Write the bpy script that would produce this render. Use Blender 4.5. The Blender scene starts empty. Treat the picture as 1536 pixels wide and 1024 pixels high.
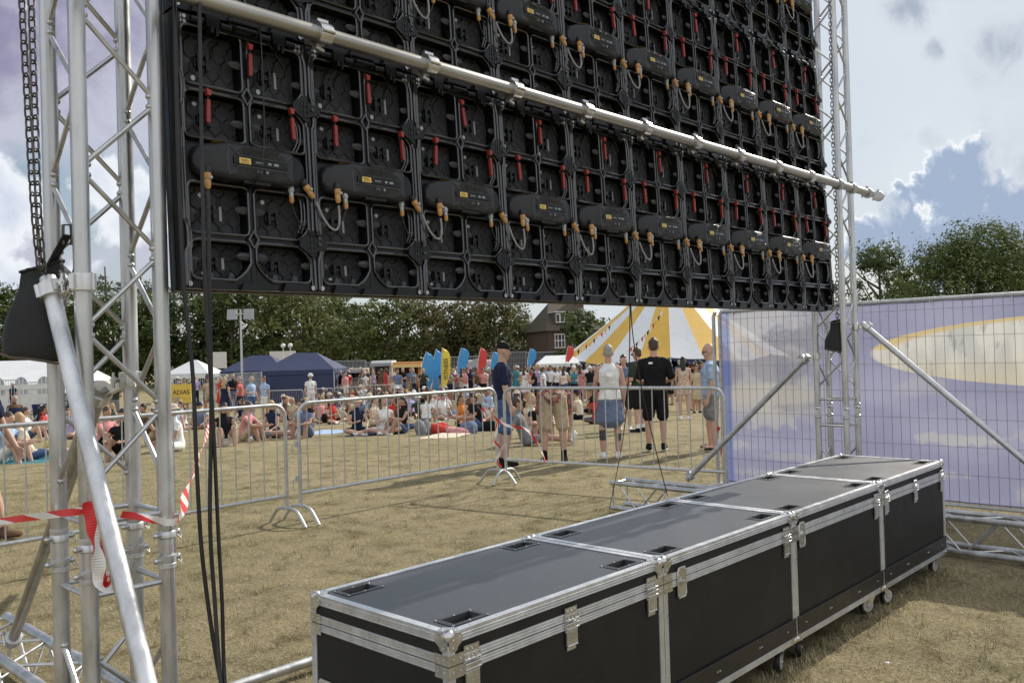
import bpy, math, random
import numpy as np
from mathutils import Vector, Matrix, Euler
random.seed(7); np.random.seed(7)
PI = math.pi
SC = bpy.context.scene
COL = SC.collection
V = Vector

# ------------------------------------------------------------------ camera
FPX = 1293.18
yaw, pit, rol = math.radians(43.32), math.radians(0.618), math.radians(-1.665)
CAMP = V((0, 0, 1.68))
FW = V((math.cos(yaw)*math.cos(pit), math.sin(yaw)*math.cos(pit), math.sin(pit)))
_r = V((math.sin(yaw), -math.cos(yaw), 0)); _u = _r.cross(FW)
RT = math.cos(rol)*_r + math.sin(rol)*_u
UP = -math.sin(rol)*_r + math.cos(rol)*_u
cam = bpy.data.cameras.new('camera'); camo = bpy.data.objects.new('camera', cam); COL.objects.link(camo)
cam.sensor_width = 36; cam.lens = FPX/1536*36; cam.clip_end = 3000; cam.clip_start = 0.05
m = Matrix((RT, UP, -FW)).transposed().to_4x4(); m.translation = CAMP
camo.matrix_world = m
SC.camera = camo
FH = V((math.cos(yaw), math.sin(yaw), 0))           # horizontal forward

def ray(x, y): return FW + RT*((x-768)/FPX) + UP*((512-y)/FPX)
def at(x, y, d): return CAMP + ray(x, y)*d           # point seen at a pixel of the photo, d metres ahead
def onz(x, y, z):
    d = ray(x, y); return CAMP + d*((z-CAMP.z)/d.z)
def onu(x, y, u):
    d = ray(x, y); return CAMP + d*(u/d.x)
def sstep(a, b, t):
    t = min(1, max(0, (t-a)/(b-a))); return t*t*(3-2*t)
def zg(d): return -0.9*(0.75*sstep(11, 34, d) + 0.25*sstep(20, 55, d))   # the field falls gently away
def gp(x, y):
    """ground point seen at a pixel"""
    d = ray(x, y); lo = 2.0
    for i in range(4000):
        p = CAMP + d*lo
        if p.z <= zg(p.dot(FH)): break
        lo *= 1.003
    p.z = zg(p.dot(FH)); return p
def gx(x, dist):
    """ground point under pixel column x at a forward distance"""
    p = at(x, 520, dist); p.z = zg(p.dot(FH)); return p
def face_to(p, q): return math.atan2(q.y-p.y, q.x-p.x) - PI/2

# ------------------------------------------------------------------ materials
def mat(name, col, rough=0.6, metal=0.0, spec=0.5):
    m = bpy.data.materials.new(name); m.use_nodes = True
    b = m.node_tree.nodes['Principled BSDF']
    b.inputs['Base Color'].default_value = (*col, 1); b.inputs['Roughness'].default_value = rough
    b.inputs['Metallic'].default_value = metal; b.inputs['Specular IOR Level'].default_value = spec
    return m
def nd(m, t, **kw):
    n = m.node_tree.nodes.new(t)
    for k, v in kw.items():
        if k in n.inputs.keys() if hasattr(n.inputs, 'keys') else False: n.inputs[k].default_value = v
        else: setattr(n, k, v)
    return n
def lk(m, a, b): m.node_tree.links.new(a, b)
def ramp(m, fac, stops):
    r = m.node_tree.nodes.new('ShaderNodeValToRGB'); e = r.color_ramp.elements
    e[0].position, e[0].color = stops[0][0], (*stops[0][1], 1)
    e[1].position, e[1].color = stops[-1][0], (*stops[-1][1], 1)
    for p, c in stops[1:-1]:
        q = e.new(p); q.color = (*c, 1)
    lk(m, fac, r.inputs['Fac']); return r
def noisy(name, col, rough=0.6, metal=0.0, spec=0.5, var=0.25, scale=8.0, rvar=0.15, bump=0.0, bscale=60, stretch=None, coord='Object', detail=6):
    """Principled material with noise-driven colour and roughness"""
    m = mat(name, col, rough, metal, spec); b = m.node_tree.nodes['Principled BSDF']
    tc = nd(m, 'ShaderNodeTexCoord'); src = tc.outputs[coord]
    if stretch:
        mp = nd(m, 'ShaderNodeMapping'); mp.inputs['Scale'].default_value = stretch; lk(m, src, mp.inputs[0]); src = mp.outputs[0]
    n = nd(m, 'ShaderNodeTexNoise'); n.inputs['Scale'].default_value = scale; n.inputs['Detail'].default_value = detail; n.inputs['Roughness'].default_value = .65
    lk(m, src, n.inputs['Vector'])
    lo = tuple(c*(1-var) for c in col); hi = tuple(min(1, c*(1+var)) for c in col)
    r = ramp(m, n.outputs['Fac'], [(.3, lo), (.7, hi)]); lk(m, r.outputs[0], b.inputs['Base Color'])
    mr = nd(m, 'ShaderNodeMapRange'); mr.inputs['From Min'].default_value = .3; mr.inputs['From Max'].default_value = .7
    mr.inputs['To Min'].default_value = max(.03, rough-rvar); mr.inputs['To Max'].default_value = min(1, rough+rvar)
    lk(m, n.outputs['Fac'], mr.inputs['Value']); lk(m, mr.outputs[0], b.inputs['Roughness'])
    if bump:
        n2 = nd(m, 'ShaderNodeTexNoise'); n2.inputs['Scale'].default_value = bscale; n2.inputs['Detail'].default_value = 4
        lk(m, src, n2.inputs['Vector'])
        bp = nd(m, 'ShaderNodeBump'); bp.inputs['Strength'].default_value = bump; bp.inputs['Distance'].default_value = .01
        lk(m, n2.outputs['Fac'], bp.inputs['Height']); lk(m, bp.outputs[0], b.inputs['Normal'])
    return m

M = {}
M['alu'] = noisy('aluminium', (.53, .535, .54), .38, .85, var=.28, scale=11, rvar=.16, bump=.04, bscale=40, stretch=(1, 1, .35))
M['alu_scuffed'] = noisy('scuffed_aluminium', (.58, .59, .61), .42, .8, var=.38, scale=14, rvar=.2, bump=.05, bscale=30, stretch=(1, 1, .25), detail=10)
M['galv'] = noisy('galvanised_steel', (.54, .55, .56), .45, .75, var=.2, scale=18, rvar=.12)
M['chrome'] = noisy('nickel_plate', (.60, .60, .59), .27, .88, var=.15, scale=20, rvar=.1)
M['trim'] = noisy('case_extrusion', (.62, .63, .65), .36, .68, var=.16, scale=12, rvar=.12, bump=.03, bscale=80)
M['pipe'] = noisy('pipe_aluminium', (.37, .355, .33), .43, .85, var=.3, scale=9, rvar=.12, stretch=(.2, 1, 1))
M['black_lip'] = noisy('glossy_black_edge', (.032, .033, .036), .15, 0, 1.0, var=.25, scale=14, rvar=.06)
M['black_cast'] = noisy('black_cast_frame', (.008, .0085, .0095), .34, 0, .28, var=.3, scale=14, rvar=.1, bump=.05, bscale=140)
M['black_plate'] = noisy('black_back_plate', (.042, .044, .049), .45, 0, .25, var=.35, scale=10, rvar=.1, bump=.25, bscale=420)
M['black_ridge'] = mat('black_ridge', (.0035, .0035, .004), .35)
M['box_black'] = noisy('power_box_black', (.027, .028, .031), .42, 0, .35, var=.2, scale=10, rvar=.08, bump=.06, bscale=300)
M['grille'] = noisy('grille_fins', (.06, .062, .066), .3, var=.2, scale=20)
M['tab_grey'] = noisy('dark_grey_tab', (.042, .045, .05), .45, var=.2, scale=20)
M['disc'] = mat('pale_disc', (.45, .47, .5), .4)
M['red_handle'] = noisy('red_plastic', (.29, .028, .02), .42, var=.3, scale=30)
M['label_yellow'] = noisy('yellow_label', (.72, .5, .12), .5, var=.15, scale=60)
M['orange_plug'] = noisy('orange_plug', (.52, .28, .10), .45, var=.2, scale=40)
M['grey_mark'] = mat('grey_marking', (.3, .31, .32), .5)
M['lead_glare'] = noisy('lead_with_glare', (.25, .245, .235), .3, 0, .6, var=.3, scale=30)  # black jumper leads, with their glare painted in as pale grey
M['cable'] = noisy('black_rubber', (.012, .012, .013), .42, var=.3, scale=30)
M['led'] = mat('led_face', (.01, .01, .011), .6)
M['ply'] = noisy('black_case_laminate', (.0145, .0148, .0145), .5, 0, .28, var=.3, scale=5, rvar=.08, bump=.05, bscale=380)
def scuff(m, dust=(.10, .092, .078)):
    b = m.node_tree.nodes['Principled BSDF']; src = b.inputs['Base Color'].links[0].from_socket; geo = nd(m, 'ShaderNodeNewGeometry')
    def nz(sc, rot, s_, det=9):
        mp = nd(m, 'ShaderNodeMapping'); mp.inputs['Scale'].default_value = sc; mp.inputs['Rotation'].default_value = rot; lk(m, geo.outputs['Position'], mp.inputs[0]); n = nd(m, 'ShaderNodeTexNoise'); n.inputs['Scale'].default_value = s_; n.inputs['Detail'].default_value = det; n.inputs['Roughness'].default_value = .65; lk(m, mp.outputs[0], n.inputs['Vector']); return n.outputs['Fac']
    a = ramp(m, nz((2, 2, 26), (.3, .5, 0), 2.2), [(.67, (0, 0, 0)), (.76, (.30, .30, .30))]); c = ramp(m, nz((1, 1, 1), (0, 0, 0), 2.0), [(.5, (0, 0, 0)), (.75, (.13, .13, .13))]); d = ramp(m, nz((24, 24, 3), (.2, -.4, .3), 1.6), [(.69, (0, 0, 0)), (.77, (.25, .25, .25))])
    mx = nd(m, 'ShaderNodeMixRGB'); mx.blend_type = 'LIGHTEN'; mx.inputs[0].default_value = 1; lk(m, a.outputs[0], mx.inputs[1]); lk(m, c.outputs[0], mx.inputs[2])
    m3 = nd(m, 'ShaderNodeMixRGB'); m3.blend_type = 'LIGHTEN'; m3.inputs[0].default_value = 1; lk(m, mx.outputs[0], m3.inputs[1]); lk(m, d.outputs[0], m3.inputs[2])
    m2 = nd(m, 'ShaderNodeMixRGB'); lk(m, m3.outputs[0], m2.inputs[0]); lk(m, src, m2.inputs[1]); m2.inputs[2].default_value = (*dust, 1); lk(m, m2.outputs[0], b.inputs['Base Color'])
scuff(M['ply'])
M['strip'] = noisy('black_kick_strip', (.014, .014, .016), .36, 0, .5, var=.2, scale=10)
M['rubber'] = noisy('tyre_rubber', (.012, .012, .012), .55, var=.3, scale=20)
M['white_paint'] = noisy('white_paint', (.72, .72, .71), .5, var=.05, scale=4)
M['bag'] = noisy('black_canvas', (.009, .009, .0095), .5, 0, .4, var=.4, scale=14, bump=.4, bscale=260)
M['strap'] = mat('black_webbing', (.008, .008, .009), .7)
M['chain'] = noisy('dark_chain_steel', (.10, .095, .09), .4, .9, var=.3, scale=60)
# top of the cases: worn phenolic board
def case_top():
    m = mat('case_top_board', (.02, .021, .024), .4, 0, .75); b = m.node_tree.nodes['Principled BSDF']
    tc = nd(m, 'ShaderNodeTexCoord')
    geo = nd(m, 'ShaderNodeNewGeometry')
    n = nd(m, 'ShaderNodeTexNoise'); n.inputs['Scale'].default_value = 2.2; n.inputs['Detail'].default_value = 8; n.inputs['Roughness'].default_value = .7
    lk(m, geo.outputs['Position'], n.inputs['Vector'])
    r = ramp(m, n.outputs['Fac'], [(.3, (.020, .022, .026)), (.58, (.028, .031, .037)), (.76, (.065, .064, .062))])
    # scratches
    mp = nd(m, 'ShaderNodeMapping'); mp.inputs['Scale'].default_value = (3, 22, 1); mp.inputs['Rotation'].default_value = (0, 0, .5); lk(m, geo.outputs['Position'], mp.inputs[0])
    n3 = nd(m, 'ShaderNodeTexNoise'); n3.inputs['Scale'].default_value = 2.5; n3.inputs['Detail'].default_value = 10; lk(m, mp.outputs[0], n3.inputs['Vector'])
    r3 = ramp(m, n3.outputs['Fac'], [(.62, (0, 0, 0)), (.74, (.65, .65, .65))])
    mx = nd(m, 'ShaderNodeMixRGB'); lk(m, r3.outputs[0], mx.inputs[0]); lk(m, r.outputs[0], mx.inputs[1]); mx.inputs[2].default_value = (.09, .087, .08, 1)
    lk(m, mx.outputs[0], b.inputs['Base Color'])
    mr = nd(m, 'ShaderNodeMapRange'); mr.inputs['To Min'].default_value = .30; mr.inputs['To Max'].default_value = .50; lk(m, n.outputs['Fac'], mr.inputs['Value']); lk(m, mr.outputs[0], b.inputs['Roughness'])
    n2 = nd(m, 'ShaderNodeTexNoise'); n2.inputs['Scale'].default_value = 350; lk(m, geo.outputs['Position'], n2.inputs['Vector'])
    bp = nd(m, 'ShaderNodeBump'); bp.inputs['Strength'].default_value = .12; bp.inputs['Distance'].default_value = .003; lk(m, n2.outputs['Fac'], bp.inputs['Height']); lk(m, bp.outputs[0], b.inputs['Normal'])
    return m
M['top'] = case_top()

# ------------------------------------------------------------------ mesh builder
def frame_of(d, hint=None):
    d = d.normalized(); h = hint or (V((0, 0, 1)) if abs(d.z) < .9 else V((1, 0, 0)))
    x = h.cross(d)
    if x.length < 1e-6: x = V((1, 0, 0)).cross(d)
    x.normalize(); return x, d.cross(x)
class MB:
    def __init__(s): s.v = []; s.f = []; s.mi = []; s.sm = []
    def face(s, idx, mi=0, sm=False): s.f.append(tuple(idx)); s.mi.append(mi); s.sm.append(sm)
    def add(s, pts): n = len(s.v); s.v += [tuple(p) for p in pts]; return n
    def box(s, a, b, mi=0):
        (x0, y0, z0), (x1, y1, z1) = a, b
        n = s.add([(x0, y0, z0), (x1, y0, z0), (x1, y1, z0), (x0, y1, z0), (x0, y0, z1), (x1, y0, z1), (x1, y1, z1), (x0, y1, z1)])
        for q in ((3, 2, 1, 0), (4, 5, 6, 7), (0, 1, 5, 4), (1, 2, 6, 5), (2, 3, 7, 6), (3, 0, 4, 7)): s.face([n+i for i in q], mi)
        return s
    def bar(s, p, q, w, h, mi=0, hint=None):
        p, q = V(p), V(q); x, y = frame_of(q-p, hint)
        n = s.add([p-x*w/2-y*h/2, p+x*w/2-y*h/2, p+x*w/2+y*h/2, p-x*w/2+y*h/2, q-x*w/2-y*h/2, q+x*w/2-y*h/2, q+x*w/2+y*h/2, q-x*w/2+y*h/2])
        for f in ((3, 2, 1, 0), (4, 5, 6, 7), (0, 1, 5, 4), (1, 2, 6, 5), (2, 3, 7, 6), (3, 0, 4, 7)): s.face([n+i for i in f], mi)
        return s
    def tube(s, pts, r, k=10, mi=0, cap=True, closed=False, sm=True):
        pts = [V(p) for p in pts]; N = len(pts); R = r if isinstance(r, (list, tuple)) else [r]*N
        rings = []; px = None
        for i, p in enumerate(pts):
            if closed: d = pts[(i+1) % N]-pts[i-1]
            else: d = pts[min(i+1, N-1)]-pts[max(i-1, 0)]
            if d.length < 1e-9: d = V((0, 0, 1))
            d.normalize()
            if px is None: x, y = frame_of(d)
            else:
                x = px - d*px.dot(d)
                if x.length < 1e-6: x, y = frame_of(d)
                x.normalize(); y = d.cross(x)
            px = x
            rings.append(s.add([p + (x*math.cos(2*PI*j/k)+y*math.sin(2*PI*j/k))*R[i] for j in range(k)]))
        for i in range(N if closed else N-1):
            a, b = rings[i], rings[(i+1) % N]
            for j in range(k): s.face((a+j, a+(j+1) % k, b+(j+1) % k, b+j), mi, sm)
        if cap and not closed:
            s.face([rings[0]+j for j in reversed(range(k))], mi); s.face([rings[-1]+j for j in range(k)], mi)
        return s
    def lathe(s, prof, o=(0, 0, 0), ax=(0, 0, 1), k=14, mi=0, sm=True):
        ax = V(ax).normalized(); x, y = frame_of(ax); o = V(o)
        rings = [s.add([o+ax*h+(x*math.cos(2*PI*j/k)+y*math.sin(2*PI*j/k))*r for j in range(k)]) for r, h in prof]
        for a, b in zip(rings, rings[1:]):
            for j in range(k): s.face((a+j, a+(j+1) % k, b+(j+1) % k, b+j), mi, sm)
        s.face([rings[0]+j for j in reversed(range(k))], mi); s.face([rings[-1]+j for j in range(k)], mi)
        return s
    def ball(s, c, r, k=10, n=7, mi=0, sc=(1, 1, 1)):
        c = V(c); rings = []
        for i in range(n+1):
            a = PI*i/n-PI/2
            rings.append(s.add([(c.x+r*sc[0]*math.cos(a)*math.cos(2*PI*j/k), c.y+r*sc[1]*math.cos(a)*math.sin(2*PI*j/k), c.z+r*sc[2]*math.sin(a)) for j in range(k)]))
        for a, b in zip(rings, rings[1:]):
            for j in range(k): s.face((a+j, a+(j+1) % k, b+(j+1) % k, b+j), mi, True)
        return s
    def prism(s, poly, y0, y1, mi=0, plane='xz', caps=(True, True)):
        """polygon (counter-clockwise seen from -y) extruded between y0 and y1"""
        def P(a, b, h): return (a, h, b) if plane == 'xz' else ((a, b, h) if plane == 'xy' else (h, a, b))
        k = len(poly); n = s.add([P(a, b, y0) for a, b in poly]); n2 = s.add([P(a, b, y1) for a, b in poly])
        for i in range(k): s.face((n+i, n2+i, n2+(i+1) % k, n+(i+1) % k), mi)
        if caps[0]: s.face([n+i for i in range(k)], mi)
        if caps[1]: s.face([n2+i for i in reversed(range(k))], mi)
        return s
    def quad(s, pts, mi=0, sm=False): n = s.add(pts); s.face(range(n, n+len(pts)), mi, sm); return s
    def join(s, o, off=(0, 0, 0)):
        n = len(s.v); s.v += [(p[0]+off[0], p[1]+off[1], p[2]+off[2]) for p in o.v]
        s.f += [tuple(i+n for i in f) for f in o.f]; s.mi += o.mi; s.sm += o.sm; return s
    def mesh(s, name, mats):
        me = bpy.data.meshes.new(name); me.from_pydata(s.v, [], s.f)
        for mm in (mats if isinstance(mats, (list, tuple)) else [mats]): me.materials.append(mm)
        me.polygons.foreach_set('material_index', s.mi); me.polygons.foreach_set('use_smooth', s.sm)
        me.set_sharp_from_angle(angle=math.radians(42)); me.update(); return me
    def build(s, name, mats, parent=None, loc=None, rot=None, scale=None):
        return link(name, s.mesh(name, mats), parent, loc, rot, scale)
def link(name, me, parent=None, loc=None, rot=None, scale=None):
    o = bpy.data.objects.new(name, me); COL.objects.link(o); o.parent = parent
    if loc is not None: o.location = loc
    if rot is not None: o.rotation_euler = rot
    if scale is not None: o.scale = scale
    return o
def tag(o, label=None, cat=None, group=None, kind=None):
    if label: o['label'] = label
    if cat: o['category'] = cat
    if group: o['group'] = group
    if kind: o['kind'] = kind
    return o
def thing(name, label, cat, loc=(0, 0, 0), rz=0, group=None):
    o = bpy.data.objects.new(name, None); COL.objects.link(o); o.location = loc; o.rotation_euler = (0, 0, rz); o.empty_display_size = .1
    return tag(o, label, cat, group)
KIDS = {}
def dup(o, loc=None, rz=None, label=None, parent=None, group=None):
    c = o.copy(); COL.objects.link(c); c.parent = parent
    if loc is not None: c.location = loc
    if rz is not None: c.rotation_euler.z = rz
    if label: c['label'] = label
    if group: c['group'] = group
    for ch in list(o.children): dup(ch, parent=c)
    return c
def bez(p0, p1, p2, p3, n=14):
    p0, p1, p2, p3 = map(V, (p0, p1, p2, p3)); o = []
    for i in range(n+1):
        t = i/n; o.append(p0*(1-t)**3+p1*3*t*(1-t)**2+p2*3*t*t*(1-t)+p3*t**3)
    return o
def catmull(pts, n=6):
    pts = [V(p) for p in pts]; o = []
    for i in range(len(pts)-1):
        a = pts[max(i-1, 0)]; b = pts[i]; c = pts[i+1]; d = pts[min(i+2, len(pts)-1)]
        for k in range(n):
            t = k/n
            o.append(.5*((2*b)+(c-a)*t+(2*a-5*b+4*c-d)*t*t+(3*b-a-3*c+d)*t**3))
    o.append(pts[-1]); return o
def text_mesh(txt, size, name, m, extrude=.002):
    cu = bpy.data.curves.new(name, 'FONT'); cu.body = txt; cu.size = size; cu.extrude = extrude; cu.align_x = 'CENTER'; cu.align_y = 'CENTER'
    ob = bpy.data.objects.new(name, cu); COL.objects.link(ob)
    me = bpy.data.meshes.new_from_object(ob.evaluated_get(bpy.context.evaluated_depsgraph_get()))
    bpy.data.objects.remove(ob); me.materials.clear(); me.materials.append(m); me.name = name
    return me
# ------------------------------------------------------------------ people
CLOTH = {'black': (.012, .012, .013), 'navy': (.018, .024, .055), 'white': (.74, .74, .73), 'cream': (.62, .54, .42), 'light blue': (.34, .45, .62), 'red': (.5, .05, .04),
         'grey': (.2, .21, .22), 'dark green': (.035, .05, .035), 'denim blue': (.075, .12, .25), 'beige': (.47, .38, .26), 'pink': (.6, .27, .27), 'yellow': (.6, .45, .1),
         'brown': (.13, .075, .045), 'teal': (.05, .2, .25), 'slate blue': (.14, .18, .28), 'orange': (.55, .2, .05), 'lilac': (.4, .35, .55)}
CM = {k: noisy('cloth_'+k.replace(' ', '_'), c, .85, 0, .15, var=.28, scale=10, rvar=.05, bump=.9, bscale=9) for k, c in CLOTH.items()}
def two_tone(name, a, b, scale, kind='noise'):
    m = mat(name, a, .85, 0, .15); bb = m.node_tree.nodes['Principled BSDF']; tc = nd(m, 'ShaderNodeTexCoord')
    t = nd(m, 'ShaderNodeTexVoronoi' if kind == 'vor' else 'ShaderNodeTexChecker' if kind == 'check' else 'ShaderNodeTexNoise'); t.inputs['Scale'].default_value = scale
    lk(m, tc.outputs['Object'], t.inputs['Vector'])
    if kind == 'check':
        t.inputs['Color1'].default_value = (*a, 1); t.inputs['Color2'].default_value = (*b, 1); lk(m, t.outputs['Color'], bb.inputs['Base Color'])
    else:
        r = ramp(m, t.outputs['Distance'] if kind == 'vor' else t.outputs['Fac'], [(.3, a), (.5, b)]); lk(m, r.outputs[0], bb.inputs['Base Color'])
    return m
CM['floral'] = two_tone('cloth_floral', (.5, .16, .12), (.55, .5, .4), 28, 'vor')
CM['plaid'] = two_tone('cloth_plaid', (.4, .16, .12), (.16, .1, .09), 14, 'check')
CM['red check'] = two_tone('cloth_red_check', (.55, .1, .09), (.5, .2, .18), 40, 'check')
CM['leopard'] = two_tone('cloth_leopard', (.05, .04, .03), (.5, .42, .3), 22, 'vor')
SKIN = [noisy('skin_fair', (.52, .325, .245), .55, 0, .35, var=.1, scale=12), noisy('skin_tanned', (.40, .235, .165), .55, 0, .35, var=.1, scale=12), noisy('skin_dark', (.16, .08, .05), .5, 0, .35, var=.1, scale=12)]
HAIR = {'brown': noisy('hair_brown', (.06, .035, .02), .6, var=.3, scale=60), 'dark': noisy('hair_dark', (.014, .011, .01), .55, var=.3, scale=60),
        'blonde': noisy('hair_blonde', (.42, .29, .14), .6, var=.25, scale=60), 'grey': noisy('hair_grey', (.33, .31, .28), .65, var=.3, scale=60)}
SHOE = {'white': CM['white'], 'black': CM['black'], 'brown': CM['brown']}
SHADES = mat('sunglass_lens', (.006, .006, .007), .15)
INK = mat('tattoo_ink', (.05, .055, .055), .6)

class Body:
    """joints from a pose; fwd = +Y, right = +X"""
    def __init__(s, pelvis=.93, lean=(0, 0, 1), thigh=((.05, 0, -1), (-.05, 0, -1)), shin=((0, -.04, -1), (0, -.04, -1)),
                 up=((.14, 0, -1), (-.14, 0, -1)), fore=((.04, .2, -1), (-.04, .2, -1)), head=(0, .12, 1), foot=((.1, 1, 0), (-.1, 1, 0)), girl=0, fat=1.0, look=(0, 1, 0)):
        N = lambda a: V(a).normalized()
        s.P = V((0, 0, pelvis)); s.t = N(lean); s.girl = girl; s.fat = fat
        s.hip = [s.P+V((k*.085, 0, -.02)) for k in (1, -1)]
        s.knee = [s.hip[i]+N(thigh[i])*.425 for i in (0, 1)]
        s.ank = [s.knee[i]+N(shin[i])*.41 for i in (0, 1)]
        s.foot = [N(f) for f in foot]
        s.sx = V((1, 0, 0))
        shw = .165 if girl else .19
        s.sho = [s.P+s.t*.44+V((k*shw, 0, 0)) for k in (1, -1)]
        s.elb = [s.sho[i]+N(up[i])*.285 for i in (0, 1)]
        s.wri = [s.elb[i]+N(fore[i])*.25 for i in (0, 1)]
        s.fd = [N(f) for f in fore]
        s.nb = s.P+s.t*.50
        s.hd = N(head); s.hc = s.nb+s.hd*.184
        s.look = N(look); s.look = (s.look-s.hd*s.look.dot(s.hd)).normalized(); s.hx = s.look.cross(s.hd)
        s.tf = s.sx.cross(s.t) * -1
        if s.tf.dot(V((0, 1, 0))) < 0 and abs(s.t.z) > .3: s.tf = -s.tf

def loft(mb, rings, k=12):
    """rings: (centre, xaxis, yaxis, rx, ry); rounded ends"""
    ids = []
    c0, x0, y0, a0, b0 = rings[0]; c1, x1, y1, a1, b1 = rings[-1]
    d0 = (rings[0][0]-rings[1][0]).normalized(); d1 = (rings[-1][0]-rings[-2][0]).normalized()
    rr = [(c0+d0*min(a0, b0)*.6, x0, y0, a0*.55, b0*.55)]+list(rings)+[(c1+d1*min(a1, b1)*.6, x1, y1, a1*.55, b1*.55)]
    for c, x, y, a, b in rr:
        ids.append(mb.add([c+x*(a*math.cos(2*PI*j/k))+y*(b*math.sin(2*PI*j/k)) for j in range(k)]))
    for a, b in zip(ids, ids[1:]):
        for j in range(k): mb.face((a+j, a+(j+1) % k, b+(j+1) % k, b+j))
    mb.face([ids[0]+j for j in reversed(range(k))]); mb.face([ids[-1]+j for j in range(k)])
def limb(mb, pts, rad, fl=1.0):
    rings = []
    x = None
    for i, p in enumerate(pts):
        d = (pts[min(i+1, len(pts)-1)]-pts[max(i-1, 0)]).normalized()
        x = frame_of(d)[0] if x is None else (x-d*x.dot(d)).normalized()
        rings.append((p, x, d.cross(x), rad[i], rad[i]*fl))
    loft(mb, rings)
def L(a, b, t): return a+(b-a)*t
def torso_rings(b, g=0.0, lo=-.07, hi=.5):
    tab = [(-.09, .125, .095), (-.02, .16, .12), (.06, .158, .118), (.15, .145, .108), (.25, .155, .112), (.35, .172, .12), (.42, .172, .108), (.465, .135, .085), (.50, .07, .062)]
    if b.girl: tab = [(-.09, .125, .1), (-.02, .168, .125), (.06, .155, .115), (.15, .125, .1), (.25, .14, .115), (.33, .152, .13), (.42, .15, .1), (.465, .12, .078), (.50, .058, .055)]
    out = []
    for h, rx, ry in tab:
        if lo <= h <= hi:
            fb = b.fat if h < .36 else 1+(b.fat-1)*.4
            out.append((b.P+b.t*h, b.sx, b.tf, (rx)*(1+(fb-1)*.7)+g, ry*fb+g))
    return out
def g_torso(mb, b, g=0, lo=-.1, hi=.51): loft(mb, torso_rings(b, g, lo, hi), 16)
def g_leg(mb, b, i, g=0, t1=1.0, part='both', flare=0):
    h, k, a = b.hip[i], b.knee[i], b.ank[i]; f = .5+.5*b.fat
    if t1 <= 1.0:
        e = L(h, k, t1); pts = [L(h, e, q) for q in (0, .35, .7, 1)]
        r = [(.088-.03*q*t1)*f+g+flare*q for q in (0, .35, .7, 1)]; limb(mb, pts, r)
    else:
        e = L(k, a, t1-1)
        limb(mb, [h, L(h, k, .4), L(h, k, .8), k, L(k, e, .35), L(k, e, .7), e], [.09*f+g, .08*f+g, .066*f+g, .055+g, .056+g+flare*.3, .046+g+flare*.6, .036+g+flare])
def g_arm(mb, b, i, g=0, t1=2.0):
    s, e, w = b.sho[i], b.elb[i], b.wri[i]; gg = .85 if b.girl else 1.0
    ins = s+(b.nb-s)*.42
    if t1 <= 1: limb(mb, [ins, s, L(s, e, t1*.5), L(s, e, t1)], [.05+g*.5, .055*gg+g*.7, .052*gg+g, .049*gg+g*1.15])
    else: limb(mb, [ins, s, L(s, e, .5), e, L(e, w, .3), L(e, w, .7), w], [.042+g, .054*gg+g, .047*gg+g, .04*gg+g, .041*gg+g, .033*gg+g, .026*gg+g])
def g_foot(mb, b, i, g=0, sole=0):
    a = b.ank[i]; f = b.foot[i]; up = V((0, 0, 1)) if abs(f.z) < .75 else V((0, -1, 0)); x = f.cross(up).normalized(); u = x.cross(f)
    base = a-u*.045
    loft(mb, [(base-f*.05, x, u, .033+g, .034+g), (base+f*.02, x, u, .038+g, .036+g), (base+f*.1, x, u, .045+g, .028+g), (base+f*.165, x, u, .038+g, .02+g)])
def g_hand(mb, b, i, fingers=True):
    w, d = b.wri[i], b.fd[i]; side = 1 if i == 0 else -1
    inn = V((-side, 0, 0)); inn = inn-d*inn.dot(d)
    if inn.length < .2: inn = V((0, 0, -1))-d*d.z*-1
    inn.normalize(); fx = d.cross(inn).normalized()            # across the knuckles
    loft(mb, [(w+d*.005, fx, inn, .027, .02), (w+d*.05, fx, inn, .041, .017), (w+d*.09, fx, inn, .039, .014)])
    if fingers:
        for q, (o, ln) in enumerate(((-.029, .06), (-.01, .073), (.01, .07), (.028, .053))):
            p = w+d*.088+fx*o; c = .25+.06*q
            p1 = p+(d*math.cos(c)+inn*math.sin(c))*ln*.5; p2 = p1+(d*math.cos(c*2.6)+inn*math.sin(c*2.6))*ln*.5
            limb(mb, [p-d*.015, p, p1, p2], [.0095, .0095, .0088, .0078])
        fy = V((0, 1, 0)); sg = 1 if fx.dot(fy) > 0 else -1
        p = w+d*.03+fx*sg*.03; p1 = p+(d*.7+fx*sg*.6+inn*.25).normalized()*.036; p2 = p1+(d*.95+fx*sg*.1+inn*.4).normalized()*.03
        limb(mb, [p-fx*sg*.015, p, p1, p2], [.0125, .0125, .0105, .0085])
    else: loft(mb, [(w+d*.09, fx, inn, .038, .016), (w+d*.15, fx, inn, .03, .014)])
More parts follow.
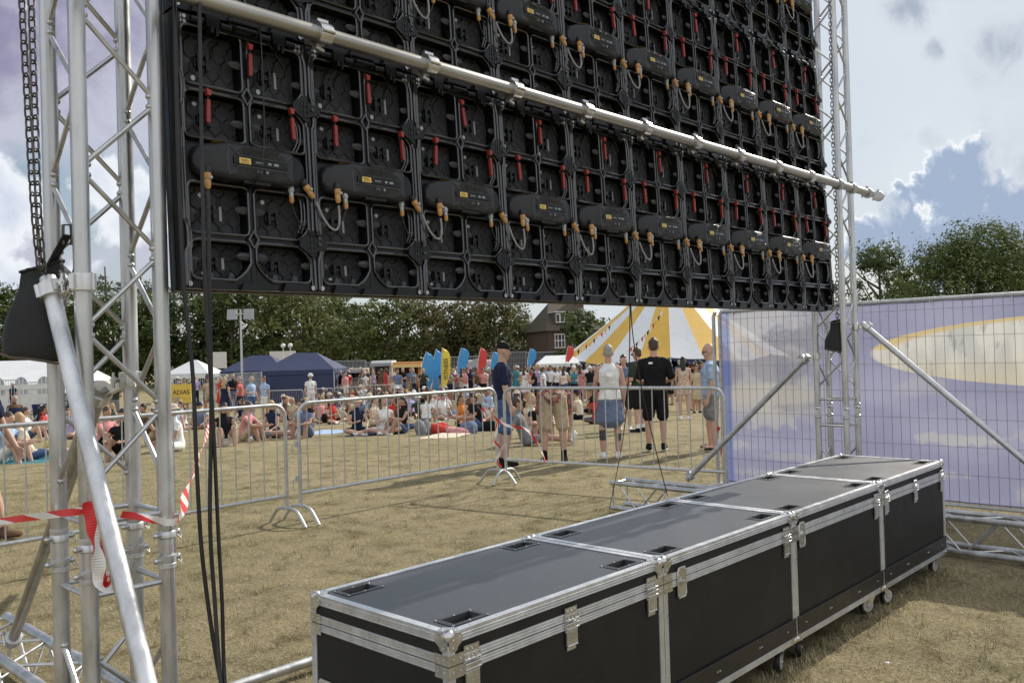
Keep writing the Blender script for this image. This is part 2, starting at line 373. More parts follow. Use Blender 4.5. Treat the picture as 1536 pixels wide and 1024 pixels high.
def g_head(mb, b, detail=True):
    c, u, x, y = b.hc, b.hd, b.hx, b.look; k = .94 if b.girl else 1.0
    tab = [(-.118, .026, .03, .048), (-.095, .046, .052, .03), (-.055, .065, .076, .014), (-.01, .073, .09, .004), (.04, .078, .097, -.002), (.08, .072, .088, -.008), (.108, .048, .06, -.012)]
    loft(mb, [(c+u*h*k+y*o*k, x, y, rx*k, ry*k) for h, rx, ry, o in tab], 16)
    limb(mb, [b.nb-b.t*.05, b.nb+b.hd*.05, c-u*.06-y*.01], [.068*k, .058*k, .055*k])
    if detail:
        limb(mb, [c+u*.012*k+y*.088*k, c-u*.03*k+y*.108*k, c-u*.038*k+y*.09*k], [.009, .013, .011])   # nose
        limb(mb, [c-u*.068*k+y*.078*k-x*.02, c-u*.069*k+y*.085*k, c-u*.068*k+y*.078*k+x*.02], [.005, .008, .005])  # lips
        limb(mb, [c+u*.022*k+y*.086*k-x*.045, c+u*.026*k+y*.094*k, c+u*.022*k+y*.086*k+x*.045], [.009, .01, .009])  # brow
        for sgn in (1, -1):
            e = c+x*sgn*.077*k-u*.012*k-y*.005
            limb(mb, [e-u*.026, e+x*sgn*.008, e+u*.024-y*.004], [.007, .012, .01])
def g_hair(mb, b, style='short'):
    c, u, x, y = b.hc, b.hd, b.hx, b.look; k = .94 if b.girl else 1.0
    loft(mb, [(c+u*h*k+y*o*k, x, y, rx*k, ry*k) for h, rx, ry, o in ((-.04, .06, .045, -.05), (0, .073, .06, -.043), (.035, .08, .085, -.02), (.07, .081, .096, -.012), (.1, .070, .084, -.012), (.119, .046, .056, -.014))], 16)
    if style == 'long':
        loft(mb, [(c+u*.02-y*.055, x, y, .072, .045), (c-u*.08-y*.08, x, y, .085, .035), (c-u*.2-y*.1, x, y, .08, .028), (c-u*.3-y*.09, x, y, .05, .02)], 14)
def remeshed(mb, name, vox, mats, it=3):
    me = mb.mesh('tmp', [])
    ob = bpy.data.objects.new('tmp', me); COL.objects.link(ob)
    md = ob.modifiers.new('r', 'REMESH'); md.mode = 'VOXEL'; md.voxel_size = vox
    sm = ob.modifiers.new('s', 'SMOOTH'); sm.factor = .5; sm.iterations = it
    res = bpy.data.meshes.new_from_object(ob.evaluated_get(bpy.context.evaluated_depsgraph_get()))
    bpy.data.objects.remove(ob); bpy.data.meshes.remove(me)
    res.name = name; res.materials.clear()
    for q in mats: res.materials.append(q)
    res.polygons.foreach_set('use_smooth', [True]*len(res.polygons)); return res

def far_proto(name, b, sleeve=.55, shorts=.75, dress=False, longhair=False, vox=.022):
    """whole figure as one continuous mesh; slots: 0 skin 1 top 2 bottom 3 hair 4 shoes"""
    mb = MB(); g_torso(mb, b)
    for i in (0, 1): g_leg(mb, b, i, .004, 2.0); g_arm(mb, b, i); g_foot(mb, b, i, .006); g_hand(mb, b, i, False)
    g_head(mb, b); 
    if longhair: g_hair(mb, b, 'long')
    if dress: loft(mb, [(b.P+b.t*.1, b.sx, b.tf, .15, .12), (b.P-b.t*.1, b.sx, b.tf, .19, .15), (b.P-V((0, 0, .42)), b.sx, b.tf, .23, .18)] if b.P.z > .6 else torso_rings(b, .01, -.1, .2), 14)
    me = remeshed(mb, name, vox, [SKIN[0], CM['white'], CM['black'], HAIR['brown'], CM['black']], 2)
    segs = []   # (a, b, radius, class)
    segs.append((b.P-b.t*.1, b.P+b.t*.02, .15, 'hips')); segs.append((b.P+b.t*.04, b.P+b.t*.44, .15, 'torso')); segs.append((b.nb+b.hd*.03, b.nb+b.hd*.07, .055, 'neck'))
    segs.append((b.hc-b.hd*.05, b.hc+b.hd*.05, .085, 'head'))
    for i in (0, 1):
        segs += [(b.sho[i], b.elb[i], .05, 'ua'), (b.elb[i], b.wri[i]+b.fd[i]*.15, .035, 'fa'), (L(b.hip[i], b.knee[i], .15), b.knee[i], .072, 'th'), (b.knee[i], b.ank[i], .048, 'sh'),
                 (b.ank[i]-V((0, 0, .04)), b.ank[i]-V((0, 0, .04))+b.foot[i]*.16, .042, 'ft')]
    n = len(me.polygons); C = np.empty(n*3); me.polygons.foreach_get('center', C); C = C.reshape(n, 3)
    best = np.full(n, 1e9); cls = np.zeros(n, int); tt = np.zeros(n)
    for q, (a, e, r, c) in enumerate(segs):
        a = np.array(a); e = np.array(e); d = e-a; t = np.clip(((C-a)@d)/(d@d), 0, 1)
        ds = np.linalg.norm(C-(a+t[:, None]*d), axis=1)/r
        w = ds < best; best[w] = ds[w]; cls[w] = q; tt[w] = t[w]
    names = np.array([s[3] for s in segs])[cls]
    mi = np.zeros(n, int)
    mi[names == 'torso'] = 1; mi[(names == 'ua') & (tt < sleeve)] = 1
    if sleeve > 1: mi[(names == 'fa') & (tt < .55)] = 1
    low = 1 if dress else 2
    mi[names == 'hips'] = low; mi[(names == 'th') & (tt < shorts)] = low
    if shorts > 1: mi[names == 'sh'] = low; mi[names == 'th'] = low
    mi[names == 'ft'] = 4
    hl = C-np.array(b.hc); hz = hl@np.array(b.hd); hy = hl@np.array(b.look)
    hd = (names == 'head') & ((hz > .065) | ((hy < -.005) & (hz > -.06)) | ((hy < .05) & (hz > .035)))
    mi[hd] = 3
    if longhair: mi[(hy < -.03) & (hz > -.33) & (hz < .1) & (np.abs(hl@np.array(b.hx)) < .1) & (hy < -.055+.0*hz)] = 3
    if dress and b.P.z > .6: mi[(np.abs(C[:, 2]-(b.P.z-.2)) < .26) & (np.abs(C[:, 0]) < .25) & (names != 'fa') & (names != 'ua')] = 1
    me.polygons.foreach_set('material_index', mi.tolist()); return me

P_STAND = dict()
protos = {
 'stand_man': far_proto('standing_figure', Body(fat=1.08), .5, .85),
 'stand_trousers': far_proto('standing_figure', Body(fat=1.15, up=((.3, -.1, -1), (-.14, .1, -1)), fore=((-.5, .7, -.1), (-.02, .35, -1)), thigh=((.08, .03, -1), (-.1, -.04, -1))), .5, 2),
 'stand_woman': far_proto('standing_figure', Body(girl=1, fat=.97, up=((.12, .1, -1), (-.14, .05, -1)), fore=((-.45, .85, .1), (.3, .9, .05))), .12, .45, False, True),
 'stand_dress': far_proto('standing_figure', Body(girl=1, fat=1.0, up=((.2, -.1, -1), (-.12, 0, -1)), fore=((.1, .3, -1), (-.02, .2, -1)), thigh=((.09, .06, -1), (-.06, -.06, -1))), .1, .6, True, True),
 'stand_walk': far_proto('standing_figure', Body(fat=1.0, thigh=((.03, .35, -1), (-.03, -.28, -1)), shin=((0, .05, -1), (0, -.45, -1)), up=((.14, -.35, -1), (-.14, .35, -1)), fore=((.02, .1, -1), (0, .75, -1)), pelvis=.9), .45, .8),
 'stand_phone': far_proto('standing_figure', Body(fat=1.1, up=((.14, .25, -1), (-.16, .3, -.9)), fore=((-.3, .8, .5), (.25, .85, .45)), head=(0, .3, 1)), .5, .8),
 'cross': far_proto('seated_figure', Body(pelvis=.12, lean=(0, .14, 1), thigh=((.75, .72, .1), (-.75, .72, .1)), shin=((-.9, .25, -.2), (.9, .1, -.15)), up=((.2, .3, -.9), (-.2, .3, -.9)), fore=((-.35, .8, -.3), (.3, .8, -.35)), foot=((-.8, .5, .1), (.8, .5, .1)), fat=1.1), .5, .8),
 'cross_woman': far_proto('seated_figure', Body(girl=1, pelvis=.12, lean=(0, .1, 1), thigh=((.7, .75, .12), (-.7, .75, .12)), shin=((-.9, .2, -.2), (.9, .1, -.15)), up=((.2, .2, -.95), (-.25, .25, -.9)), fore=((-.5, .7, .2), (.3, .8, -.35)), foot=((-.8, .5, .1), (.8, .5, .1))), .15, .9, False, True),
 'knees': far_proto('seated_figure', Body(pelvis=.12, lean=(0, .22, 1), thigh=((.2, .72, .66), (-.2, .72, .66)), shin=((.0, .28, -.96), (0, .28, -.96)), up=((.2, .65, -.6), (-.2, .65, -.6)), fore=((-.35, .9, .0), (.35, .9, 0)), foot=((.1, 1, -.05), (-.1, 1, -.05))), .45, .7),
 'knees_woman': far_proto('seated_figure', Body(girl=1, pelvis=.12, lean=(.0, -.12, 1), thigh=((.12, .72, .66), (-.16, .76, .6)), shin=((.0, .25, -.96), (0, .3, -.94)), up=((.25, -.3, -.9), (-.2, .6, -.6)), fore=((.05, -.25, -1), (.3, .9, .2)), foot=((.1, 1, -.05), (-.1, 1, -.05))), .1, .5, False, True),
 'legs_out': far_proto('seated_figure', Body(pelvis=.12, lean=(0, -.38, 1), thigh=((.12, .98, .12), (-.12, .98, .05)), shin=((.02, .98, -.16), (-.02, .98, -.08)), up=((.3, -.55, -.85), (-.3, -.55, -.85)), fore=((.05, -.15, -1), (-.05, -.15, -1)), foot=((.3, .3, .95), (-.3, .3, .95))), .5, .6),
 'side_sit': far_proto('seated_figure', Body(girl=1, pelvis=.12, lean=(.18, 0, 1), thigh=((-.3, .95, .15), (-.75, .6, .1)), shin=((-.85, -.45, -.2), (-.5, -.8, -.1)), up=((.35, -.1, -1), (-.2, .3, -.9)), fore=((.12, -.05, -1), (.1, .8, -.3)), foot=((-.9, -.3, 0), (-.8, -.5, 0))), .12, .5, True, True),
 'chair': far_proto('chair_figure', Body(pelvis=.50, lean=(0, -.2, 1), thigh=((.15, 1, -.02), (-.15, 1, -.02)), shin=((.02, .12, -1), (-.02, .05, -1)), up=((.2, .2, -.95), (-.2, .2, -.95)), fore=((-.1, 1, -.15), (.15, 1, .1)), fat=1.15), .5, .8),
}
SLOT = ['skin', 'top', 'bottom', 'hair', 'shoe']
def put_far(kind, p, rz, top='white', bottom='black', hair='brown', skin=0, label='', sc=1.0, group='people in the festival crowd', shoe='black', hat=None):
    o = link('person', protos[kind], None, p, (0, 0, rz), (sc, sc, sc))
    for i, mm in enumerate((SKIN[skin], CM[top], CM[bottom], HAIR[hair], CM[shoe])):
        o.material_slots[i].link = 'OBJECT'; o.material_slots[i].material = mm
    tag(o, label, 'person', group)
    if hat:
        link('hat', HATS[kind], o).material_slots[0].link = 'OBJECT'
        o.children[-1].material_slots[0].material = CM[hat]
    return o
HATS = {}
def hat_mesh(b, brim=.13):
    mb = MB(); c = b.hc+b.hd*.055-b.look*.008
    mb.lathe([(brim, -.012), (brim*.98, 0), (.092, .008), (.088, .05), (.07, .085), (.03, .098)], c, b.hd, 18); return mb.mesh('hat', [CM['cream']])
HATS['stand_man'] = hat_mesh(Body(fat=1.08)); HATS['cross'] = hat_mesh(Body(pelvis=.12, lean=(0, .14, 1)))
HATS['knees'] = hat_mesh(Body(pelvis=.12, lean=(0, .22, 1))); HATS['legs_out'] = hat_mesh(Body(pelvis=.12, lean=(0, -.38, 1)))
HATS['cross_woman'] = hat_mesh(Body(girl=1, pelvis=.12, lean=(0, .1, 1))); HATS['chair'] = hat_mesh(Body(pelvis=.50, lean=(0, -.2, 1)))

from mathutils import noise as mnoise
def folds(me, amp):
    """cloth folds: push the surface along its normals"""
    off = V((random.uniform(0, 50), random.uniform(0, 50), 0))
    nrm = [v.normal.copy() for v in me.vertices]; new = []
    for v, nv in zip(me.vertices, nrm):
        p = v.co; q = V((p.x*9+p.z*5, p.y*9, p.z*7-p.x*4))+off
        a = mnoise.noise(q)
        new += tuple(p+nv*amp*(1-abs(a)*2.4))
    me.vertices.foreach_set('co', new)
    me.update(); return me
# ---- the nearer people, with clothes as parts
def near_person(b, p, rz, sc, label, skin=0, top='black', bottom='black', hair='brown', hairstyle='short', sleeve=.6, shorts=.9, shoe='black', sock=None, sole=None, cap=False, glasses=False, skirt=False, vest=False, vox=.0105, shirt_lo=-.04, tattoos=False, sandals=False, nohair=False):
    mb = MB(); g_torso(mb, b, -.012)
    for i in (0, 1): g_leg(mb, b, i, 0, 2.0); g_arm(mb, b, i); g_foot(mb, b, i); g_hand(mb, b, i)
    g_head(mb, b)
    me = remeshed(mb, 'person', vox*.8, [SKIN[skin], INK], 2)
    if tattoos:
        n = len(me.polygons); C = np.empty(n*3); me.polygons.foreach_get('center', C); C = C.reshape(n, 3); mi = np.zeros(n, int)
        mi[(C[:, 0] < -.02) & (C[:, 2] > .28) & (C[:, 2] < .44) & (C[:, 1] < .03)] = 1
        mi[(C[:, 0] > .02) & (C[:, 2] > .27) & (C[:, 2] < .38) & (C[:, 0] > .11-.02)] = 1
        me.polygons.foreach_set('material_index', mi.tolist())
    o = link('person', me, None, p, (0, 0, rz), (sc, sc, sc)); tag(o, label, 'person')
    mb = MB(); g_torso(mb, b, .008, shirt_lo-.05 if not skirt else -.02, .48)
    if not vest:
        for i in (0, 1): g_arm(mb, b, i, .014, sleeve)
    link('shirt' if not skirt or not vest else 'vest_top', folds(remeshed(mb, 'shirt', vox, [CM[top]]), .008), o)
    mb = MB()
    if skirt:
        loft(mb, [(b.P+b.t*.08, b.sx, b.tf, .155, .12), (b.P-V((0, 0, .05)), b.sx, b.tf, .185, .14), (b.P-V((0, 0, .2)), b.sx, b.tf, .205, .155), (b.P-V((0, 0, .36)), b.sx, b.tf, .225, .165)], 18)
    else:
        g_torso(mb, b, .006, -.1, .03)
        for i in (0, 1): g_leg(mb, b, i, .017, shorts, flare=.012 if shorts <= 1 else 0)
    link('skirt' if skirt else ('shorts' if shorts <= 1 else 'trousers'), folds(remeshed(mb, 'shorts', vox, [CM[bottom]]), .006), o)
    for i in (0, 1):
        mb = MB()
        if sandals:
            a = b.ank[i]; f = b.foot[i]; x = f.cross(V((0, 0, 1))).normalized(); bs = a-V((0, 0, .078))
            loft(mb, [(bs-f*.06, x, V((0, 0, 1)), .036, .012), (bs+f*.08, x, V((0, 0, 1)), .046, .012), (bs+f*.18, x, V((0, 0, 1)), .04, .01)])
            limb(mb, [bs+f*.09-x*.05+V((0, 0, .01)), bs+f*.085+V((0, 0, .065)), bs+f*.09+x*.05+V((0, 0, .01))], [.014, .014, .014])
        else: g_foot(mb, b, i, .008); limb(mb, [b.ank[i]-V((0, 0, .03)), b.ank[i]+V((0, 0, .02))], [.046, .044])
        link('shoe', remeshed(mb, 'shoe', .009, [CM[shoe]], 1), o)
        if sole:
            a = b.ank[i]; f = b.foot[i]; x = f.cross(V((0, 0, 1))).normalized(); bs = a-V((0, 0, .076))
            mb = MB(); loft(mb, [(bs-f*.055, x, V((0, 0, 1)), .042, .013), (bs+f*.08, x, V((0, 0, 1)), .053, .013), (bs+f*.178, x, V((0, 0, 1)), .046, .012)]); link('sole', remeshed(mb, 'sole', .009, [CM[sole]], 1), o)
        if sock:
            mb = MB(); limb(mb, [b.ank[i]-V((0, 0, .02)), b.ank[i]+V((0, 0, .1))], [.042, .044]); link('sock', remeshed(mb, 'sock', .01, [CM[sock]], 1), o)
    if not nohair:
        mb = MB(); g_hair(mb, b, hairstyle); link('hair', remeshed(mb, 'hair', .009, [HAIR[hair]], 2), o)
    c, u, x, y = b.hc, b.hd, b.hx, b.look
    for sgn in (1, -1):
        e = MB(); e.ball(c+u*.004+y*.082+x*sgn*.031, .012, 8, 6); e.ball(c+u*.004+y*.0915+x*sgn*.031, .0055, 6, 4, 1)
        e.build('eye', [CM['white'], SHADES], o)
    if glasses:
        g = MB()
        for sgn in (1, -1):
            q = c+u*.004+y*.098+x*sgn*.033
            g.bar(q-x*.027, q+x*.027, .012, .036, 0, u); g.bar(q+x*sgn*.027, c+x*sgn*.077-y*.0+u*.004, .006, .008, 0, u)
        g.bar(c+u*.008+y*.1-x*.01, c+u*.008+y*.1+x*.01, .006, .006); g.build('sunglasses', SHADES, o)
    if cap:
        g = MB(); loft(g, [(c+u*.035-y*.004, x, y, .083, .103), (c+u*.075-y*.006, x, y, .08, .098), (c+u*.115-y*.01, x, y, .058, .07), (c+u*.128-y*.01, x, y, .03, .035)], 18)
        loft(g, [(c+u*.038+y*.07, x, u, .074, .013), (c+u*.03+y*.13, x, u, .068, .012), (c+u*.02+y*.19, x, u, .045, .011)], 14)
        link('cap', remeshed(g, 'cap', .008, [CM['black']], 2), o)
    return o
# ------------------------------------------------------------------ ground
def ground_material():
    m = mat('dry_grass', (.3, .22, .12), .95, 0, .1); b = m.node_tree.nodes['Principled BSDF']
    geo = nd(m, 'ShaderNodeNewGeometry')
    def noise(s, d, r=.6, st=None):
        n = nd(m, 'ShaderNodeTexNoise'); n.inputs['Scale'].default_value = s; n.inputs['Detail'].default_value = d; n.inputs['Roughness'].default_value = r
        src = geo.outputs['Position']
        if st:
            mp = nd(m, 'ShaderNodeMapping'); mp.inputs['Scale'].default_value = st; mp.inputs['Rotation'].default_value = (0, 0, .7); lk(m, src, mp.inputs[0]); src = mp.outputs[0]
        lk(m, src, n.inputs['Vector']); return n
    fine = noise(38, 10, .75); mid = noise(2.6, 8, .65); big = noise(.33, 5, .6)
    straw = ramp(m, fine.outputs['Fac'], [(.26, (.13, .112, .064)), (.43, (.272, .228, .137)), (.56, (.385, .328, .208)), (.74, (.52, .455, .315))])
    patch = ramp(m, mid.outputs['Fac'], [(.33, (.50, .47, .38)), (.5, (.95, .95, .92)), (.68, (1.15, 1.12, 1.05))])
    mul = nd(m, 'ShaderNodeMixRGB'); mul.blend_type = 'MULTIPLY'; mul.inputs[0].default_value = 1; lk(m, straw.outputs[0], mul.inputs[1]); lk(m, patch.outputs[0], mul.inputs[2])
    gr = ramp(m, big.outputs['Fac'], [(.42, (0, 0, 0)), (.66, (.6, .6, .6))])
    n4 = noise(9, 6, .7); gm = nd(m, 'ShaderNodeMath'); gm.operation = 'MULTIPLY'; lk(m, gr.outputs[0], gm.inputs[0]); lk(m, n4.outputs['Fac'], gm.inputs[1])
    mx = nd(m, 'ShaderNodeMixRGB'); lk(m, gm.outputs[0], mx.inputs[0]); lk(m, mul.outputs[0], mx.inputs[1]); mx.inputs[2].default_value = (.17, .17, .065, 1)
    lk(m, mx.outputs[0], b.inputs['Base Color'])
    bp = nd(m, 'ShaderNodeBump'); bp.inputs['Strength'].default_value = .9; bp.inputs['Distance'].default_value = .035; lk(m, fine.outputs['Fac'], bp.inputs['Height'])
    bp2 = nd(m, 'ShaderNodeBump'); bp2.inputs['Strength'].default_value = .6; bp2.inputs['Distance'].default_value = .12; lk(m, noise(5, 6).outputs['Fac'], bp2.inputs['Height']); lk(m, bp2.outputs[0], bp.inputs['Normal'])
    lk(m, bp.outputs[0], b.inputs['Normal']); return m
CU0_, CV0_ = 1.833, 2.0445
def build_ground():
    mb = MB(); ds = [-400, -120, -40, -12, -4, 0, 4, 8] + [9+i*2 for i in range(26)] + [65, 80, 110, 160, 260, 450, 900]
    ws = [-900, -400, -200, -100, -50, -25, -10, 0, 10, 25, 50, 100, 200, 400, 900]
    rt = V((FH.y, -FH.x, 0))
    for d in ds:
        for w in ws:
            p = FH*d+rt*w; mb.v.append((p.x, p.y, zg(d)))
    n = len(ws)
    for i in range(len(ds)-1):
        for j in range(n-1): mb.face((i*n+j, i*n+j+1, (i+1)*n+j+1, (i+1)*n+j), 0, True)
    tag(mb.build('ground', ground_material()), kind='structure')
    # short dry straw lying over the turf close by
    N = 120000; rng = np.random.default_rng(3)
    d = 1.8+9.5*rng.random(N)**1.35; w = (rng.random(N)*2-1)*(d*.66+.4)
    P = np.outer(d, np.array(FH))+np.outer(w, np.array(rt)); P[:, 2] = 0
    # tufts that escaped the mower
    nt_, per = 1500, 22; td = 2.2+13*rng.random(nt_)**1.2; tw = (rng.random(nt_)*2-1)*(td*.62+.3); T = np.outer(td, np.array(FH))+np.outer(tw, np.array(rt)); T[:, 2] = 0
    ne = 260; ex = CU0_+rng.random(ne)*4.9; ey = np.where(rng.random(ne) < .5, CV0_+rng.random(ne)*.16-.10, CV0_+.72+rng.random(ne)*.12); T = np.concatenate([T, np.stack([ex, ey, np.zeros(ne)], 1)])
    TP = np.repeat(T, per, 0)+np.concatenate([rng.normal(size=(len(T)*per, 2))*.022, np.zeros((len(T)*per, 1))], 1); P = np.concatenate([P, TP]); nN = len(P)-N; tall = np.concatenate([np.zeros(N, bool), np.ones(nN, bool)])
    keep = ~((P[:, 0] > 1.75) & (P[:, 0] < 6.75) & (P[:, 1] > 2.10) & (P[:, 1] < 2.72)); P = P[keep]; tall = tall[keep]; N = len(P)
    a = rng.random(N)*2*PI; ln = .016+.045*rng.random(N)**2.2; el = rng.random(N)**1.5*1.15; ln = np.where(tall, .02+.045*rng.random(N), ln); el = np.where(tall, .5+.9*rng.random(N), el)
    dv = np.stack([np.cos(a)*np.cos(el), np.sin(a)*np.cos(el), np.sin(el)], 1)*ln[:, None]; sd = np.stack([-np.sin(a), np.cos(a), np.zeros(N)], 1)*.0016
    P[:, 2] += .003
    vs = np.empty((N*3, 3)); vs[0::3] = P-sd; vs[1::3] = P+sd; vs[2::3] = P+dv
    me = bpy.data.meshes.new('dry_straw'); me.from_pydata(vs.tolist(), [], np.arange(N*3).reshape(N, 3).tolist())
    ms = [noisy('straw_pale', (.5, .43, .28), .8, var=.3, scale=2), noisy('straw_tan', (.33, .27, .16), .8, var=.3, scale=2), noisy('straw_green', (.16, .17, .06), .8, var=.3, scale=2)]
    for q in ms: me.materials.append(q)
    me.polygons.foreach_set('material_index', np.where(tall, rng.choice([0, 1, 2], N, p=[.3, .4, .3]), rng.choice([0, 1, 2], N, p=[.36, .5, .14])).tolist())
    tag(link('dry_straw', me), 'short dry straw lying over the parched grass', 'straw', kind='stuff')
build_ground()

# ------------------------------------------------------------------ sky and sun
SUN_AZ, SUN_EL = math.radians(2.6), math.radians(35)
sd = V((math.cos(SUN_AZ)*math.cos(SUN_EL), math.sin(SUN_AZ)*math.cos(SUN_EL), math.sin(SUN_EL)))
sl = bpy.data.lights.new('sun', 'SUN'); sl.energy = 4.3; sl.angle = math.radians(.6); sl.color = (1, .93, .82)
so = bpy.data.objects.new('sun', sl); COL.objects.link(so); so.rotation_euler = sd.to_track_quat('Z', 'Y').to_euler(); so.location = (0, 0, 30)
def build_world():
    w = bpy.data.worlds.new('World'); SC.world = w; w.use_nodes = True
    nt = w.node_tree; nt.nodes.clear(); N = lambda t: nt.nodes.new(t); K = nt.links.new
    out = N('ShaderNodeOutputWorld'); bg = N('ShaderNodeBackground'); K(bg.outputs[0], out.inputs[0])
    sky = N('ShaderNodeTexSky'); sky.sky_type = 'NISHITA'; sky.sun_disc = False; sky.sun_elevation = SUN_EL; sky.sun_rotation = PI/2-SUN_AZ
    sky.air_density = 1.1; sky.dust_density = 1.2; sky.ozone_density = 1.5
    tc = N('ShaderNodeTexCoord'); nrm = N('ShaderNodeVectorMath'); nrm.operation = 'NORMALIZE'; K(tc.outputs['Generated'], nrm.inputs[0]); D = nrm.outputs[0]
    def math_(op, a, b=None, clamp=False):
        n = N('ShaderNodeMath'); n.operation = op; n.use_clamp = clamp
        for i, q in enumerate((a, b)):
            if q is None: continue
            if isinstance(q, (int, float)): n.inputs[i].default_value = q
            else: K(q, n.inputs[i])
        return n.outputs[0]
    def mrange(v, a, b, c=0, d=1, sm=False):
        n = N('ShaderNodeMapRange'); n.interpolation_type = 'SMOOTHSTEP' if sm else 'LINEAR'
        K(v, n.inputs['Value']); n.inputs['From Min'].default_value = a; n.inputs['From Max'].default_value = b; n.inputs['To Min'].default_value = c; n.inputs['To Max'].default_value = d
        return n.outputs[0]
    def noise(vec, s, det, rough=.6, off=None, dist=0):
        n = N('ShaderNodeTexNoise'); n.inputs['Scale'].default_value = s; n.inputs['Detail'].default_value = det; n.inputs['Roughness'].default_value = rough; n.inputs['Distortion'].default_value = dist
        if off:
            mp = N('ShaderNodeMapping'); mp.inputs['Location'].default_value = off; K(vec, mp.inputs[0]); vec = mp.outputs[0]
        K(vec, n.inputs['Vector']); return n.outputs['Fac']
    def dot(vec):
        n = N('ShaderNodeVectorMath'); n.operation = 'DOT_PRODUCT'; K(D, n.inputs[0]); n.inputs[1].default_value = vec; return n.outputs['Value']
    def mix(f, a, b):
        n = N('ShaderNodeMixRGB'); 
        if isinstance(f, (int, float)): n.inputs[0].default_value = f
        else: K(f, n.inputs[0])
        for i, q in ((1, a), (2, b)):
            if isinstance(q, tuple): n.inputs[i].default_value = (*q, 1)
            else: K(q, n.inputs[i])
        return n.outputs[0]
    skyc = N('ShaderNodeMixRGB'); skyc.blend_type = 'MULTIPLY'; skyc.inputs[0].default_value = 1; K(sky.outputs[0], skyc.inputs[1]); skyc.inputs[2].default_value = (.085, .085, .085, 1)
    col = skyc.outputs[0]
    toward = dot(tuple(sd))
    # thin bright veil of high cloud, thickest towards the sun
    veil = math_('MULTIPLY', mrange(toward, .28, .74, .12, .93, True), mrange(noise(D, 2.6, 8, .55), .25, .62, .55, 1))
    col = mix(veil, col, VEIL)
    # bright unseen cloud added behind the viewer to fill reflections and dark fronts
    behind = mrange(dot(tuple(-FW)), -.25, .55, 0, .9, True)
    col = mix(behind, col, (.96, .98, 1.0))
    # broad soft cloud sheet
    sh = noise(D, 3.2, 9, .58, (3.1, .4, 1.7)); cover = mrange(sh, .46, .60, 0, .85, True)
    shade = mrange(sh, .5, .72, 0, 1, True)
    sheet = mix(shade, SHEET_HI, SHEET_LO)
    col = mix(math_('MULTIPLY', cover, mrange(toward, -.15, .25, .9, .45, True)), col, sheet)
    # cumulus heaps, each at its own bearing
    det = noise(D, 15, 14, .62, (.7, 2.2, .1), .5)
    det2 = noise(D, 34, 6, .6)
    dens = None
    for px, py, r, k in CUMULUS:
        dv = V(ray(px, py)).normalized(); a = r/FPX
        g = math_('MULTIPLY', mrange(dot(tuple(dv)), math.cos(a*1.6), 1.0, 0, 1), k)
        dens = g if dens is None else math_('MAXIMUM', dens, g)
    body = math_('ADD', dens, math_('ADD', mrange(det, .3, .7, -.5, .5), mrange(det2, .3, .7, -.07, .07)))
    body = math_('MULTIPLY', body, mrange(dens, .0, .12, 0, 1))
    alpha = mrange(body, .34, .44, 0, 1, True)
    thick = math_('ADD', mrange(body, .38, .72, 0, 1, True), mrange(noise(D, 22, 10, .62, (5, 1, 3), .3), .3, .7, -.28, .28), True)
    rp = N('ShaderNodeValToRGB'); e = rp.color_ramp.elements; e[0].position = 0; e[0].color = (*CU[0], 1); e[1].position = .8; e[1].color = (*CU[2], 1); q = e.new(.42); q.color = (*CU[1], 1); q.position = .26; K(thick, rp.inputs[0])
    col = mix(alpha, col, rp.outputs[0])
    # left: soft lilac decks over blue, white heaps between
    sof = noise(D, 5.5, 9, .58, (2.2, .3, 4.1), .2)
    for lst, lo_, hi_, cw, cd, amp in (LILAC + LHEAP + LGREY):
        dn = None
        for px, py, r, k in lst:
            dv = V(ray(px, py)).normalized(); a = r/FPX; g = math_('MULTIPLY', mrange(dot(tuple(dv)), math.cos(a*1.6), 1.0, 0, 1), k); dn = g if dn is None else math_('MAXIMUM', dn, g)
        bd = math_('MULTIPLY', math_('ADD', dn, math_('ADD', mrange(sof, .3, .7, -amp, amp), mrange(det, .3, .7, -amp*.55, amp*.55))), mrange(dn, 0, .15, 0, 1))
        col = mix(mrange(bd, lo_, hi_, 0, 1, True), col, mix(mrange(bd, hi_-.04, hi_+.4, 0, 1, True), cw, cd))
    # below the horizon: dull earth
    sep = N('ShaderNodeSeparateXYZ'); K(D, sep.inputs[0])
    col = mix(mrange(sep.outputs['Z'], -.03, -.005, 1, 0), col, (.16, .13, .08))
    K(col, bg.inputs['Color']); bg.inputs['Strength'].default_value = 1.0
VEIL = (.58, .64, .70); SHEET_HI = (.70, .74, .82); SHEET_LO = (.40, .42, .52)
CU = [(.84, .87, .90), (.50, .58, .69), (.335, .415, .56)]
LGREY = [([(1490, 80, 42, .85), (1470, 112, 24, .8), (1508, 60, 30, .7), (1372, 6, 40, .8), (1404, 74, 18, .75), (1398, 208, 26, .6), (1360, 205, 20, .5), (1330, 250, 90, .46), (1440, 170, 60, .42), (1290, 120, 80, .36), (1520, 230, 50, .45), (1340, 70, 60, .4)], .36, .54, (.60, .65, .715), (.35, .405, .495), .42)]
LHEAP = [([(20, 300, 60, .8), (60, 320, 40, .7), (150, 285, 45, .8), (200, 300, 45, .8), (170, 330, 50, .7), (255, 300, 40, .7), (-40, 280, 80, .8), (20, 440, 60, .5), (120, 410, 70, .5)], .40, .56, (.78, .81, .86), (.50, .56, .69), .32)]
LILAC = [([(100, 40, 150, .9), (10, 130, 110, .8), (210, 110, 110, .75), (260, 10, 120, .8), (-60, 60, 160, .9), (60, 380, 75, .62), (190, 375, 70, .6), (-30, 370, 70, .6)], .30, .60, (.50, .515, .61), (.27, .255, .385), .26)]
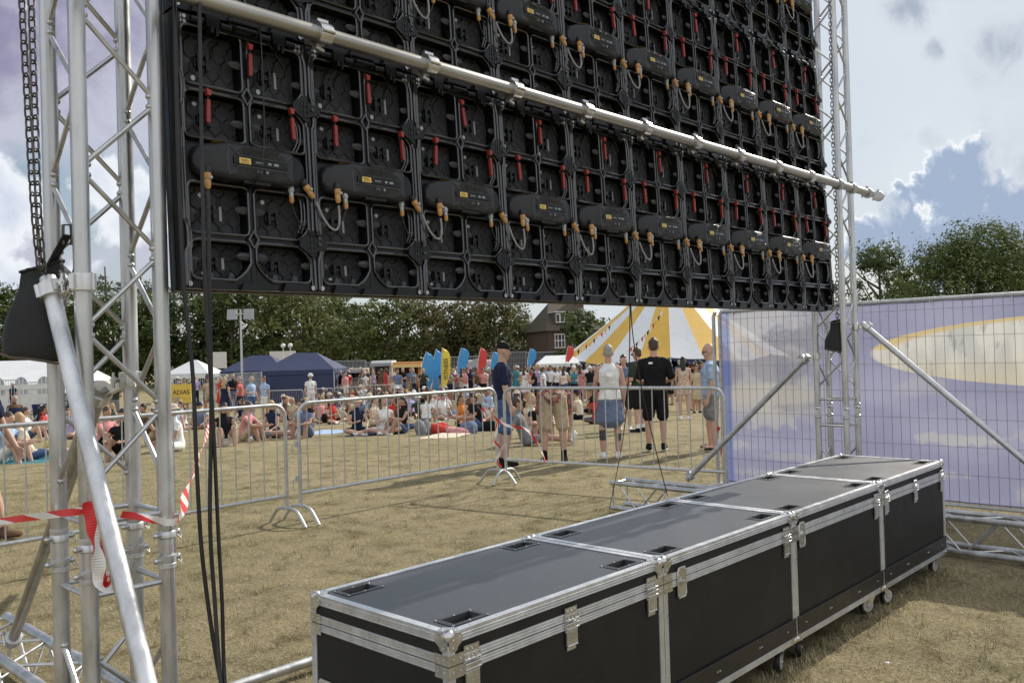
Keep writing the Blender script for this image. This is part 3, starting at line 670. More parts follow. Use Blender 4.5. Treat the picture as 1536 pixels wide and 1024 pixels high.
CUMULUS = [(1372, 288, 24, .9), (1352, 280, 14, .8), (1422, 268, 34, .95), (1445, 255, 22, .85), (1440, 325, 75, 1.0), (1390, 300, 45, .9), (1510, 325, 46, .9), (1500, 355, 50, .9), (1395, 350, 40, .85), (1300, 350, 26, .6), (1290, 375, 20, .7)]
build_world()

# ------------------------------------------------------------------ LED screen
PH, PW = .913, .498
SU, SV, SZ, TILT = 1.285, 2.69, 1.905, .045
def rpoly(x0, z0, x1, z1, c, n=3):
    """rectangle with chamfered/rounded corners c=(bl, br, tr, tl); ccw"""
    cs = [(x0, z0, c[0], (0, 1), (1, 0)), (x1, z0, c[1], (-1, 0), (0, 1)), (x1, z1, c[2], (0, -1), (-1, 0)), (x0, z1, c[3], (1, 0), (0, -1))]
    out = []
    for x, z, r, a, b in cs:
        p = (x+a[0]*r, z+a[1]*r); q = (x+b[0]*r, z+b[1]*r)
        for i in range(n+1):
            t = i/n; w = .35 if r > .035 else 1.0
            cx, cz = x*(w)+(p[0]+q[0])/2*(1-w), z*w+(p[1]+q[1])/2*(1-w)
            out.append(((1-t)**2*p[0]+2*t*(1-t)*cx+t*t*q[0], (1-t)**2*p[1]+2*t*(1-t)*cz+t*t*q[1]))
    return out
BAYS = []
for side in (0, 1):
    x0, x1 = (.024, .238) if side == 0 else (.260, .474)
    for row, (z0, z1) in enumerate(((.034, .164), (.186, .352), (.500, .656), (.676, .872))):
        inn, outc = .022, .03
        c = {0: (.028, .06, .022, .03) if side == 0 else (.06, .028, .045, .022), 1: (.022, .022, .02, .02), 2: (.02, .022, .022, .03), 3: (.03, .022, .02, .03)}[row]
        if side == 1: c = {0: (.06, .028, .05, .022), 1: (.022, .05, .02, .02), 2: (.022, .02, .05, .022), 3: (.022, .05, .03, .02)}[row]
        BAYS.append((x0, z0, x1, z1, c, row, side))
def led_frame():
    mb = MB(); yF, yB = -.050, -.001
    for x0, x1 in ((.001, .022), (.240, .258), (.476, .497)): mb.box((x0, yF, .004), (x1, yB, PH-.004))
    rows = [(.004, .034), (.164, .186), (.352, .500), (.656, .676), (.872, PH-.004)]
    for z0, z1 in rows:
        f = yF if z0 != .352 else -.03
        mb.box((.022, f+.002, z0), (.240, yB, z1)); mb.box((.258, f+.002, z0), (.476, yB, z1))
    for x0, z0, x1, z1, c, row, side in BAYS:
        P = rpoly(x0, z0, x1, z1, c); k = len(P)
        # wall of the bay
        n = mb.add([(a, yF, b) for a, b in P]); n2 = mb.add([(a, yB, b) for a, b in P])
        for i in range(k): mb.face((n+i, n+(i+1) % k, n2+(i+1) % k, n2+i))
        # corner webs
        q = k//4
        for ci, (cx, cz) in enumerate(((x0, z0), (x1, z0), (x1, z1), (x0, z1))):
            cc = mb.add([(cx, yF+.001, cz)]); ids = mb.add([(a, yF+.001, b) for a, b in P[ci*q:(ci+1)*q]])
            for i in range(q-1): mb.face((cc, ids+i, ids+i+1))
        # raised lip
        mb.tube([(a, yF-.004, b) for a, b in P], .0046, 6, 3, closed=True)
    # diamonds where the ribs cross
    for z in (.175, .666):
        R = [(.249, z-.028), (.267, z), (.249, z+.028), (.231, z)]
        mb.tube([(a, yF-.008, b) for a, b in R], .0055, 5, 3, closed=True, sm=False)
    # lens-shaped tabs
    for z in (.57, .275, .118, .775):
        for sg in (1, -1):
            n = []
            for i in range(7):
                t = i/6; x = .249+sg*(.008+.05*t); h = .013*math.sqrt(max(0, 1-t**2.4))+.0008
                n.append(mb.add([(x, yF+.006, z-h), (x, yF-.006+.01*t, z), (x, yF+.006, z+h)]))
            for a, b in zip(n, n[1:]):
                for j in (0, 1): mb.face((a+j, b+j, b+j+1, a+j+1) if sg > 0 else (a+j+1, b+j+1, b+j, a+j), 1, True)
        for xe, sg in ((.024, 1), (.474, -1)):
            n = []
            for i in range(6):
                t = i/5; x = xe+sg*.034*t; h = .012*math.sqrt(max(0, 1-t**2.2))+.0008
                n.append(mb.add([(x, yF+.008, z-.02-h), (x, yF-.003+.01*t, z-.02), (x, yF+.008, z-.02+h)]))
            for a, b in zip(n, n[1:]):
                for j in (0, 1): mb.face((a+j, b+j, b+j+1, a+j+1) if sg > 0 else (a+j+1, b+j+1, b+j, a+j), 1, True)
    # lower tray and its pads
    for x0, x1, h in ((.06, .15, .03), (.19, .30, .024), (.35, .45, .03)): mb.prism([(x0, .0), (x1, .0), (x1-.012, h), (x0+.012, h)], yF-.016, yF+.004, 0)
    for x0 in (.085, .16, .325, .405): mb.prism([(x0, .03), (x0+.03, .03), (x0+.026, .058), (x0+.012, .064)], -.03, -.012, 1)
    # double S-shaped guides by the right-hand stile
    for dx in (.0, .013):
        mb.tube(catmull([(.437+dx, yF+.014, .36), (.448+dx, yF+.004, .33), (.448+dx, yF+.002, .26), (.436+dx, yF+.01, .215)], 4), .0038, 6, 3)
        mb.tube(catmull([(.430+dx, yF+.014, .64), (.446+dx, yF+.003, .60), (.446+dx, yF+.003, .545), (.43+dx, yF+.01, .505)], 4), .0038, 6, 3)
    # glossy stiles with an S-bend round each corner lock
    for xe, sg in ((.0075, 1), (.4905, -1)):
        for o_, rr in ((0, .0062), (.0115, .0036)):
            pts = []
            for z, k in ((.012, 0), (.10, 0), (.125, .3), (.14, 1), (.20, 1), (.222, .3), (.24, 0), (.36, 0), (.58, 0), (.60, .3), (.625, 1), (.69, 1), (.712, .3), (.73, 0), (.83, 0), (.86, .8), (.90, 1.2)): pts.append((xe+sg*(o_+.010*k), yF-.005-(.0 if o_ == 0 else -.002), z))
            mb.tube(catmull(pts, 2), rr, 6, 3)
    for x in (.022, .038, .455, .471):
        for z in (.878, .895): mb.lathe([(.0055, 0), (.0065, .003), (.0065, .0045), (.003, .0045)], (x, yF-.002, z), (0, -1, 0), 8, 2)
    # silver eyelets in the bottom and top corners
    for x in (.018, .480):
        for z in (.018, PH-.03):
            mb.lathe([(.0075, 0), (.0085, .003), (.0085, .005), (.004, .005)], (x, yF-.001, z), (0, -1, 0), 10, 2)
    # rear tray round the screen modules
    mb.box((.0005, .0022, .0005), (PW-.0005, .03, PH-.0005), 0)
    return mb.mesh('frame', [M['black_cast'], M['tab_grey'], M['galv'], M['black_lip']])
def module_mesh(seed):
    """a back plate 1 x 1 in x and z (scaled to its bay) with wavy stiffening ribs"""
    rng = random.Random(seed); mb = MB(); W, H = .196, .16
    mb.box((0, -.0008, 0), (W, .0006, H), 0)
    n = 7
    for i in range(n+1):
        x0 = .012+i*(W-.024)/n; sg = 1 if i % 2 else -1
        prof = [(0, -1), (.18, -1), (.27, 1), (.53, 1), (.62, -1), (.84, -1), (.93, 1), (1, 1)]
        mb.tube([(x0+sg*.0082*k, -.0024, .006+t*(H-.012)) for t, k in prof], .0023, 5, 1)
    for z in (.150, .143): mb.bar((.03, -.002, z), (W-.05, -.002, z), .002, .003, 1)
    dx = .055 if seed % 2 else .06
    dz = .03 if seed > 1 else .132
    mb.lathe([(.0075, 0), (.0085, .002), (.0075, .0035), (.003, .003)], (dx, -.001, dz), (0, -1, 0), 10, 2)
    if seed in (0, 2): mb.box((.122, -.004, .05), (.131, -.001, .10), 3)
    return mb.mesh('module_cover', [M['black_plate'], M['black_ridge'], M['disc'], M['grey_mark']])
def clip_mesh():
    mb = MB()
    for x in (-.014, .014): mb.box((x-.005, -.017, -.022), (x+.005, 0, .022), 0); mb.ball((x, -.017, .014), .0045, 6, 4, 1); mb.ball((x, -.017, -.014), .0045, 6, 4, 1)
    mb.box((-.0092, -.013, -.007), (.0092, -.001, .007), 0); mb.box((-.026, -.009, -.012), (-.0192, -.001, .012), 0)
    return mb.mesh('module_clip', [M['black_cast'], M['tab_grey']])
def plate_lines():
    m = M['black_plate']; b = m.node_tree.nodes['Principled BSDF']; tc = nd(m, 'ShaderNodeTexCoord'); w = nd(m, 'ShaderNodeTexWave'); w.wave_type = 'BANDS'; w.bands_direction = 'Z'; w.inputs['Scale'].default_value = 55; lk(m, tc.outputs['Object'], w.inputs['Vector'])
    bp = nd(m, 'ShaderNodeBump'); bp.inputs['Strength'].default_value = .5; bp.inputs['Distance'].default_value = .002; lk(m, w.outputs['Fac'], bp.inputs['Height']); lk(m, bp.outputs[0], b.inputs['Normal'])
plate_lines()
MODS = [module_mesh(i) for i in range(4)]; CLIP = clip_mesh(); FRAME = led_frame()
def power_box():
    mb = MB(); zc = .425
    st = [(.048, .050, .05, .030), (.062, .095, .062, .030), (.09, .112, .085, .03), (.135, .122, .105, .03), (.14, .128, .110, .03), (.385, .118, .110, .03), (.39, .112, .105, .03), (.43, .098, .088, .03), (.458, .078, .066, .03), (.47, .04, .05, .03)]
    rings = []
    for x, h, dep, _ in st:
        r = min(.022, h*.3); pts = []
        for cx, cz, a0 in ((-dep+r, -h/2+r, PI), (-dep+r, h/2-r, PI/2)):
            for i in range(5):
                a = a0+ (PI/2*i/4 if cz < 0 else -0) if False else None
        # outline in (y, z): back edge, bottom front arc, top front arc, back edge
        pts.append((-.028, -h/2))
        for i in range(5):
            a = -PI/2-PI/2*i/4; pts.append((-dep+r+r*math.cos(a), -h/2+r+r*math.sin(a)))
        for i in range(5):
            a = PI-PI/2*i/4; pts.append((-dep+r+r*math.cos(a), h/2-r+r*math.sin(a)))
        pts.append((-.028, h/2))
        rings.append(mb.add([(x, y, zc+z) for y, z in pts]))
    k = 12
    for a, b in zip(rings, rings[1:]):
        for j in range(k-1): mb.face((a+j, a+j+1, b+j+1, b+j), 0, abs(mb.v[a][0]-mb.v[b][0]) > .006)
    mb.face([rings[0]+j for j in reversed(range(k))]); mb.face([rings[-1]+j for j in range(k)])
    return mb.mesh('power_box', [M['box_black']])
def box_bits():
    zc, y = .425, -.1095; out = {}
    mb = MB()
    for sg in (1, -1):
        for i in range(9):
            z = zc+sg*(.0175+i*.0042); a = .150+ .010*i*.6; b = .375-.006*i
            mb.tube([(a, y-.0005, z), ((a+b)/2, y-.003, z+sg*.001), (b, y-.0005, z)], .0015, 4)
    mb.tube([(.143, y-.001, zc-.05), (.138, y-.001, zc), (.143, y-.001, zc+.05)], .0018, 5); mb.tube([(.143, y-.001, zc+.05), (.18, y-.003, zc+.018), (.35, y-.003, zc+.016), (.38, y-.001, zc+.045)], .0016, 5)
    mb.tube([(.143, y-.001, zc-.05), (.18, y-.003, zc-.016), (.35, y-.003, zc-.018), (.38, y-.001, zc-.046)], .0016, 5)
    out['cooling_grille'] = mb.mesh('cooling_grille', [M['grille']])
    mb = MB(); mb.box((.158, y-.0052, zc-.010), (.362, y-.0002, zc+.012), 0)
    for x in (.238, .244, .250, .256, .262): mb.box((x, y-.0058, zc-.001), (x+.004, y-.0054, zc+.004), 1)
    for x0, x1 in ((.285, .297), (.307, .325)): mb.box((x0, y-.0062, zc-.002), (x1, y-.0054, zc+.006), 1)
    mb.box((.24, y-.006, zc-.034), (.262, y, zc-.024), 2); mb.box((.272, y-.007, zc-.036), (.286, y, zc-.022), 2); mb.lathe([(.004, 0), (.004, .002)], (.279, y-.0069, zc-.029), (0, -1, 0), 8, 1)
    out['control_strip'] = mb.mesh('control_strip', [M['black_cast'], M['grey_mark'], M['tab_grey']])
    mb = MB(); mb.box((.178, y-.0062, zc-.009), (.220, y-.0054, zc+.011), 0)
    for z in (.0055, .0015, -.005): mb.box((.184, y-.0068, zc+z-.0007), (.214 if z != .0055 else .205, y-.0063, zc+z+.0007), 1)
    out['rating_label'] = mb.mesh('rating_label', [M['label_yellow'], M['black_ridge']])
    mb = MB(); mb.quad([(.10, -.088, zc+.0585), (.152, -.104, zc+.0635), (.148, -.07, zc+.0635), (.106, -.062, zc+.0585)]); out['warning_sticker'] = mb.mesh('warning_sticker', [M['label_yellow']])
    mb = MB(); mb.box((.2, -.10, zc-.069), (.3, -.06, zc-.0595), 0); out['mount_foot'] = mb.mesh('mount_foot', [M['black_cast']])
    return out
PBOX = power_box(); PBITS = box_bits()
def latch_mesh():
    mb = MB()
    mb.prism([(-.0095, .014), (.0095, .010), (.006, -.008), (-.005, -.008)], -.014, .004, 0)
    mb.box((-.003, -.006, -.022), (.003, .002, -.0082), 1)
    mb.prism([(-.0055, -.022), (.0055, -.022), (.0066, -.092), (.004, -.1), (-.004, -.1), (-.0066, -.092)][::-1], -.011, .0, 0)
    mb.prism([(-.0085, -.019), (.0085, -.019), (.0095, -.098), (.006, -.106), (-.006, -.106), (-.0095, -.098)][::-1], .0006, .006, 1)
    return mb.mesh('latch', [M['red_handle'], M['black_cast']])
LATCH = latch_mesh()
def corner_lock():
    mb = MB(); mb.prism([(-.062, -.012), (-.012, -.048), (.0, -.048), (.0, .048), (-.012, .048), (-.062, .012)], -.012, .02, 0)
    for i in range(2):
        for j in range(3):
            x, z = -.022+i*.016, -.026+j*.021; mb.tube([(x-.006, -.014, z-.008), (x+.006, -.014, z-.008), (x+.006, -.014, z+.008), (x-.006, -.014, z+.008)], .0018, 4, 1, closed=True, sm=False)
    mb.prism([(.002, -.03), (.055, -.012), (.055, .006), (.002, .03)], -.008, .016, 0)
    mb.lathe([(.007, 0), (.007, .006), (.004, .007)], (.02, -.008, 0), (0, -1, 0), 8, 1)
    return mb.mesh('corner_lock', [M['black_cast'], M['tab_grey']])
LOCK = corner_lock()
def handle_mesh():
    mb = MB()
    mb.tube([(.195, -.062, .868), (.303, -.062, .868), (.303, -.062, .918), (.195, -.062, .918)], .0055, 6, closed=True, sm=False)
    mb.box((.2, -.056, .873), (.298, -.05, .913), 0); mb.tube([(.21, -.075, .893), (.288, -.075, .893)], .008, 8); mb.bar((.21, -.075, .893), (.21, -.055, .893), .012, .012); mb.bar((.288, -.075, .893), (.288, -.055, .893), .012, .012)
    for sg, xe in ((-1, .195), (1, .303)): mb.tube(catmull([(xe, -.062, .87), (xe+sg*.03, -.06, .88), (xe+sg*.06, -.058, .855), (xe+sg*.10, -.056, .80)], 4), .005, 6)
    return mb.mesh('carry_handle', [M['black_cast']])
HANDLE = handle_mesh()
def hook_mesh():
    mb = MB(); mb.prism([(-.022, .0), (.022, .0), (.026, .04), (-.026, .04)], -.03, .0, 0); mb.box((-.014, -.04, -.022), (-.004, -.0005, .0), 0); mb.box((.006, -.036, -.028), (.014, -.0005, .0), 0)
    mb.tube([(-.07, -.012, .018), (-.03, -.016, .018)], .012, 8); mb.tube([(.03, -.016, .018), (.07, -.012, .018)], .012, 8)
    return mb.mesh('top_hook', [M['black_cast']])
HOOK = hook_mesh()
ORD = ['first', 'second', 'third', 'fourth', 'fifth', 'sixth', 'seventh', 'eighth', 'ninth', 'tenth']
ROWN = ['bottom', 'middle', 'top']
def make_panel():
    t = thing('led_panel', '', 'screen panel')
    link('frame', FRAME, t)
    for x0, z0, x1, z1, c, row, side in BAYS:
        k = (row < 2)*2+side
        mo = link('module_cover', MODS[[2, 0, 1, 3][row] if side == 0 else [3, 1, 0, 2][row]], t, (x0+.004, -.0002, z0+.003), None, ((x1-x0-.008)/.196, 1, (z1-z0-.006)/.16))
        link('module_clip', CLIP, mo, (.085, -.001, .075))
    b = link('power_box', PBOX, t)
    for n, me in PBITS.items(): link(n, me, b)
    for x, z in ((.266, .838), (.104, .648), (.418, .642)): link('latch', LATCH, t, (x, -.062, z))
    for z in (.666, .175): link('corner_lock', LOCK, t, (.486, -.058, z))
    link('carry_handle', HANDLE, t)
    for x in (.125, .372): link('top_hook', HOOK, t, (x, -.054, .868))
    mb = MB(); mb.box((0, .031, 0), (PW, .045, PH)); mb.build('led_face', M['led'], t)
    return t
proto = make_panel(); first = True
def ppos(c, r): return V((SU+c*.5, SV+TILT*r*.9145, SZ+r*.9145))
for r in range(3):
    for c in range(10):
        o = proto if first else dup(proto); first = False
        o.location = ppos(c, r); o.rotation_euler = (-math.atan(TILT), 0, 0)
        where = f'{ORD[c]} from the left tower' if c < 5 else (f'{ORD[9-c]} from the right end' if c < 9 else 'at the far tower end')
        o['label'] = f'black LED panel back with red latches, {ROWN[r]} row, {where}'
        o['group'] = 'LED screen panels'
        for ch in o.children:
            if ch.name.startswith('latch'): ch.rotation_euler = (random.uniform(-.05, .02), random.gauss(0, .05), random.uniform(-.15, .15))
def pp(c, r, x, y, z):
    p = ppos(c, r); return V((p.x+x, p.y+y+TILT*z, p.z+z))
def plug_big(mb, p, d, hint=None):
    d = V(d).normalized(); mb.lathe([(.012, -.006), (.0125, -.004), (.0125, .012), (.0095, .016), (.0112, .018), (.0102, .038), (.006, .046)], p, d, 10, 1)
    mb.lathe([(.012, -.028), (.0145, -.026), (.0145, -.008), (.0125, -.0062)], p, d, 10, 0)
    mb.ball(tuple(V(p)+d*.01+V((.006, -.013, 0))), .006, 6, 4, 2)
def plug_small(mb, p, d):
    d = V(d).normalized(); mb.lathe([(.009, -.03), (.011, -.028), (.011, -.006), (.008, -.004), (.0075, .012)], p, d, 8, 2); mb.lathe([(.0085, .012), (.0085, .03), (.004, .036)], p, d, 8, 1)
for r in range(3):
    for c in range(10):
        nm = f'the {ORD[c]} power box' if c < 9 else 'the last power box'
        if c < 9 and (r < 2 or c > 6):
            # power jumper: big right plug of this box to big left plug of the next
            a = pp(c, r, .452, -.085, .378); b = pp(c+1, r, .078, -.095, .378); sag = random.uniform(.105, .135)
            t = thing('power_jumper', f'black power jumper cable with orange plugs hanging right of {nm}, {ROWN[r]} row', 'cable', a, 0, 'power jumper cables on the screen')
            mb = MB(); e = a+V((.035, -.008, -.05)); f = b+V((0, -.004, -.056))
            mb.tube([p-a for p in bez(e, e+V((.04, -.01, -sag*.9)), f+V((.005, -.02, -sag*1.05)), f, 16)], .0043, 7); mb.build('lead', M['lead_glare'], t)
            for p, d in ((a, V((.55, -.1, -.8))), (b, V((0, -.05, -1)))):
                mb = MB(); plug_big(mb, p-a, d); mb.build('plug', [M['cable'], M['orange_plug'], M['disc']], t)
            # data link
            a = pp(c, r, .398, -.07, .352); b = pp(c+1, r, .122, -.08, .352); sag = random.uniform(.11, .16)
            t = thing('data_link', f'thin data cable with orange collars drooping right of {nm}, {ROWN[r]} row', 'cable', a, 0, 'data link cables on the screen')
            mb = MB(); e = a+V((0, -.003, -.036)); f = b+V((0, -.003, -.036))
            mb.tube([p-a for p in bez(e, e+V((.02, -.01, -sag)), f+V((-.06, -.03, -sag*1.1)), f, 16)], .0026, 6); mb.build('lead', M['cable'], t)
            for p in (a, b):
                mb = MB(); plug_small(mb, p-a, (0, -.08, -1)); mb.build('plug', [M['cable'], M['orange_plug'], M['disc']], t)
# feed cables at the left edge of the screen
def hang(name, label, pts, r, m=None, cat='cable', plug=None):
    pts = [V(p) for p in pts]; t = thing(name, label, cat, pts[-1])
    mb = MB(); mb.tube([p-pts[-1] for p in catmull(pts, 10)], r, 8); mb.build('lead', m or M['cable'], t)
    if plug:
        mb = MB(); plug_big(mb, V(plug)-pts[-1], (0, -.05, -1)); mb.build('plug', [M['cable'], M['orange_plug'], M['disc']], t)
    return t
def cab(px, z_or_v, v): return [onv_(x, y, vv) for x, y, vv in px]
def onv_(x, y, v):
    d = ray(x, y); return CAMP+d*(v/d.y)
q = onv_(311, 262, 2.585)
hang('feed_cable', 'black power feed cable dropping from the orange plug of the lowest left power box', [q+V((0, 0, -.05)), onv_(313, 330, 2.58), onv_(314, 440, 2.58), onv_(317, 600, 2.58), onv_(315, 780, 2.57), onv_(322, 900, 2.56), onv_(331, 1020, 2.5), onv_(345, 1120, 2.4), V((1.25, 2.3, .012)), V((1.0, 1.9, .012))], .0068, plug=q)
hang('feed_cable', 'black feed cable falling the full height of the screen over the first panel', [onv_(296, -220, 2.55), onv_(297, -60, 2.55), onv_(300, 60, 2.56), onv_(303, 250, 2.565), onv_(308, 440, 2.565), onv_(319, 620, 2.57), onv_(327, 790, 2.57), onv_(333, 900, 2.56), onv_(337, 1020, 2.53), onv_(350, 1130, 2.4), V((1.3, 2.15, .012)), V((1.2, 1.7, .012))], .0062)
hang('feed_cable', 'black feed cable running down outside the left edge of the screen', [onv_(257, -220, 2.63), onv_(262, 0, 2.63), onv_(267, 220, 2.63), onv_(276, 430, 2.63), onv_(289, 560, 2.62), onv_(295, 700, 2.6), onv_(303, 830, 2.59), onv_(320, 960, 2.56), onv_(338, 1060, 2.5), onv_(350, 1150, 2.4), V((1.2, 2.1, .013)), V((.9, 1.6, .013))], .0068)
hang('signal_wire', 'thin black signal wire hanging across the first panel and its power box', [onv_(385, 18, 2.6), onv_(391, 55, 2.6), onv_(395, 140, 2.58), onv_(396, 210, 2.57), onv_(391, 255, 2.565), onv_(378, 280, 2.62), onv_(366, 292, 2.66)], .0022)
hang('guide_line', 'thin black line hanging from the screen down to the grass behind the cases', [onv_(945, 440, 2.72), onv_(945, 470, 2.75), onv_(943, 560, 3.1), onv_(934, 660, 3.6), V((*onz(914, 765, 0).xy, .006))], .0035)
hang('guide_line', 'thin black line slanting from the screen down to the case tops', [onv_(946, 445, 2.7), onv_(949, 500, 2.71), onv_(962, 580, 2.73), onv_(980, 660, 2.76), onv_(1001, 742, 2.80)], .003)
# ------------------------------------------------------------------ pipe behind the screen
def clamp_mb(mb, c, ax, r, w=.045, up=V((0, 0, 1)), mi=0):
    """two-piece pipe clamp round an axis, with hinge, eye bolt and wing nut"""
    c, ax = V(c), V(ax).normalized(); up = (up-ax*up.dot(ax)).normalized()
    mb.lathe([(r+.001, -w/2), (r+.012, -w/2+.002), (r+.013, 0), (r+.012, w/2-.002), (r+.001, w/2)], c, ax, 16, mi)
    b = c+up*(r+.012); mb.bar(b-ax*w*.4, b+ax*w*.4, .016, .02, mi, up)
    s = up.cross(ax); e = c+s*(r+.014); mb.tube([e-up*.03, e+up*.045], .006, 8, mi); mb.lathe([(.012, 0), (.012, .012)], e+up*.03, up, 6, mi, False)
    mb.tube([e+up*.038-ax*.026, e+up*.038+ax*.026], .0045, 6, mi)
    e = c-s*(r+.012); mb.tube([e-ax*w*.45, e+ax*w*.45], .008, 8, mi)
PV, PZ = 2.57, 2.825
t = thing('support_pipe', 'long silver pipe crossing behind the screen from end to end', 'pipe', (-.6, PV, PZ))
mb = MB(); PL = onv_(1307, 292, PV).x+.6; mb.tube([(0, 0, 0), (2, 0, .0), (5, 0, .004), (PL, 0, .008)], .0275, 20); mb.lathe([(.0275, 0), (.024, .001), (.022, -.006)], (PL+.002, 0, .008), (1, 0, 0), 20, 0); mb.build('tube', M['pipe'], t)
p0 = V((-.6, PV, PZ))
for c in range(1, 10):
    x = SU+c*.5
    mb = MB(); clamp_mb(mb, V((x, PV, PZ+.002))-p0, (1, 0, 0), .0285, .056); mb.bar(V((x, PV+.03, PZ-.005))-p0, V((x, SV-.045, PZ-.005))-p0, .05, .03); mb.tube([V((x-.02, PV+.02, PZ-.04))-p0, V((x+.02, PV+.03, PZ-.045))-p0], .012, 8)
    mb.build('clamp', M['chrome'], t)
for x, kind in ((7.1, 0), (7.33, 0), (6.55, 1), (6.8, 1)):
    x -= .28
    mb = MB(); clamp_mb(mb, V((x, PV, PZ+.006))-p0, (1, 0, 0), .0285, .04); mb.build('clamp', M['galv'], t)
# ------------------------------------------------------------------ truss towers
TS = .24                                              # chord spacing
def zig(mb, a0, a1, b0, b1, z0, z1, first, pitch=.49, r=.0082, off=.0):
    """zigzag lacing between two parallel chords (a, b are functions of z)"""
    pts = []; z = first; k = 0
    while z < z0: z += pitch/2; k += 1
    while z <= z1+1e-6:
        pts.append((z, k % 2)); z += pitch/2; k += 1
    A, B = a0, b0
    for (za, ka), (zb, kb) in zip(pts, pts[1:]):
        p = V(A if ka == 0 else B); q = V(A if kb == 0 else B); g = .016 if zb > za else -.016
        d = (q-p).normalized()
        mb.tube([p+V((0, 0, za+g))+d*.012, q+V((0, 0, zb-g))-d*.012], r, 8)
        for w, zz, s in ((p, za+g, 1), (q, zb-g, -1)): mb.ball(tuple(w+V((0, 0, zz))+d*s*.022), .0125, 8, 5, 0, (1, 1, .8))
def tower(label, u, v, ztop, seam=1.06):
    t = thing('truss_tower', label, 'truss tower', (u+TS/2, v+TS/2, 0))
    o = V((-TS/2, -TS/2, 0)); C = {2: V((0, 0, 0))+o, 4: V((TS, 0, 0))+o, 1: V((0, TS, 0))+o, 3: V((TS, TS, 0))+o}
    for k in (1, 2, 3, 4):
        for z0, z1, nm in ((.02, seam-.04, 'lower_chord'), (seam+.09, ztop, 'upper_chord')):
            mb = MB(); mb.tube([C[k]+V((0, 0, z0)), C[k]+V((0, 0, (z0+z1)/2)), C[k]+V((0, 0, z1))], .025, 20); mb.build(nm, M['alu'], t)
        mb = MB()
        mb.lathe([(.0255, -.045), (.0285, -.043), (.0285, -.03), (.026, -.028), (.0285, -.022), (.0285, -.004), (.022, 0), (.022, .05), (.0285, .054), (.0285, .072), (.026, .075), (.0285, .08), (.0285, .092), (.0255, .094)], C[k]+V((0, 0, seam)), (0, 0, 1), 18)
        mb.box(tuple(C[k]+V((-.024, -.013, seam+.002))), tuple(C[k]+V((.024, .013, seam+.05))), 0)
        for zz in (-.016, .064): mb.tube([C[k]+V((-.04, -.012, seam+zz)), C[k]+V((.04, .012, seam+zz))], .0075, 8, 1); mb.ball(tuple(C[k]+V((.041, .0123, seam+zz))), .011, 8, 5, 1); mb.ball(tuple(C[k]+V((-.041, -.0123, seam+zz))), .010, 8, 5, 1)
        cp = mb.build('coupler', [M['trim'], M['chrome']], t)
        mb = MB(); 
        for zz in (-.016, .064):
            e = C[k]+V((.045, .014, seam+zz)); mb.tube([e, e+V((.012, .006, -.014)), e+V((.004, -.012, -.022)), e+V((-.008, -.01, -.008))], .0018, 5)
        mb.build('spring_clip', M['galv'], cp)
    for (a, b, ph) in ((2, 4, 0), (3, 1, 0), (1, 2, 0), (4, 3, 0)):
        mb = MB(); f = 2.27-.49*8
        zig(mb, C[a], None, C[b], None, seam+.17, ztop-.05, f)
        mb.build('upper_lacing', M['alu'], t)
        for zz in (seam+.135, seam-.085, .06): mb = MB(); mb.tube([C[a]+V((0, 0, zz)), C[b]+V((0, 0, zz))], .0095, 8); mb.build('end_strut', M['alu'], t)
        mb = MB(); zig(mb, C[a], None, C[b], None, .1, seam-.12, f)
        mb.build('lower_lacing', M['alu'], t)
    return t
LU, LV, RU, RV = 1.01, 2.734, 7.09, 2.905
tl = tower('near silver box truss tower left of the screen', LU, LV, 5.6)
tr = tower('far silver box truss tower at the right end of the screen', RU, RV, 5.6)
tr.rotation_euler = (0, 0, 0)
def base_beam(label, u, v0, v1, top=.30):
    t = thing('base_truss', label, 'base truss', (u, v0, 0)); z0, z1 = .045, top
    C = [V((0, 0, z0)), V((TS, 0, z0)), V((TS, 0, z1)), V((0, 0, z1))]; Ln = v1-v0
    for c in C: mb = MB(); mb.tube([c, c+V((0, Ln/2, 0)), c+V((0, Ln, 0))], .025, 16); mb.lathe([(.025, 0), (.02, .001), (.019, -.01)], c+V((0, Ln+.001, 0)), (0, 1, 0), 16); mb.build('chord', M['alu'], t)
    for a, b, horiz in ((0, 3, 0), (1, 2, 0), (0, 1, 1), (3, 2, 1)):
        mb = MB(); y = .06; k = 0; A, B = C[a], C[b]
        while y+.25 < Ln:
            p, q = (A, B) if k % 2 == 0 else (B, A); mb.tube([p+V((0, y, 0)), q+V((0, y+.23, 0))], .008, 7); y += .25; k += 1
        for yy in (.03, Ln-.03): mb.tube([A+V((0, yy, 0)), B+V((0, yy, 0))], .0085, 7)
        mb.build('lacing', M['alu'], t)
    return t
base_beam('silver ground truss running back from the left tower foot', 1.285, .9, 5.32)
base_beam('silver ground truss crossing under the far tower', 7.12, .5, 5.38)
def brace(label, p, q, r=.0245, m='alu_scuffed', chord=None, low=True):
    p, q = V(p), V(q); t = thing('brace_tube', label, 'brace', q); d = (q-p).normalized()
    mb = MB(); mb.tube([p-q, (p-q)*.5, V((0, 0, 0))], r, 22); mb.build('tube', M[m], t)
    mb = MB(); clamp_mb(mb, p-q+d*.05, d, r+.001, .05)
    if chord is not None:
        c = V(chord)-q; clamp_mb(mb, c, (0, 0, 1), .0262, .055, V((-1, -.6, 0))); mb.bar(c, p-q+d*.05, .035, .03)
    mb.build('swivel_clamp', M['chrome'], t)
    if low:
        mb = MB(); clamp_mb(mb, -d*.06, d, r+.001, .05); mb.build('swivel_clamp', M['galv'], t)
    return t
brace('scuffed silver brace tube leaning from the left tower towards the viewer', onu(72, 418, .945), V((.945, 1.72, .05)), chord=(LU, LV, onu(72, 428, .945).z+.005))
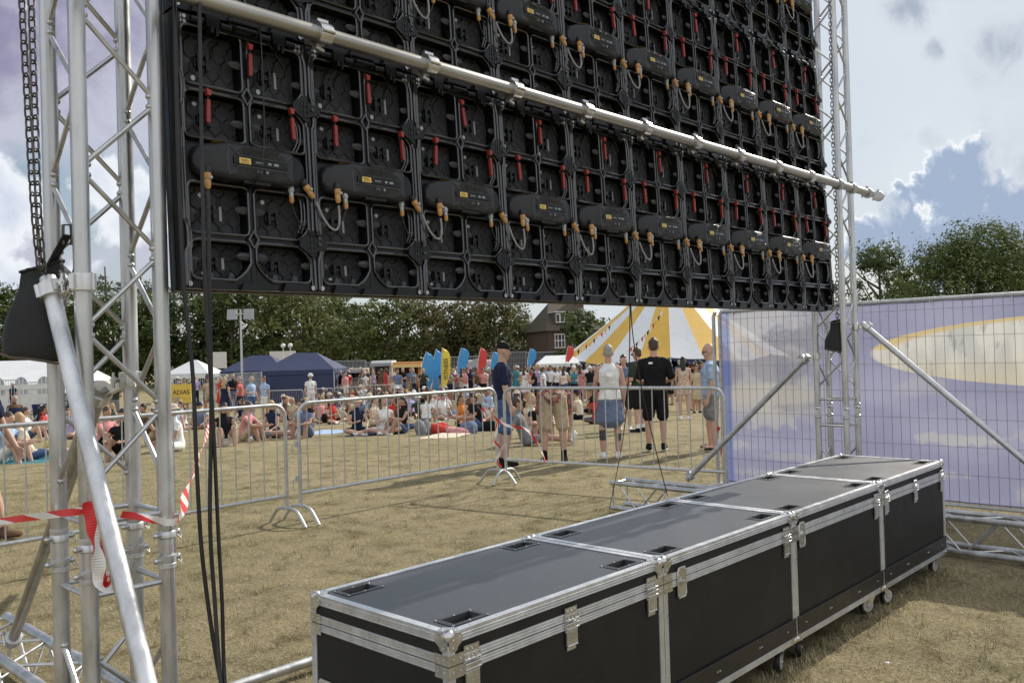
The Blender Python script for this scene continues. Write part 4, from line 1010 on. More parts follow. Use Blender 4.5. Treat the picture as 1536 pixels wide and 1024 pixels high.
brace('dull silver brace tube sloping back from the left tower to its ground truss', V((1.18, 3.04, 1.60)), V((1.36, 4.68, .33)), m='pipe', chord=(LU+TS, LV+TS, 1.62))
brace('silver brace tube sloping forward from the far tower past the cases', onu(1293, 485, 7.37), V((7.37, .98, .1)), m='galv', chord=(RU+TS, RV, 1.80))
brace('silver brace tube sloping back from the far tower to its ground truss', onu(1213, 533, 7.06), onu(1031, 719, 7.1), m='galv', chord=(RU, RV+TS, 1.56))
t = MB(); t.tube([(0, 0, 0), (2.4, 0, 0), (5.55, 0, 0)], .0245, 16); o = t.build('spreader_tube', M['galv'], None, (1.53, 3.98, .06)); tag(o, 'silver tube lying low on the grass behind the cases', 'tube')
# ------------------------------------------------------------------ hoist chains and their bags
def chain_strand(mb, pts, pitch, w, r):
    pts = catmull(pts, 40); acc = []; L_ = 0; last = pts[0]; acc.append(last.copy()); 
    for p in pts[1:]:
        while (p-last).length >= pitch:
            last = last+(p-last).normalized()*pitch; acc.append(last.copy())
    for i, (a, b) in enumerate(zip(acc, acc[1:])):
        d = (b-a).normalized(); x, y = frame_of(d, V((.7, -.7, 0.1))); sx = x*.92+y*.38 if i % 2 == 0 else y*.92-x*.38
        c = (a+b)/2; h = pitch*.5+r*1.6; W = w/2; path = []
        for k in range(12):
            an = 2*PI*k/12; cx = math.copysign(abs(math.cos(an))**.6, math.cos(an)); cz = math.copysign(abs(math.sin(an))**.8, math.sin(an)); path.append(c+sx*cx*W+d*cz*h)
        mb.tube(path, r, 6, closed=True)
mb = MB(); dc = 2.62
chain_strand(mb, [at(29, -160, dc+.1), at(33, 0, dc), at(41, 150, dc-.01), at(50, 300, dc-.02), at(58, 385, dc-.03), at(63, 415, dc-.02)], .033, .021, .0033)
chain_strand(mb, [at(44, -160, dc), at(47, 0, dc-.03), at(52, 160, dc-.04), at(58, 320, dc-.04), at(63, 390, dc-.03), at(66, 418, dc-.02)], .033, .021, .0033)
tag(mb.build('hoist_chain', M['chain']), 'two dark chain strands hanging into the black bag on the left tower', 'chain')
M['tan_piping'] = noisy('worn_tan_edge', (.10, .085, .06), .7, var=.3, scale=20)
def chain_bag(label, c, wt, wb, h, rz, strapto=None, cat='bag'):
    t = thing('chain_bag', label, cat, c, rz); mb = MB(); k = 28; rings = []; rng = random.Random(4)
    rings = []
    prof = [(0, .80), (.02, .96), (.10, 1.0), (.25, .95), (.42, .86), (.6, .76), (.78, .66), (.9, .60), (1.0, .60), (1.02, .55), (.9, .50), (.6, .52)]
    for q, (f, s_) in enumerate(prof):
        w = wb*.5*s_; dp = w*.66; ring = []
        for j in range(k):
            a = 2*PI*j/k; cx = math.copysign(abs(math.cos(a))**.72, math.cos(a)); cy = math.copysign(abs(math.sin(a))**.72, math.sin(a))
            fold = 1+(.07*math.sin(5*a+1.3+f*2.2)*(f > .12)+.05*math.sin(9*a+f*6)+.04*math.sin(2*a+f*9))*(.35+.65*f); sagz = .018*math.sin(a+1.0)*(f > .7)-.02*math.cos(a)*(f < .1)
            ring.append((cx*w*fold+.034*f*f-.012+.008*math.sin(f*11), cy*dp*fold, h*f+sagz+rng.uniform(-.002, .002)))
        rings.append(mb.add(ring))
    for a, b in zip(rings, rings[1:]):
        for j in range(k): mb.face((a+j, a+(j+1) % k, b+(j+1) % k, b+j), 0, True)
    mb.face([rings[0]+j for j in reversed(range(k))]); mb.face([rings[-1]+j for j in range(k)])
    R8, R1 = rings[8], rings[1]
    pm = MB(); pm.tube([V(mb.v[R8+j]) for j in range(k)], .005, 6, closed=True); p2 = MB(); p2.tube([V(mb.v[R1+j]) for j in range(k)], .0042, 6, closed=True)
    po = mb.build('pouch', M['bag'], t); sb = po.modifiers.new('soft', 'SUBSURF'); sb.levels = 1; sb.render_levels = 1
    pm.build('mouth_binding', M['strap'], t); p2.build('base_piping', M['tan_piping'], t); w = wb*.28
    if strapto is not None:
        im = Matrix.Translation(V(c)) @ Matrix.Rotation(rz, 4, 'Z'); e = im.inverted() @ V(strapto)
        mb = MB(); s = V((w*.7, -.02, h*.95)); mb.bar(s, e, .028, .006); mb.build('strap', M['strap'], t)
        mb = MB(); mb.tube([e+V((-.014, 0, -.03)), e+V((.014, 0, -.03)), e+V((.012, 0, .03)), e+V((-.012, 0, .03))], .005, 6, closed=True); mb.build('hook', M['chain'], t)
    return t
b0 = at(61, 540, 2.66); chain_bag('black canvas chain bag hanging on the left tower', b0, 0, .2, .29, yaw-PI/2, at(101, 352, 2.62))
mb = MB(); chain_strand(mb, [onv_(1243, -80, 2.86), onv_(1249, 200, 2.86), onv_(1254, 330, 2.86), onv_(1256, 486, 2.86)], .033, .021, .0034); tag(mb.build('hoist_chain', M['chain']), 'hoist chain running down inside the far tower', 'chain')
b1 = at(1254, 527, 7.2); chain_bag('small black chain bag hanging inside the far tower', b1, 0, .17, .25, yaw-PI/2)

# ------------------------------------------------------------------ flight cases
CU0, CV0, CL, CW, CH, CB = 1.833, 2.0445, 1.2167, .7611, .790, .125
M['wheel_grey'] = noisy('wheel_grey', (.38, .38, .36), .5, var=.15, scale=30)
def make_case(i, label, latches, plain=None):
    Lc = CL-.012; t = thing('flight_case', label, 'flight case', (CU0+i*CL, CV0, 0), 0, 'black flight cases in a row')
    e = .003
    mb = MB(); mb.box((e, e, CB), (Lc-e, CW-e, .685)); mb.build('body_panel', M['ply'], t)
    # lid with four castor dishes let into the top
    xs = sorted({e, .085, .215, Lc-.215, Lc-.085, Lc-e}); ys = sorted({e, .062, .128, CW-.128, CW-.062, CW-e}); mb = MB()
    hole = lambda a, b: a in (.085, Lc-.215) and b in (.062, CW-.128)
    for x0, x1 in zip(xs, xs[1:]):
        for y0, y1 in zip(ys, ys[1:]):
            if not hole(x0, y0): mb.quad([(x0, y0, CH-e), (x1, y0, CH-e), (x1, y1, CH-e), (x0, y1, CH-e)])
    mb.build('lid_board', M['top'], t)
    mb = MB(); z0, z1 = .687, CH-e-.001
    for q in ([(e, e), (Lc-e, e)], [(Lc-e, e), (Lc-e, CW-e)], [(Lc-e, CW-e), (e, CW-e)], [(e, CW-e), (e, e)]):
        (ax, ay), (bx, by) = q; mb.quad([(ax, ay, z0), (bx, by, z0), (bx, by, z1), (ax, ay, z1)])
    mb.build('lid_side', M['ply'], t)
    for x0, x1 in ((.085, .215), (Lc-.215, Lc-.085)):
        for y0, y1 in ((.062, .128), (CW-.128, CW-.062)):
            mb = MB(); zt = CH-e+.002; g = .02; zb = CH-.045; ix = .028; iy = .012
            fr = [(x0-g, y0-g*.8), (x1+g, y0-g*.8), (x1+g, y1+g*.8), (x0-g, y1+g*.8)]; hl = [(x0, y0), (x1, y0), (x1, y1), (x0, y1)]; bt = [(x0+ix, y0+iy), (x1-ix, y0+iy), (x1-ix, y1-iy), (x0+ix, y1-iy)]
            A = mb.add([(a, b, zt) for a, b in fr]); B = mb.add([(a, b, zt+.0012) for a, b in hl]); Cc = mb.add([(a, b, zb) for a, b in bt])
            for j in range(4):
                k = (j+1) % 4; mb.face((A+j, A+k, B+k, B+j)); mb.face((B+j, B+k, Cc+k, Cc+j))
            mb.face((Cc, Cc+1, Cc+2, Cc+3))
            for a, b in fr+[((x0+x1)/2, y0-g*.5), ((x0+x1)/2, y1+g*.5)]:
                cx, cy = (x0+x1)/2, (y0+y1)/2; mb.ball((a+(cx-a)*.07, b+(cy-b)*.1, zt+.001), .0042, 7, 4, 1, (1, 1, .6))
            mb.build('castor_dish', [M['strip'], M['chrome']], t)
    # extrusions: top edge, ribbed lid joint, upright corners, bottom edge
    mb = MB(); w = .030; rv = M['chrome']
    def rivets(p, q, n, nrm, r=.0035):
        p, q = V(p), V(q)
        for k in range(n):
            c = p+(q-p)*((k+.5)/n); mb.ball(tuple(c), r, 6, 4, 1)
    zt = CH
    for y0, y1 in ((0, w), (CW-w, CW)): mb.box((0.03, y0, zt-.0028), (Lc-.03, y1, zt+.0012)); 
    for x0, x1 in ((0, w), (Lc-w, Lc)): mb.box((x0, .031, zt-.0026), (x1, CW-.031, zt+.0010))
    for ya, yb in ((-.001, .0025), (CW-.0025, CW+.001)):
        sg = -1 if ya < .1 else 1; yo = ya if sg < 0 else yb
        mb.box((.028, ya, zt-.036), (Lc-.028, yb, zt-.003))
        for z in (zt-.012, zt-.022, zt-.033): mb.tube([(.03, yo, z), (Lc-.03, yo, z)], .0021, 6)
        for z0_, z1_ in ((.657, .6845), (.6875, .717)):
            mb.box((.028, ya, z0_), (Lc-.028, yb, z1_))
            for z in (z0_+.004, (z0_+z1_)/2, z1_-.004): mb.tube([(.03, yo, z), (Lc-.03, yo, z)], .0017, 6)
        for zz, n in ((zt-.0275, 12), (.705, 8), (.668, 8)): rivets((.05, yo, zz), (Lc-.05, yo, zz), n, None)
        mb.box((.035, ya, CB-.002), (Lc-.035, yb, CB+.030)); mb.tube([(.04, yo, CB+.026), (Lc-.04, yo, CB+.026)], .002, 6)
    for xa, xb in ((-.001, .0025), (Lc-.0025, Lc+.001)):
        xo = xa if xa < .1 else xb
        mb.box((xa, .028, zt-.036), (xb, CW-.028, zt-.003)); 
        for z in (zt-.012, zt-.033): mb.tube([(xo, .03, z), (xo, CW-.03, z)], .0021, 6)
        for z0_, z1_ in ((.657, .6845), (.6875, .717)):
            mb.box((xa, .028, z0_), (xb, CW-.028, z1_))
            for z in (z0_+.004, z1_-.004): mb.tube([(xo, .03, z), (xo, CW-.03, z)], .0017, 6)
        for zz, n in ((zt-.0225, 5), (.705, 5), (.668, 5)): rivets((xo, .05, zz), (xo, CW-.05, zz), n, None)
        mb.box((xa, .035, CB-.002), (xb, CW-.035, CB+.030))
    rivets((.05, w/2, zt+.001), (Lc-.05, w/2, zt+.001), 9, None, .003); rivets((.05, CW-w/2, zt+.001), (Lc-.05, CW-w/2, zt+.001), 9, None, .003)
    rivets((w/2, .05, zt+.001), (w/2, CW-.05, zt+.001), 6, None, .003); rivets((Lc-w/2, .05, zt+.001), (Lc-w/2, CW-.05, zt+.001), 6, None, .003)
    for x in (0, Lc):
        for y in (0, CW):
            sx = 1 if x == 0 else -1; sy = 1 if y == 0 else -1
            for z0_, z1_ in ((CB+.031, .6565), (.718, zt-.037)):
                mb.box((min(x-sx*.0012, x+sx*.028), min(y-sy*.0012, y+sy*.003), z0_), (max(x-sx*.0012, x+sx*.028), max(y-sy*.0012, y+sy*.003), z1_))
                mb.box((min(x-sx*.0012, x+sx*.003), min(y+sy*.0032, y+sy*.028), z0_), (max(x-sx*.0012, x+sx*.003), max(y+sy*.0032, y+sy*.028), z1_))
                mb.tube([(x, y, z0_), (x, y, z1_)], .0035, 8)
            rivets((x+sx*.015, y-sy*.0012, CB+.05), (x+sx*.015, y-sy*.0012, .64), 6, None, .003); rivets((x-sx*.0012, y+sy*.015, CB+.05), (x-sx*.0012, y+sy*.015, .64), 6, None, .003)
    mb.build('edge_trim', [M['trim'], rv], t)
    # ball corners with their three petals
    for x in (0, Lc):
        for y in (0, CW):
            sx = 1 if x == 0 else -1; sy = 1 if y == 0 else -1
            for z, sz in ((CH, -1), (CB, 1)):
                mb = MB(); c = V((x+sx*.012, y+sy*.012, z+sz*.012)); mb.ball(tuple(c), .0225, 14, 10)
                def petal(ax):
                    pts = [(.0, .0), (.050, .004), (.062, .018), (.058, .034), (.040, .046), (.034, .058), (.018, .062), (.004, .050)]
                    o3 = []
                    for a, b in pts:
                        if ax == 'y': o3.append((x+sx*a, y-sy*.0042, z+sz*b))
                        elif ax == 'x': o3.append((x-sx*.0042, y+sy*a, z+sz*b))
                        else: o3.append((x+sx*a, y+sy*b, z-sz*.0030))
                    nrm = {'y': V((0, -sy, 0)), 'x': V((-sx, 0, 0)), 'z': V((0, 0, -sz))}[ax]
                    n = mb.add(o3); n2 = mb.add([V(p)-nrm*.004 for p in o3]); k = len(o3)
                    a_, b_, c_ = V(o3[0]), V(o3[1]), V(o3[2]); fl = (b_-a_).cross(c_-a_).dot(nrm) > 0
                    mb.face([n+j for j in (range(k) if fl else reversed(range(k)))])
                    for j in range(k): q = (n+j, n2+j, n2+(j+1) % k, n+(j+1) % k); mb.face(q if fl else q[::-1])
                    for a, b in ((.048, .018), (.018, .048)):
                        p = {'y': (x+sx*a, y-sy*.0045, z+sz*b), 'x': (x-sx*.0045, y+sy*a, z+sz*b), 'z': (x+sx*a, y+sy*b, z-sz*.0033)}[ax]; mb.ball(p, .004, 7, 4)
                for ax in 'xyz': petal(ax)
                mb.build('ball_corner', M['chrome'], t)
            # riveted brace over the lid joint
            mb = MB()
            for z0_, z1_ in ((.645, .6845), (.6875, .722)):
                mb.box((min(x-sx*.0042, x+sx*.062), min(y-sy*.0042, y-sy*.0015), z0_), (max(x-sx*.0042, x+sx*.062), max(y-sy*.0042, y-sy*.0015), z1_)); mb.box((min(x-sx*.0042, x-sx*.0015), min(y-sy*.0014, y+sy*.062), z0_), (max(x-sx*.0042, x-sx*.0015), max(y-sy*.0014, y+sy*.062), z1_))
                for a in (.018, .048): mb.ball((x+sx*a, y-sy*.0045, (z0_+z1_)/2), .0042, 7, 4); mb.ball((x-sx*.0045, y+sy*a, (z0_+z1_)/2), .0042, 7, 4)
            mb.build('corner_brace', M['chrome'], t)
    # butterfly / clip latches
    for fx, kind in latches:
        x = fx*Lc; mb = MB()
        if kind == 'clip':
            w_ = .036
            for z0_, z1_, y_, ww in ((.645, .672, -.006, w_*.94), (.628, .645, -.011, w_), (.614, .628, -.007, w_), (.597, .614, -.012, w_), (.585, .597, -.007, w_), (.535, .585, -.0095, w_*.86)):
                mb.box((x-ww, y_, z0_), (x+ww, -.0028, z1_))
            for z in (.6285, .6140, .597): mb.tube([(x-w_, -.0125, z), (x+w_, -.0125, z)], .0032, 8)
            mb.box((x-w_*.7, -.0035, .515), (x+w_*.7, -.0008, .535)); mb.tube([(x-w_*.8, -.009, .534), (x+w_*.8, -.009, .534)], .0035, 8)
            for xx in (-.02, 0, .02): mb.ball((x+xx, -.0062, .661), .0042, 7, 4); mb.ball((x+xx, -.0118, .637), .0035, 7, 4)
            for xx in (-.016, .016): mb.ball((x+xx, -.0038, .523), .0035, 7, 4)
        else:
            P = [(-.036, .55), (-.026, .535), (.026, .535), (.036, .55), (.036, .655), (.026, .67), (-.026, .67), (-.036, .655)]
            mb.prism([(x+a, b) for a, b in P], -.0065, -.0030); mb.tube([(x+a*.9, -.0068, .6025+(b-.6025)*.92) for a, b in P], .0022, 6, closed=True)
            mb.lathe([(.018, 0), (.017, .005), (.008, .006)], (x, -.0064, .605), (0, -1, 0), 16); mb.bar((x-.014, -.0135, .605), (x+.014, -.0135, .605), .006, .012)
            for a, b in ((-.026, .55), (.026, .55), (-.026, .655), (.026, .655)): mb.ball((x+a, -.0066, b), .004, 7, 4)
        mb.build('latch', M['chrome'], t, (0, 0, .065))
    # kick strips low on the sides
    for ya, yb in ((-.007, -.0014), (CW+.0014, CW+.007)):
        mb = MB(); mb.box((.004, ya, CB+.036), (Lc-.004, yb, CB+.128))
        for zz in (CB+.04, CB+.124): mb.tube([(.004, ya if ya < 0 else yb, zz), (Lc-.004, ya if ya < 0 else yb, zz)], .0025, 6)
        for xx in (.1, .4, .42, .8, .82, 1.1): mb.ball((xx, ya if ya < 0 else yb, CB+.08), .005, 7, 4, 1)
        mb.build('kick_strip', [M['strip'], M['chrome']], t)
    if plain:
        mb = MB(); x0 = -.0045
        P = [(CW-.17, .40), (CW-.05, .40), (CW-.04, .41), (CW-.04, .475), (CW-.05, .485), (CW-.17, .485), (CW-.18, .475), (CW-.18, .41)]
        mb.prism(P, x0, -.0002, plane='yz'); 
        for a, b in ((CW-.165, .412), (CW-.055, .412), (CW-.165, .474), (CW-.055, .474)): mb.ball((x0, a, b), .004, 7, 4)
        mb.build('maker_plate', M['chrome'], t)
    # swivel castors
    rng = random.Random(i)
    for x in (.10, Lc-.10):
        for y in (.045, CW-.045):
            a = rng.uniform(-.5, .5)+(PI if x > .5 else 0); ca, sa = math.cos(a), math.sin(a)
            R = lambda px, py, pz: (x+px*ca-py*sa, y+px*sa+py*ca, pz)
            mb = MB(); mb.box((x-.045, y-.038, CB-.0055), (x+.045, y+.038, CB-.0022)); mb.lathe([(.026, 0), (.026, .012), (.02, .016)], (x, y, CB-.022), (0, 0, 1), 14)
            for s in (-1, 1):
                pts = [(-.022, .105), (.022, .105), (.042, .066), (.042, .042), (.018, .048)]
                A = mb.add([R(px, s*.021, pz) for px, pz in pts]); B = mb.add([R(px, s*.0185, pz) for px, pz in pts]); k = 5
                mb.face([A+j for j in range(k)]); mb.face([B+j for j in reversed(range(k))])
                for j in range(k): mb.face((A+j, B+j, B+(j+1) % k, A+(j+1) % k))
            p, q = V(R(.03, -.024, .0535)), V(R(.03, .024, .0535)); mb.tube([p, q], .006, 8)
            cs = mb.build('castor', M['chrome'], t)
            mb = MB(); ax = (q-p).normalized(); c = (p+q)/2
            mb.lathe([(.041, -.015), (.051, -.013), (.053, -.007), (.053, .007), (.051, .013), (.041, .015)], c, ax, 28, 0); mb.lathe([(.036, -.0162), (.039, -.0155), (.039, .0155), (.036, .0162)], c, ax, 22, 1); mb.lathe([(.012, -.0185), (.013, -.0175), (.013, .0175), (.012, .0185)], c, ax, 12, 2)
            mb.build('wheel', [M['rubber'], M['wheel_grey'], M['chrome']], cs)
    return t
make_case(0, 'nearest black flight case with three clip latches and a metal plate on its end', [(.08, 'clip'), (.5, 'clip'), (.93, 'clip')], True)
make_case(1, 'black flight case with one square latch, second from the viewer', [(.11, 'plate'), (.93, 'clip')])
make_case(2, 'black flight case with latches only near its corners, third from the viewer', [(.07, 'plate'), (.93, 'clip')])
make_case(3, 'farthest black flight case, beside the printed fence and far tower', [(.06, 'clip'), (.5, 'clip'), (.95, 'clip')])

# ------------------------------------------------------------------ crowd barriers
def make_barrier(Lb=3.0, H=1.2, label='', zlow=.30, nbars=19, feet=True):
    t = thing('crowd_barrier', label, 'barrier', (0, 0, 0), 0, 'steel crowd barriers'); r = .019; R = .13
    fr = MB(); pts = [V((.02, 0, .16)), V((.02, 0, H-R))]
    for k in range(1, 7): a = PI-PI/2*k/6; pts.append(V((.02+R+R*math.cos(a), 0, H-R+R*math.sin(a))))
    pts += [V((Lb/2, 0, H))]
    for k in range(0, 7): a = PI/2-PI/2*k/6; pts.append(V((Lb-.02-R+R*math.cos(a), 0, H-R+R*math.sin(a))))
    pts += [V((Lb-.02, 0, .16))]
    fr.tube(pts, r, 12); fr.tube([(.02, 0, zlow), (Lb-.02, 0, zlow)], r*.95, 12); fr.build('frame', M['galv'], t)
    for k in range(nbars):
        x = .12+(Lb-.24)*k/(nbars-1); mb = MB(); zt = H-.005
        if x < R+.02: zt = H-R+math.sqrt(max(0, R*R-(R+.02-x)**2))
        if x > Lb-R-.02: zt = H-R+math.sqrt(max(0, R*R-(x-(Lb-R-.02))**2))
        mb.tube([(x, 0, zlow), (x, 0, zt)], .0065, 8); mb.build('upright_bar', M['galv'], t)
    if feet:
        for x in (.02, Lb-.02):
            mb = MB(); pts = [V((x, -.30, .012)), V((x, -.22, .10)), V((x, -.14, .16)), V((x, 0, .175)), V((x, .14, .16)), V((x, .22, .10)), V((x, .30, .012))]
            mb.tube(catmull(pts, 4), .017, 10); mb.build('foot', M['galv'], t)
        for z in (.45, .80):
            mb = MB(); mb.tube([(-.0, .0, z), (-.055, .0, z), (-.065, 0, z-.02), (-.065, 0, z-.09)], .006, 8); mb.box((-.03, -.008, z-.03), (-.0, .008, z+.03)); mb.build('hook', M['galv'], t)
    return t
J1, J2 = V((4.80, 7.60, 0)), V((7.88, 7.71, 0))
def ang(p, q): return math.atan2(q.y-p.y, q.x-p.x)
def set_barrier(o, p, q, label): o.location = p; o.rotation_euler.z = ang(p, q); o['label'] = label
bB = make_barrier((J2-J1).length-.07, 1.21); set_barrier(bB, J1+V((.05, 0, 0)), J2, 'middle steel crowd barrier in front of the seated crowd')
bA = dup(bB); set_barrier(bA, V((1.72, 7.45, 0)), J1, 'steel crowd barrier behind the left truss tower')
J3 = V((8.36, 4.80, 0))
bC = make_barrier((J3-J2).length, 1.21); set_barrier(bC, J2+V((.03, -.06, 0)), J3, 'steel crowd barrier in front of the standing people, meeting the printed fence')
bD = dup(bB); set_barrier(bD, V((-1.32, 7.30, 0)), V((1.68, 7.45, 0)), 'steel crowd barrier at the far left edge of the field')

# ------------------------------------------------------------------ mesh fence with printed scrim
FU = 8.80
M['wire'] = noisy('fence_wire', (.22, .23, .27), .45, .6, var=.2, scale=20)
def scrim_material():
    m = mat('printed_scrim', (.3, .31, .52), .8, 0, .2); nt = m.node_tree; b = nt.nodes['Principled BSDF']; outn = nt.nodes['Material Output']
    geo = nd(m, 'ShaderNodeNewGeometry'); sp = nd(m, 'ShaderNodeSeparateXYZ'); lk(m, geo.outputs['Position'], sp.inputs[0]); Y, Z = sp.outputs['Y'], sp.outputs['Z']
    def mth(op, a, b_=None):
        n = nd(m, 'ShaderNodeMath'); n.operation = op
        for i, q in enumerate((a, b_)):
            if q is None: continue
            if isinstance(q, (int, float)): n.inputs[i].default_value = q
            else: lk(m, q, n.inputs[i])
        return n.outputs[0]
    def mr(v, a, c, d=0, e=1):
        n = nd(m, 'ShaderNodeMapRange'); n.interpolation_type = 'SMOOTHSTEP'; lk(m, v, n.inputs[0]); n.inputs[1].default_value = a; n.inputs[2].default_value = c; n.inputs[3].default_value = d; n.inputs[4].default_value = e; return n.outputs[0]
    def mix(f, a, c):
        n = nd(m, 'ShaderNodeMixRGB')
        if isinstance(f, (int, float)): n.inputs[0].default_value = f
        else: lk(m, f, n.inputs[0])
        for i, q in ((1, a), (2, c)):
            if isinstance(q, tuple): n.inputs[i].default_value = (*q, 1)
            else: lk(m, q, n.inputs[i])
        return n.outputs[0]
    def noise(s, st=(1, 1, 1), det=5, off=(0, 0, 0)):
        mp = nd(m, 'ShaderNodeMapping'); mp.inputs['Scale'].default_value = st; mp.inputs['Location'].default_value = off; lk(m, geo.outputs['Position'], mp.inputs[0])
        n = nd(m, 'ShaderNodeTexNoise'); n.inputs['Scale'].default_value = s; n.inputs['Detail'].default_value = det; lk(m, mp.outputs[0], n.inputs['Vector']); return n.outputs['Fac']
    def ell(cy, cz, ry, rz, wob=.0):
        a = mth('DIVIDE', mth('SUBTRACT', Y, cy), ry); c = mth('DIVIDE', mth('SUBTRACT', Z, cz), rz)
        return mth('SQRT', mth('ADD', mth('MULTIPLY', a, a), mth('MULTIPLY', c, c)))
    col = mix(mr(noise(1.4, (1, .6, 1.6)), .35, .7), (.27, .28, .42), (.35, .355, .50))
    for cy, cz, ry, rz, k in ((2.55, .72, .42, .06, .55), (4.45, .85, .38, .13, .5), (4.9, .55, .3, .05, .35), (2.9, 1.22, .3, .10, .25), (3.9, .45, .7, .05, .3), (1.75, .5, .28, .5, .5), (2.9, .38, .5, .05, .35), (4.2, .25, .6, .06, .3)):
        f = mth('MULTIPLY', mr(mth('ADD', ell(cy, cz, ry, rz), mr(noise(6), .3, .7, -.4, .4)), .6, 1.15, 1, 0), k); col = mix(f, col, (.52, .52, .48))
    # big oval: cream with a yellow rim
    EC, EZ, ERY, ERZ = 1.05, 1.545, 2.30, .345
    ov = ell(EC, EZ, ERY, ERZ)
    up_ = mr(Z, EZ-.02, EZ+.1)
    inner = mix(mr(noise(3.2, (1, 1.6, .6), 6), .42, .62), (.52, .525, .52), (.66, .655, .62)); inner = mix(mth('MULTIPLY', mr(Z, EZ+.05, EZ-.30), .6), inner, (.58, .51, .35))
    inner = mix(mth('MULTIPLY', mr(noise(5, (1, 2.2, .7), 3, (3, 2, 0)), .58, .66), .7), inner, (.36, .36, .38))
    rim = mth('MULTIPLY', mth('MULTIPLY', mr(ov, .87, .95), mr(up_, .2, .7)), .9)
    inner = mix(rim, inner, (.60, .48, .24)); col = mix(mr(ov, .985, 1.005, 1, 0), col, inner)
    # paler photographic end with vague grey shapes
    pale = mth('MULTIPLY', mr(mth('ADD', Y, mr(noise(2.5), .3, .7, -.2, .2)), 3.75, 4.15), mr(Z, .78, 1.0)); col = mix(mth('MULTIPLY', pale, .6), col, mix(mr(noise(2.2, (1, 1, 1.4), 7), .42, .6), (.30, .30, .32), (.50, .50, .47)))
    col = mix(mth('MULTIPLY', mr(ell(4.5, 1.12, .75, .13), .7, 1.1, 1, 0), .5), col, (.5, .49, .44)); col = mix(mth('MULTIPLY', mr(ell(4.35, 1.43, .42, .20), .75, 1.05, 1, 0), .42), col, (.27, .27, .33))
    col = mix(mr(Y, 4.90, 4.93), col, (.16, .20, .42))
    lk(m, col, b.inputs['Base Color'])
    tl_ = nd(m, 'ShaderNodeBsdfTranslucent'); lk(m, col, tl_.inputs['Color']); tp = nd(m, 'ShaderNodeBsdfTransparent'); tp.inputs[0].default_value = (1, 1, 1, 1)
    m1 = nd(m, 'ShaderNodeMixShader'); m1.inputs[0].default_value = .45; lk(m, b.outputs[0], m1.inputs[1]); lk(m, tl_.outputs[0], m1.inputs[2])
    m2 = nd(m, 'ShaderNodeMixShader'); lk(m, mth('ADD', mth('MULTIPLY', pale, .10), .03), m2.inputs[0]); lk(m, m1.outputs[0], m2.inputs[1]); lk(m, tp.outputs[0], m2.inputs[2])
    lk(m, m2.outputs[0], outn.inputs[0]); return m
def mesh_panel(label, v0, v1):
    Ln = v1-v0; t = thing('mesh_fence', label, 'fence', (FU, v0, 0), 0, 'steel mesh fence panels'); z0, z1 = .08, 2.06
    mb = MB(); mb.tube([(0, .02, 0), (0, .02, z1)], .021, 12); mb.tube([(0, Ln-.02, 0), (0, Ln-.02, z1-.05), (0, Ln-.05, z1)], .021, 12); mb.tube([(0, .02, z1), (0, Ln-.04, z1)], .021, 12); mb.tube([(0, .02, z0+.02), (0, Ln-.02, z0+.02)], .017, 12); mb.build('frame', M['galv'], t)
    mb = MB(); y = .08
    while y < Ln-.05: mb.bar((-.012, y, z0+.03), (-.012, y, z1-.02), .0036, .0036); y += .085
    for z in [z0+.05+.262*k for k in range(8)]: mb.bar((-.0155, .03, z), (-.0155, Ln-.03, z), .0036, .0036)
    mb.build('wire_mesh', M['wire'], t)
    for y in (.02, Ln-.02): mb = MB(); mb.prism([(-.3, 0), (.3, 0), (.27, .10), (-.27, .10)], y-.1, y+.1); mb.build('foot_block', noisy('concrete', (.3, .29, .27), .9, var=.2, scale=12), t)
    return t
mesh_panel('steel mesh fence panel behind the printed scrim, nearer the tent', 1.62, 5.05)
mesh_panel('steel mesh fence panel behind the printed scrim, running out of the picture', -1.9, 1.56)
mb = MB(); ys = [5.02-.06*k for k in range(116)]; zs = [.13+.0955*k for k in range(21)]
idx = []
for y in ys:
    row = []
    for z in zs:
        w_ = .006*math.sin(y*7.3)+.009*math.sin(y*3.1+z*4)*(1.2-z*.5)+.004*math.sin(y*13+z*2.5); row.append(mb.add([(FU+.022+w_, y, z)]))
    idx.append(row)
for a, b in zip(idx, idx[1:]):
    for j in range(len(zs)-1): mb.face((a[j], a[j+1], b[j+1], b[j]), 0, True)
# rolled hem with thickness along top and bottom
mb.tube([(FU+.022+.006*math.sin(y*7.3), y, zs[-1]) for y in ys], .006, 6); mb.tube([(FU+.022+.006*math.sin(y*7.3), y, zs[0]) for y in ys], .006, 6)
scr = tag(mb.build('printed_scrim', scrim_material()), 'lilac printed mesh banner with a pale oval tied to the steel fence', 'banner')
for k in range(9):
    y = 4.85-k*.7; mb = MB(); mb.tube([(FU+.012, y, 2.0), (FU-.022, y+.004, 2.04), (FU-.024, y, 2.075), (FU+.018, y-.004, 2.08), (FU+.02, y, 2.01)], .003, 5); mb.build('cable_tie', M['white_paint'], scr)
tag(MB().tube([(FU-.03, 5.09, 0), (FU-.03, 5.09, 2.0), (FU-.03, 5.06, 2.06)], .021, 12).build('fence_post', M['galv']), 'grey steel fence post at the tent end of the printed banner', 'post')

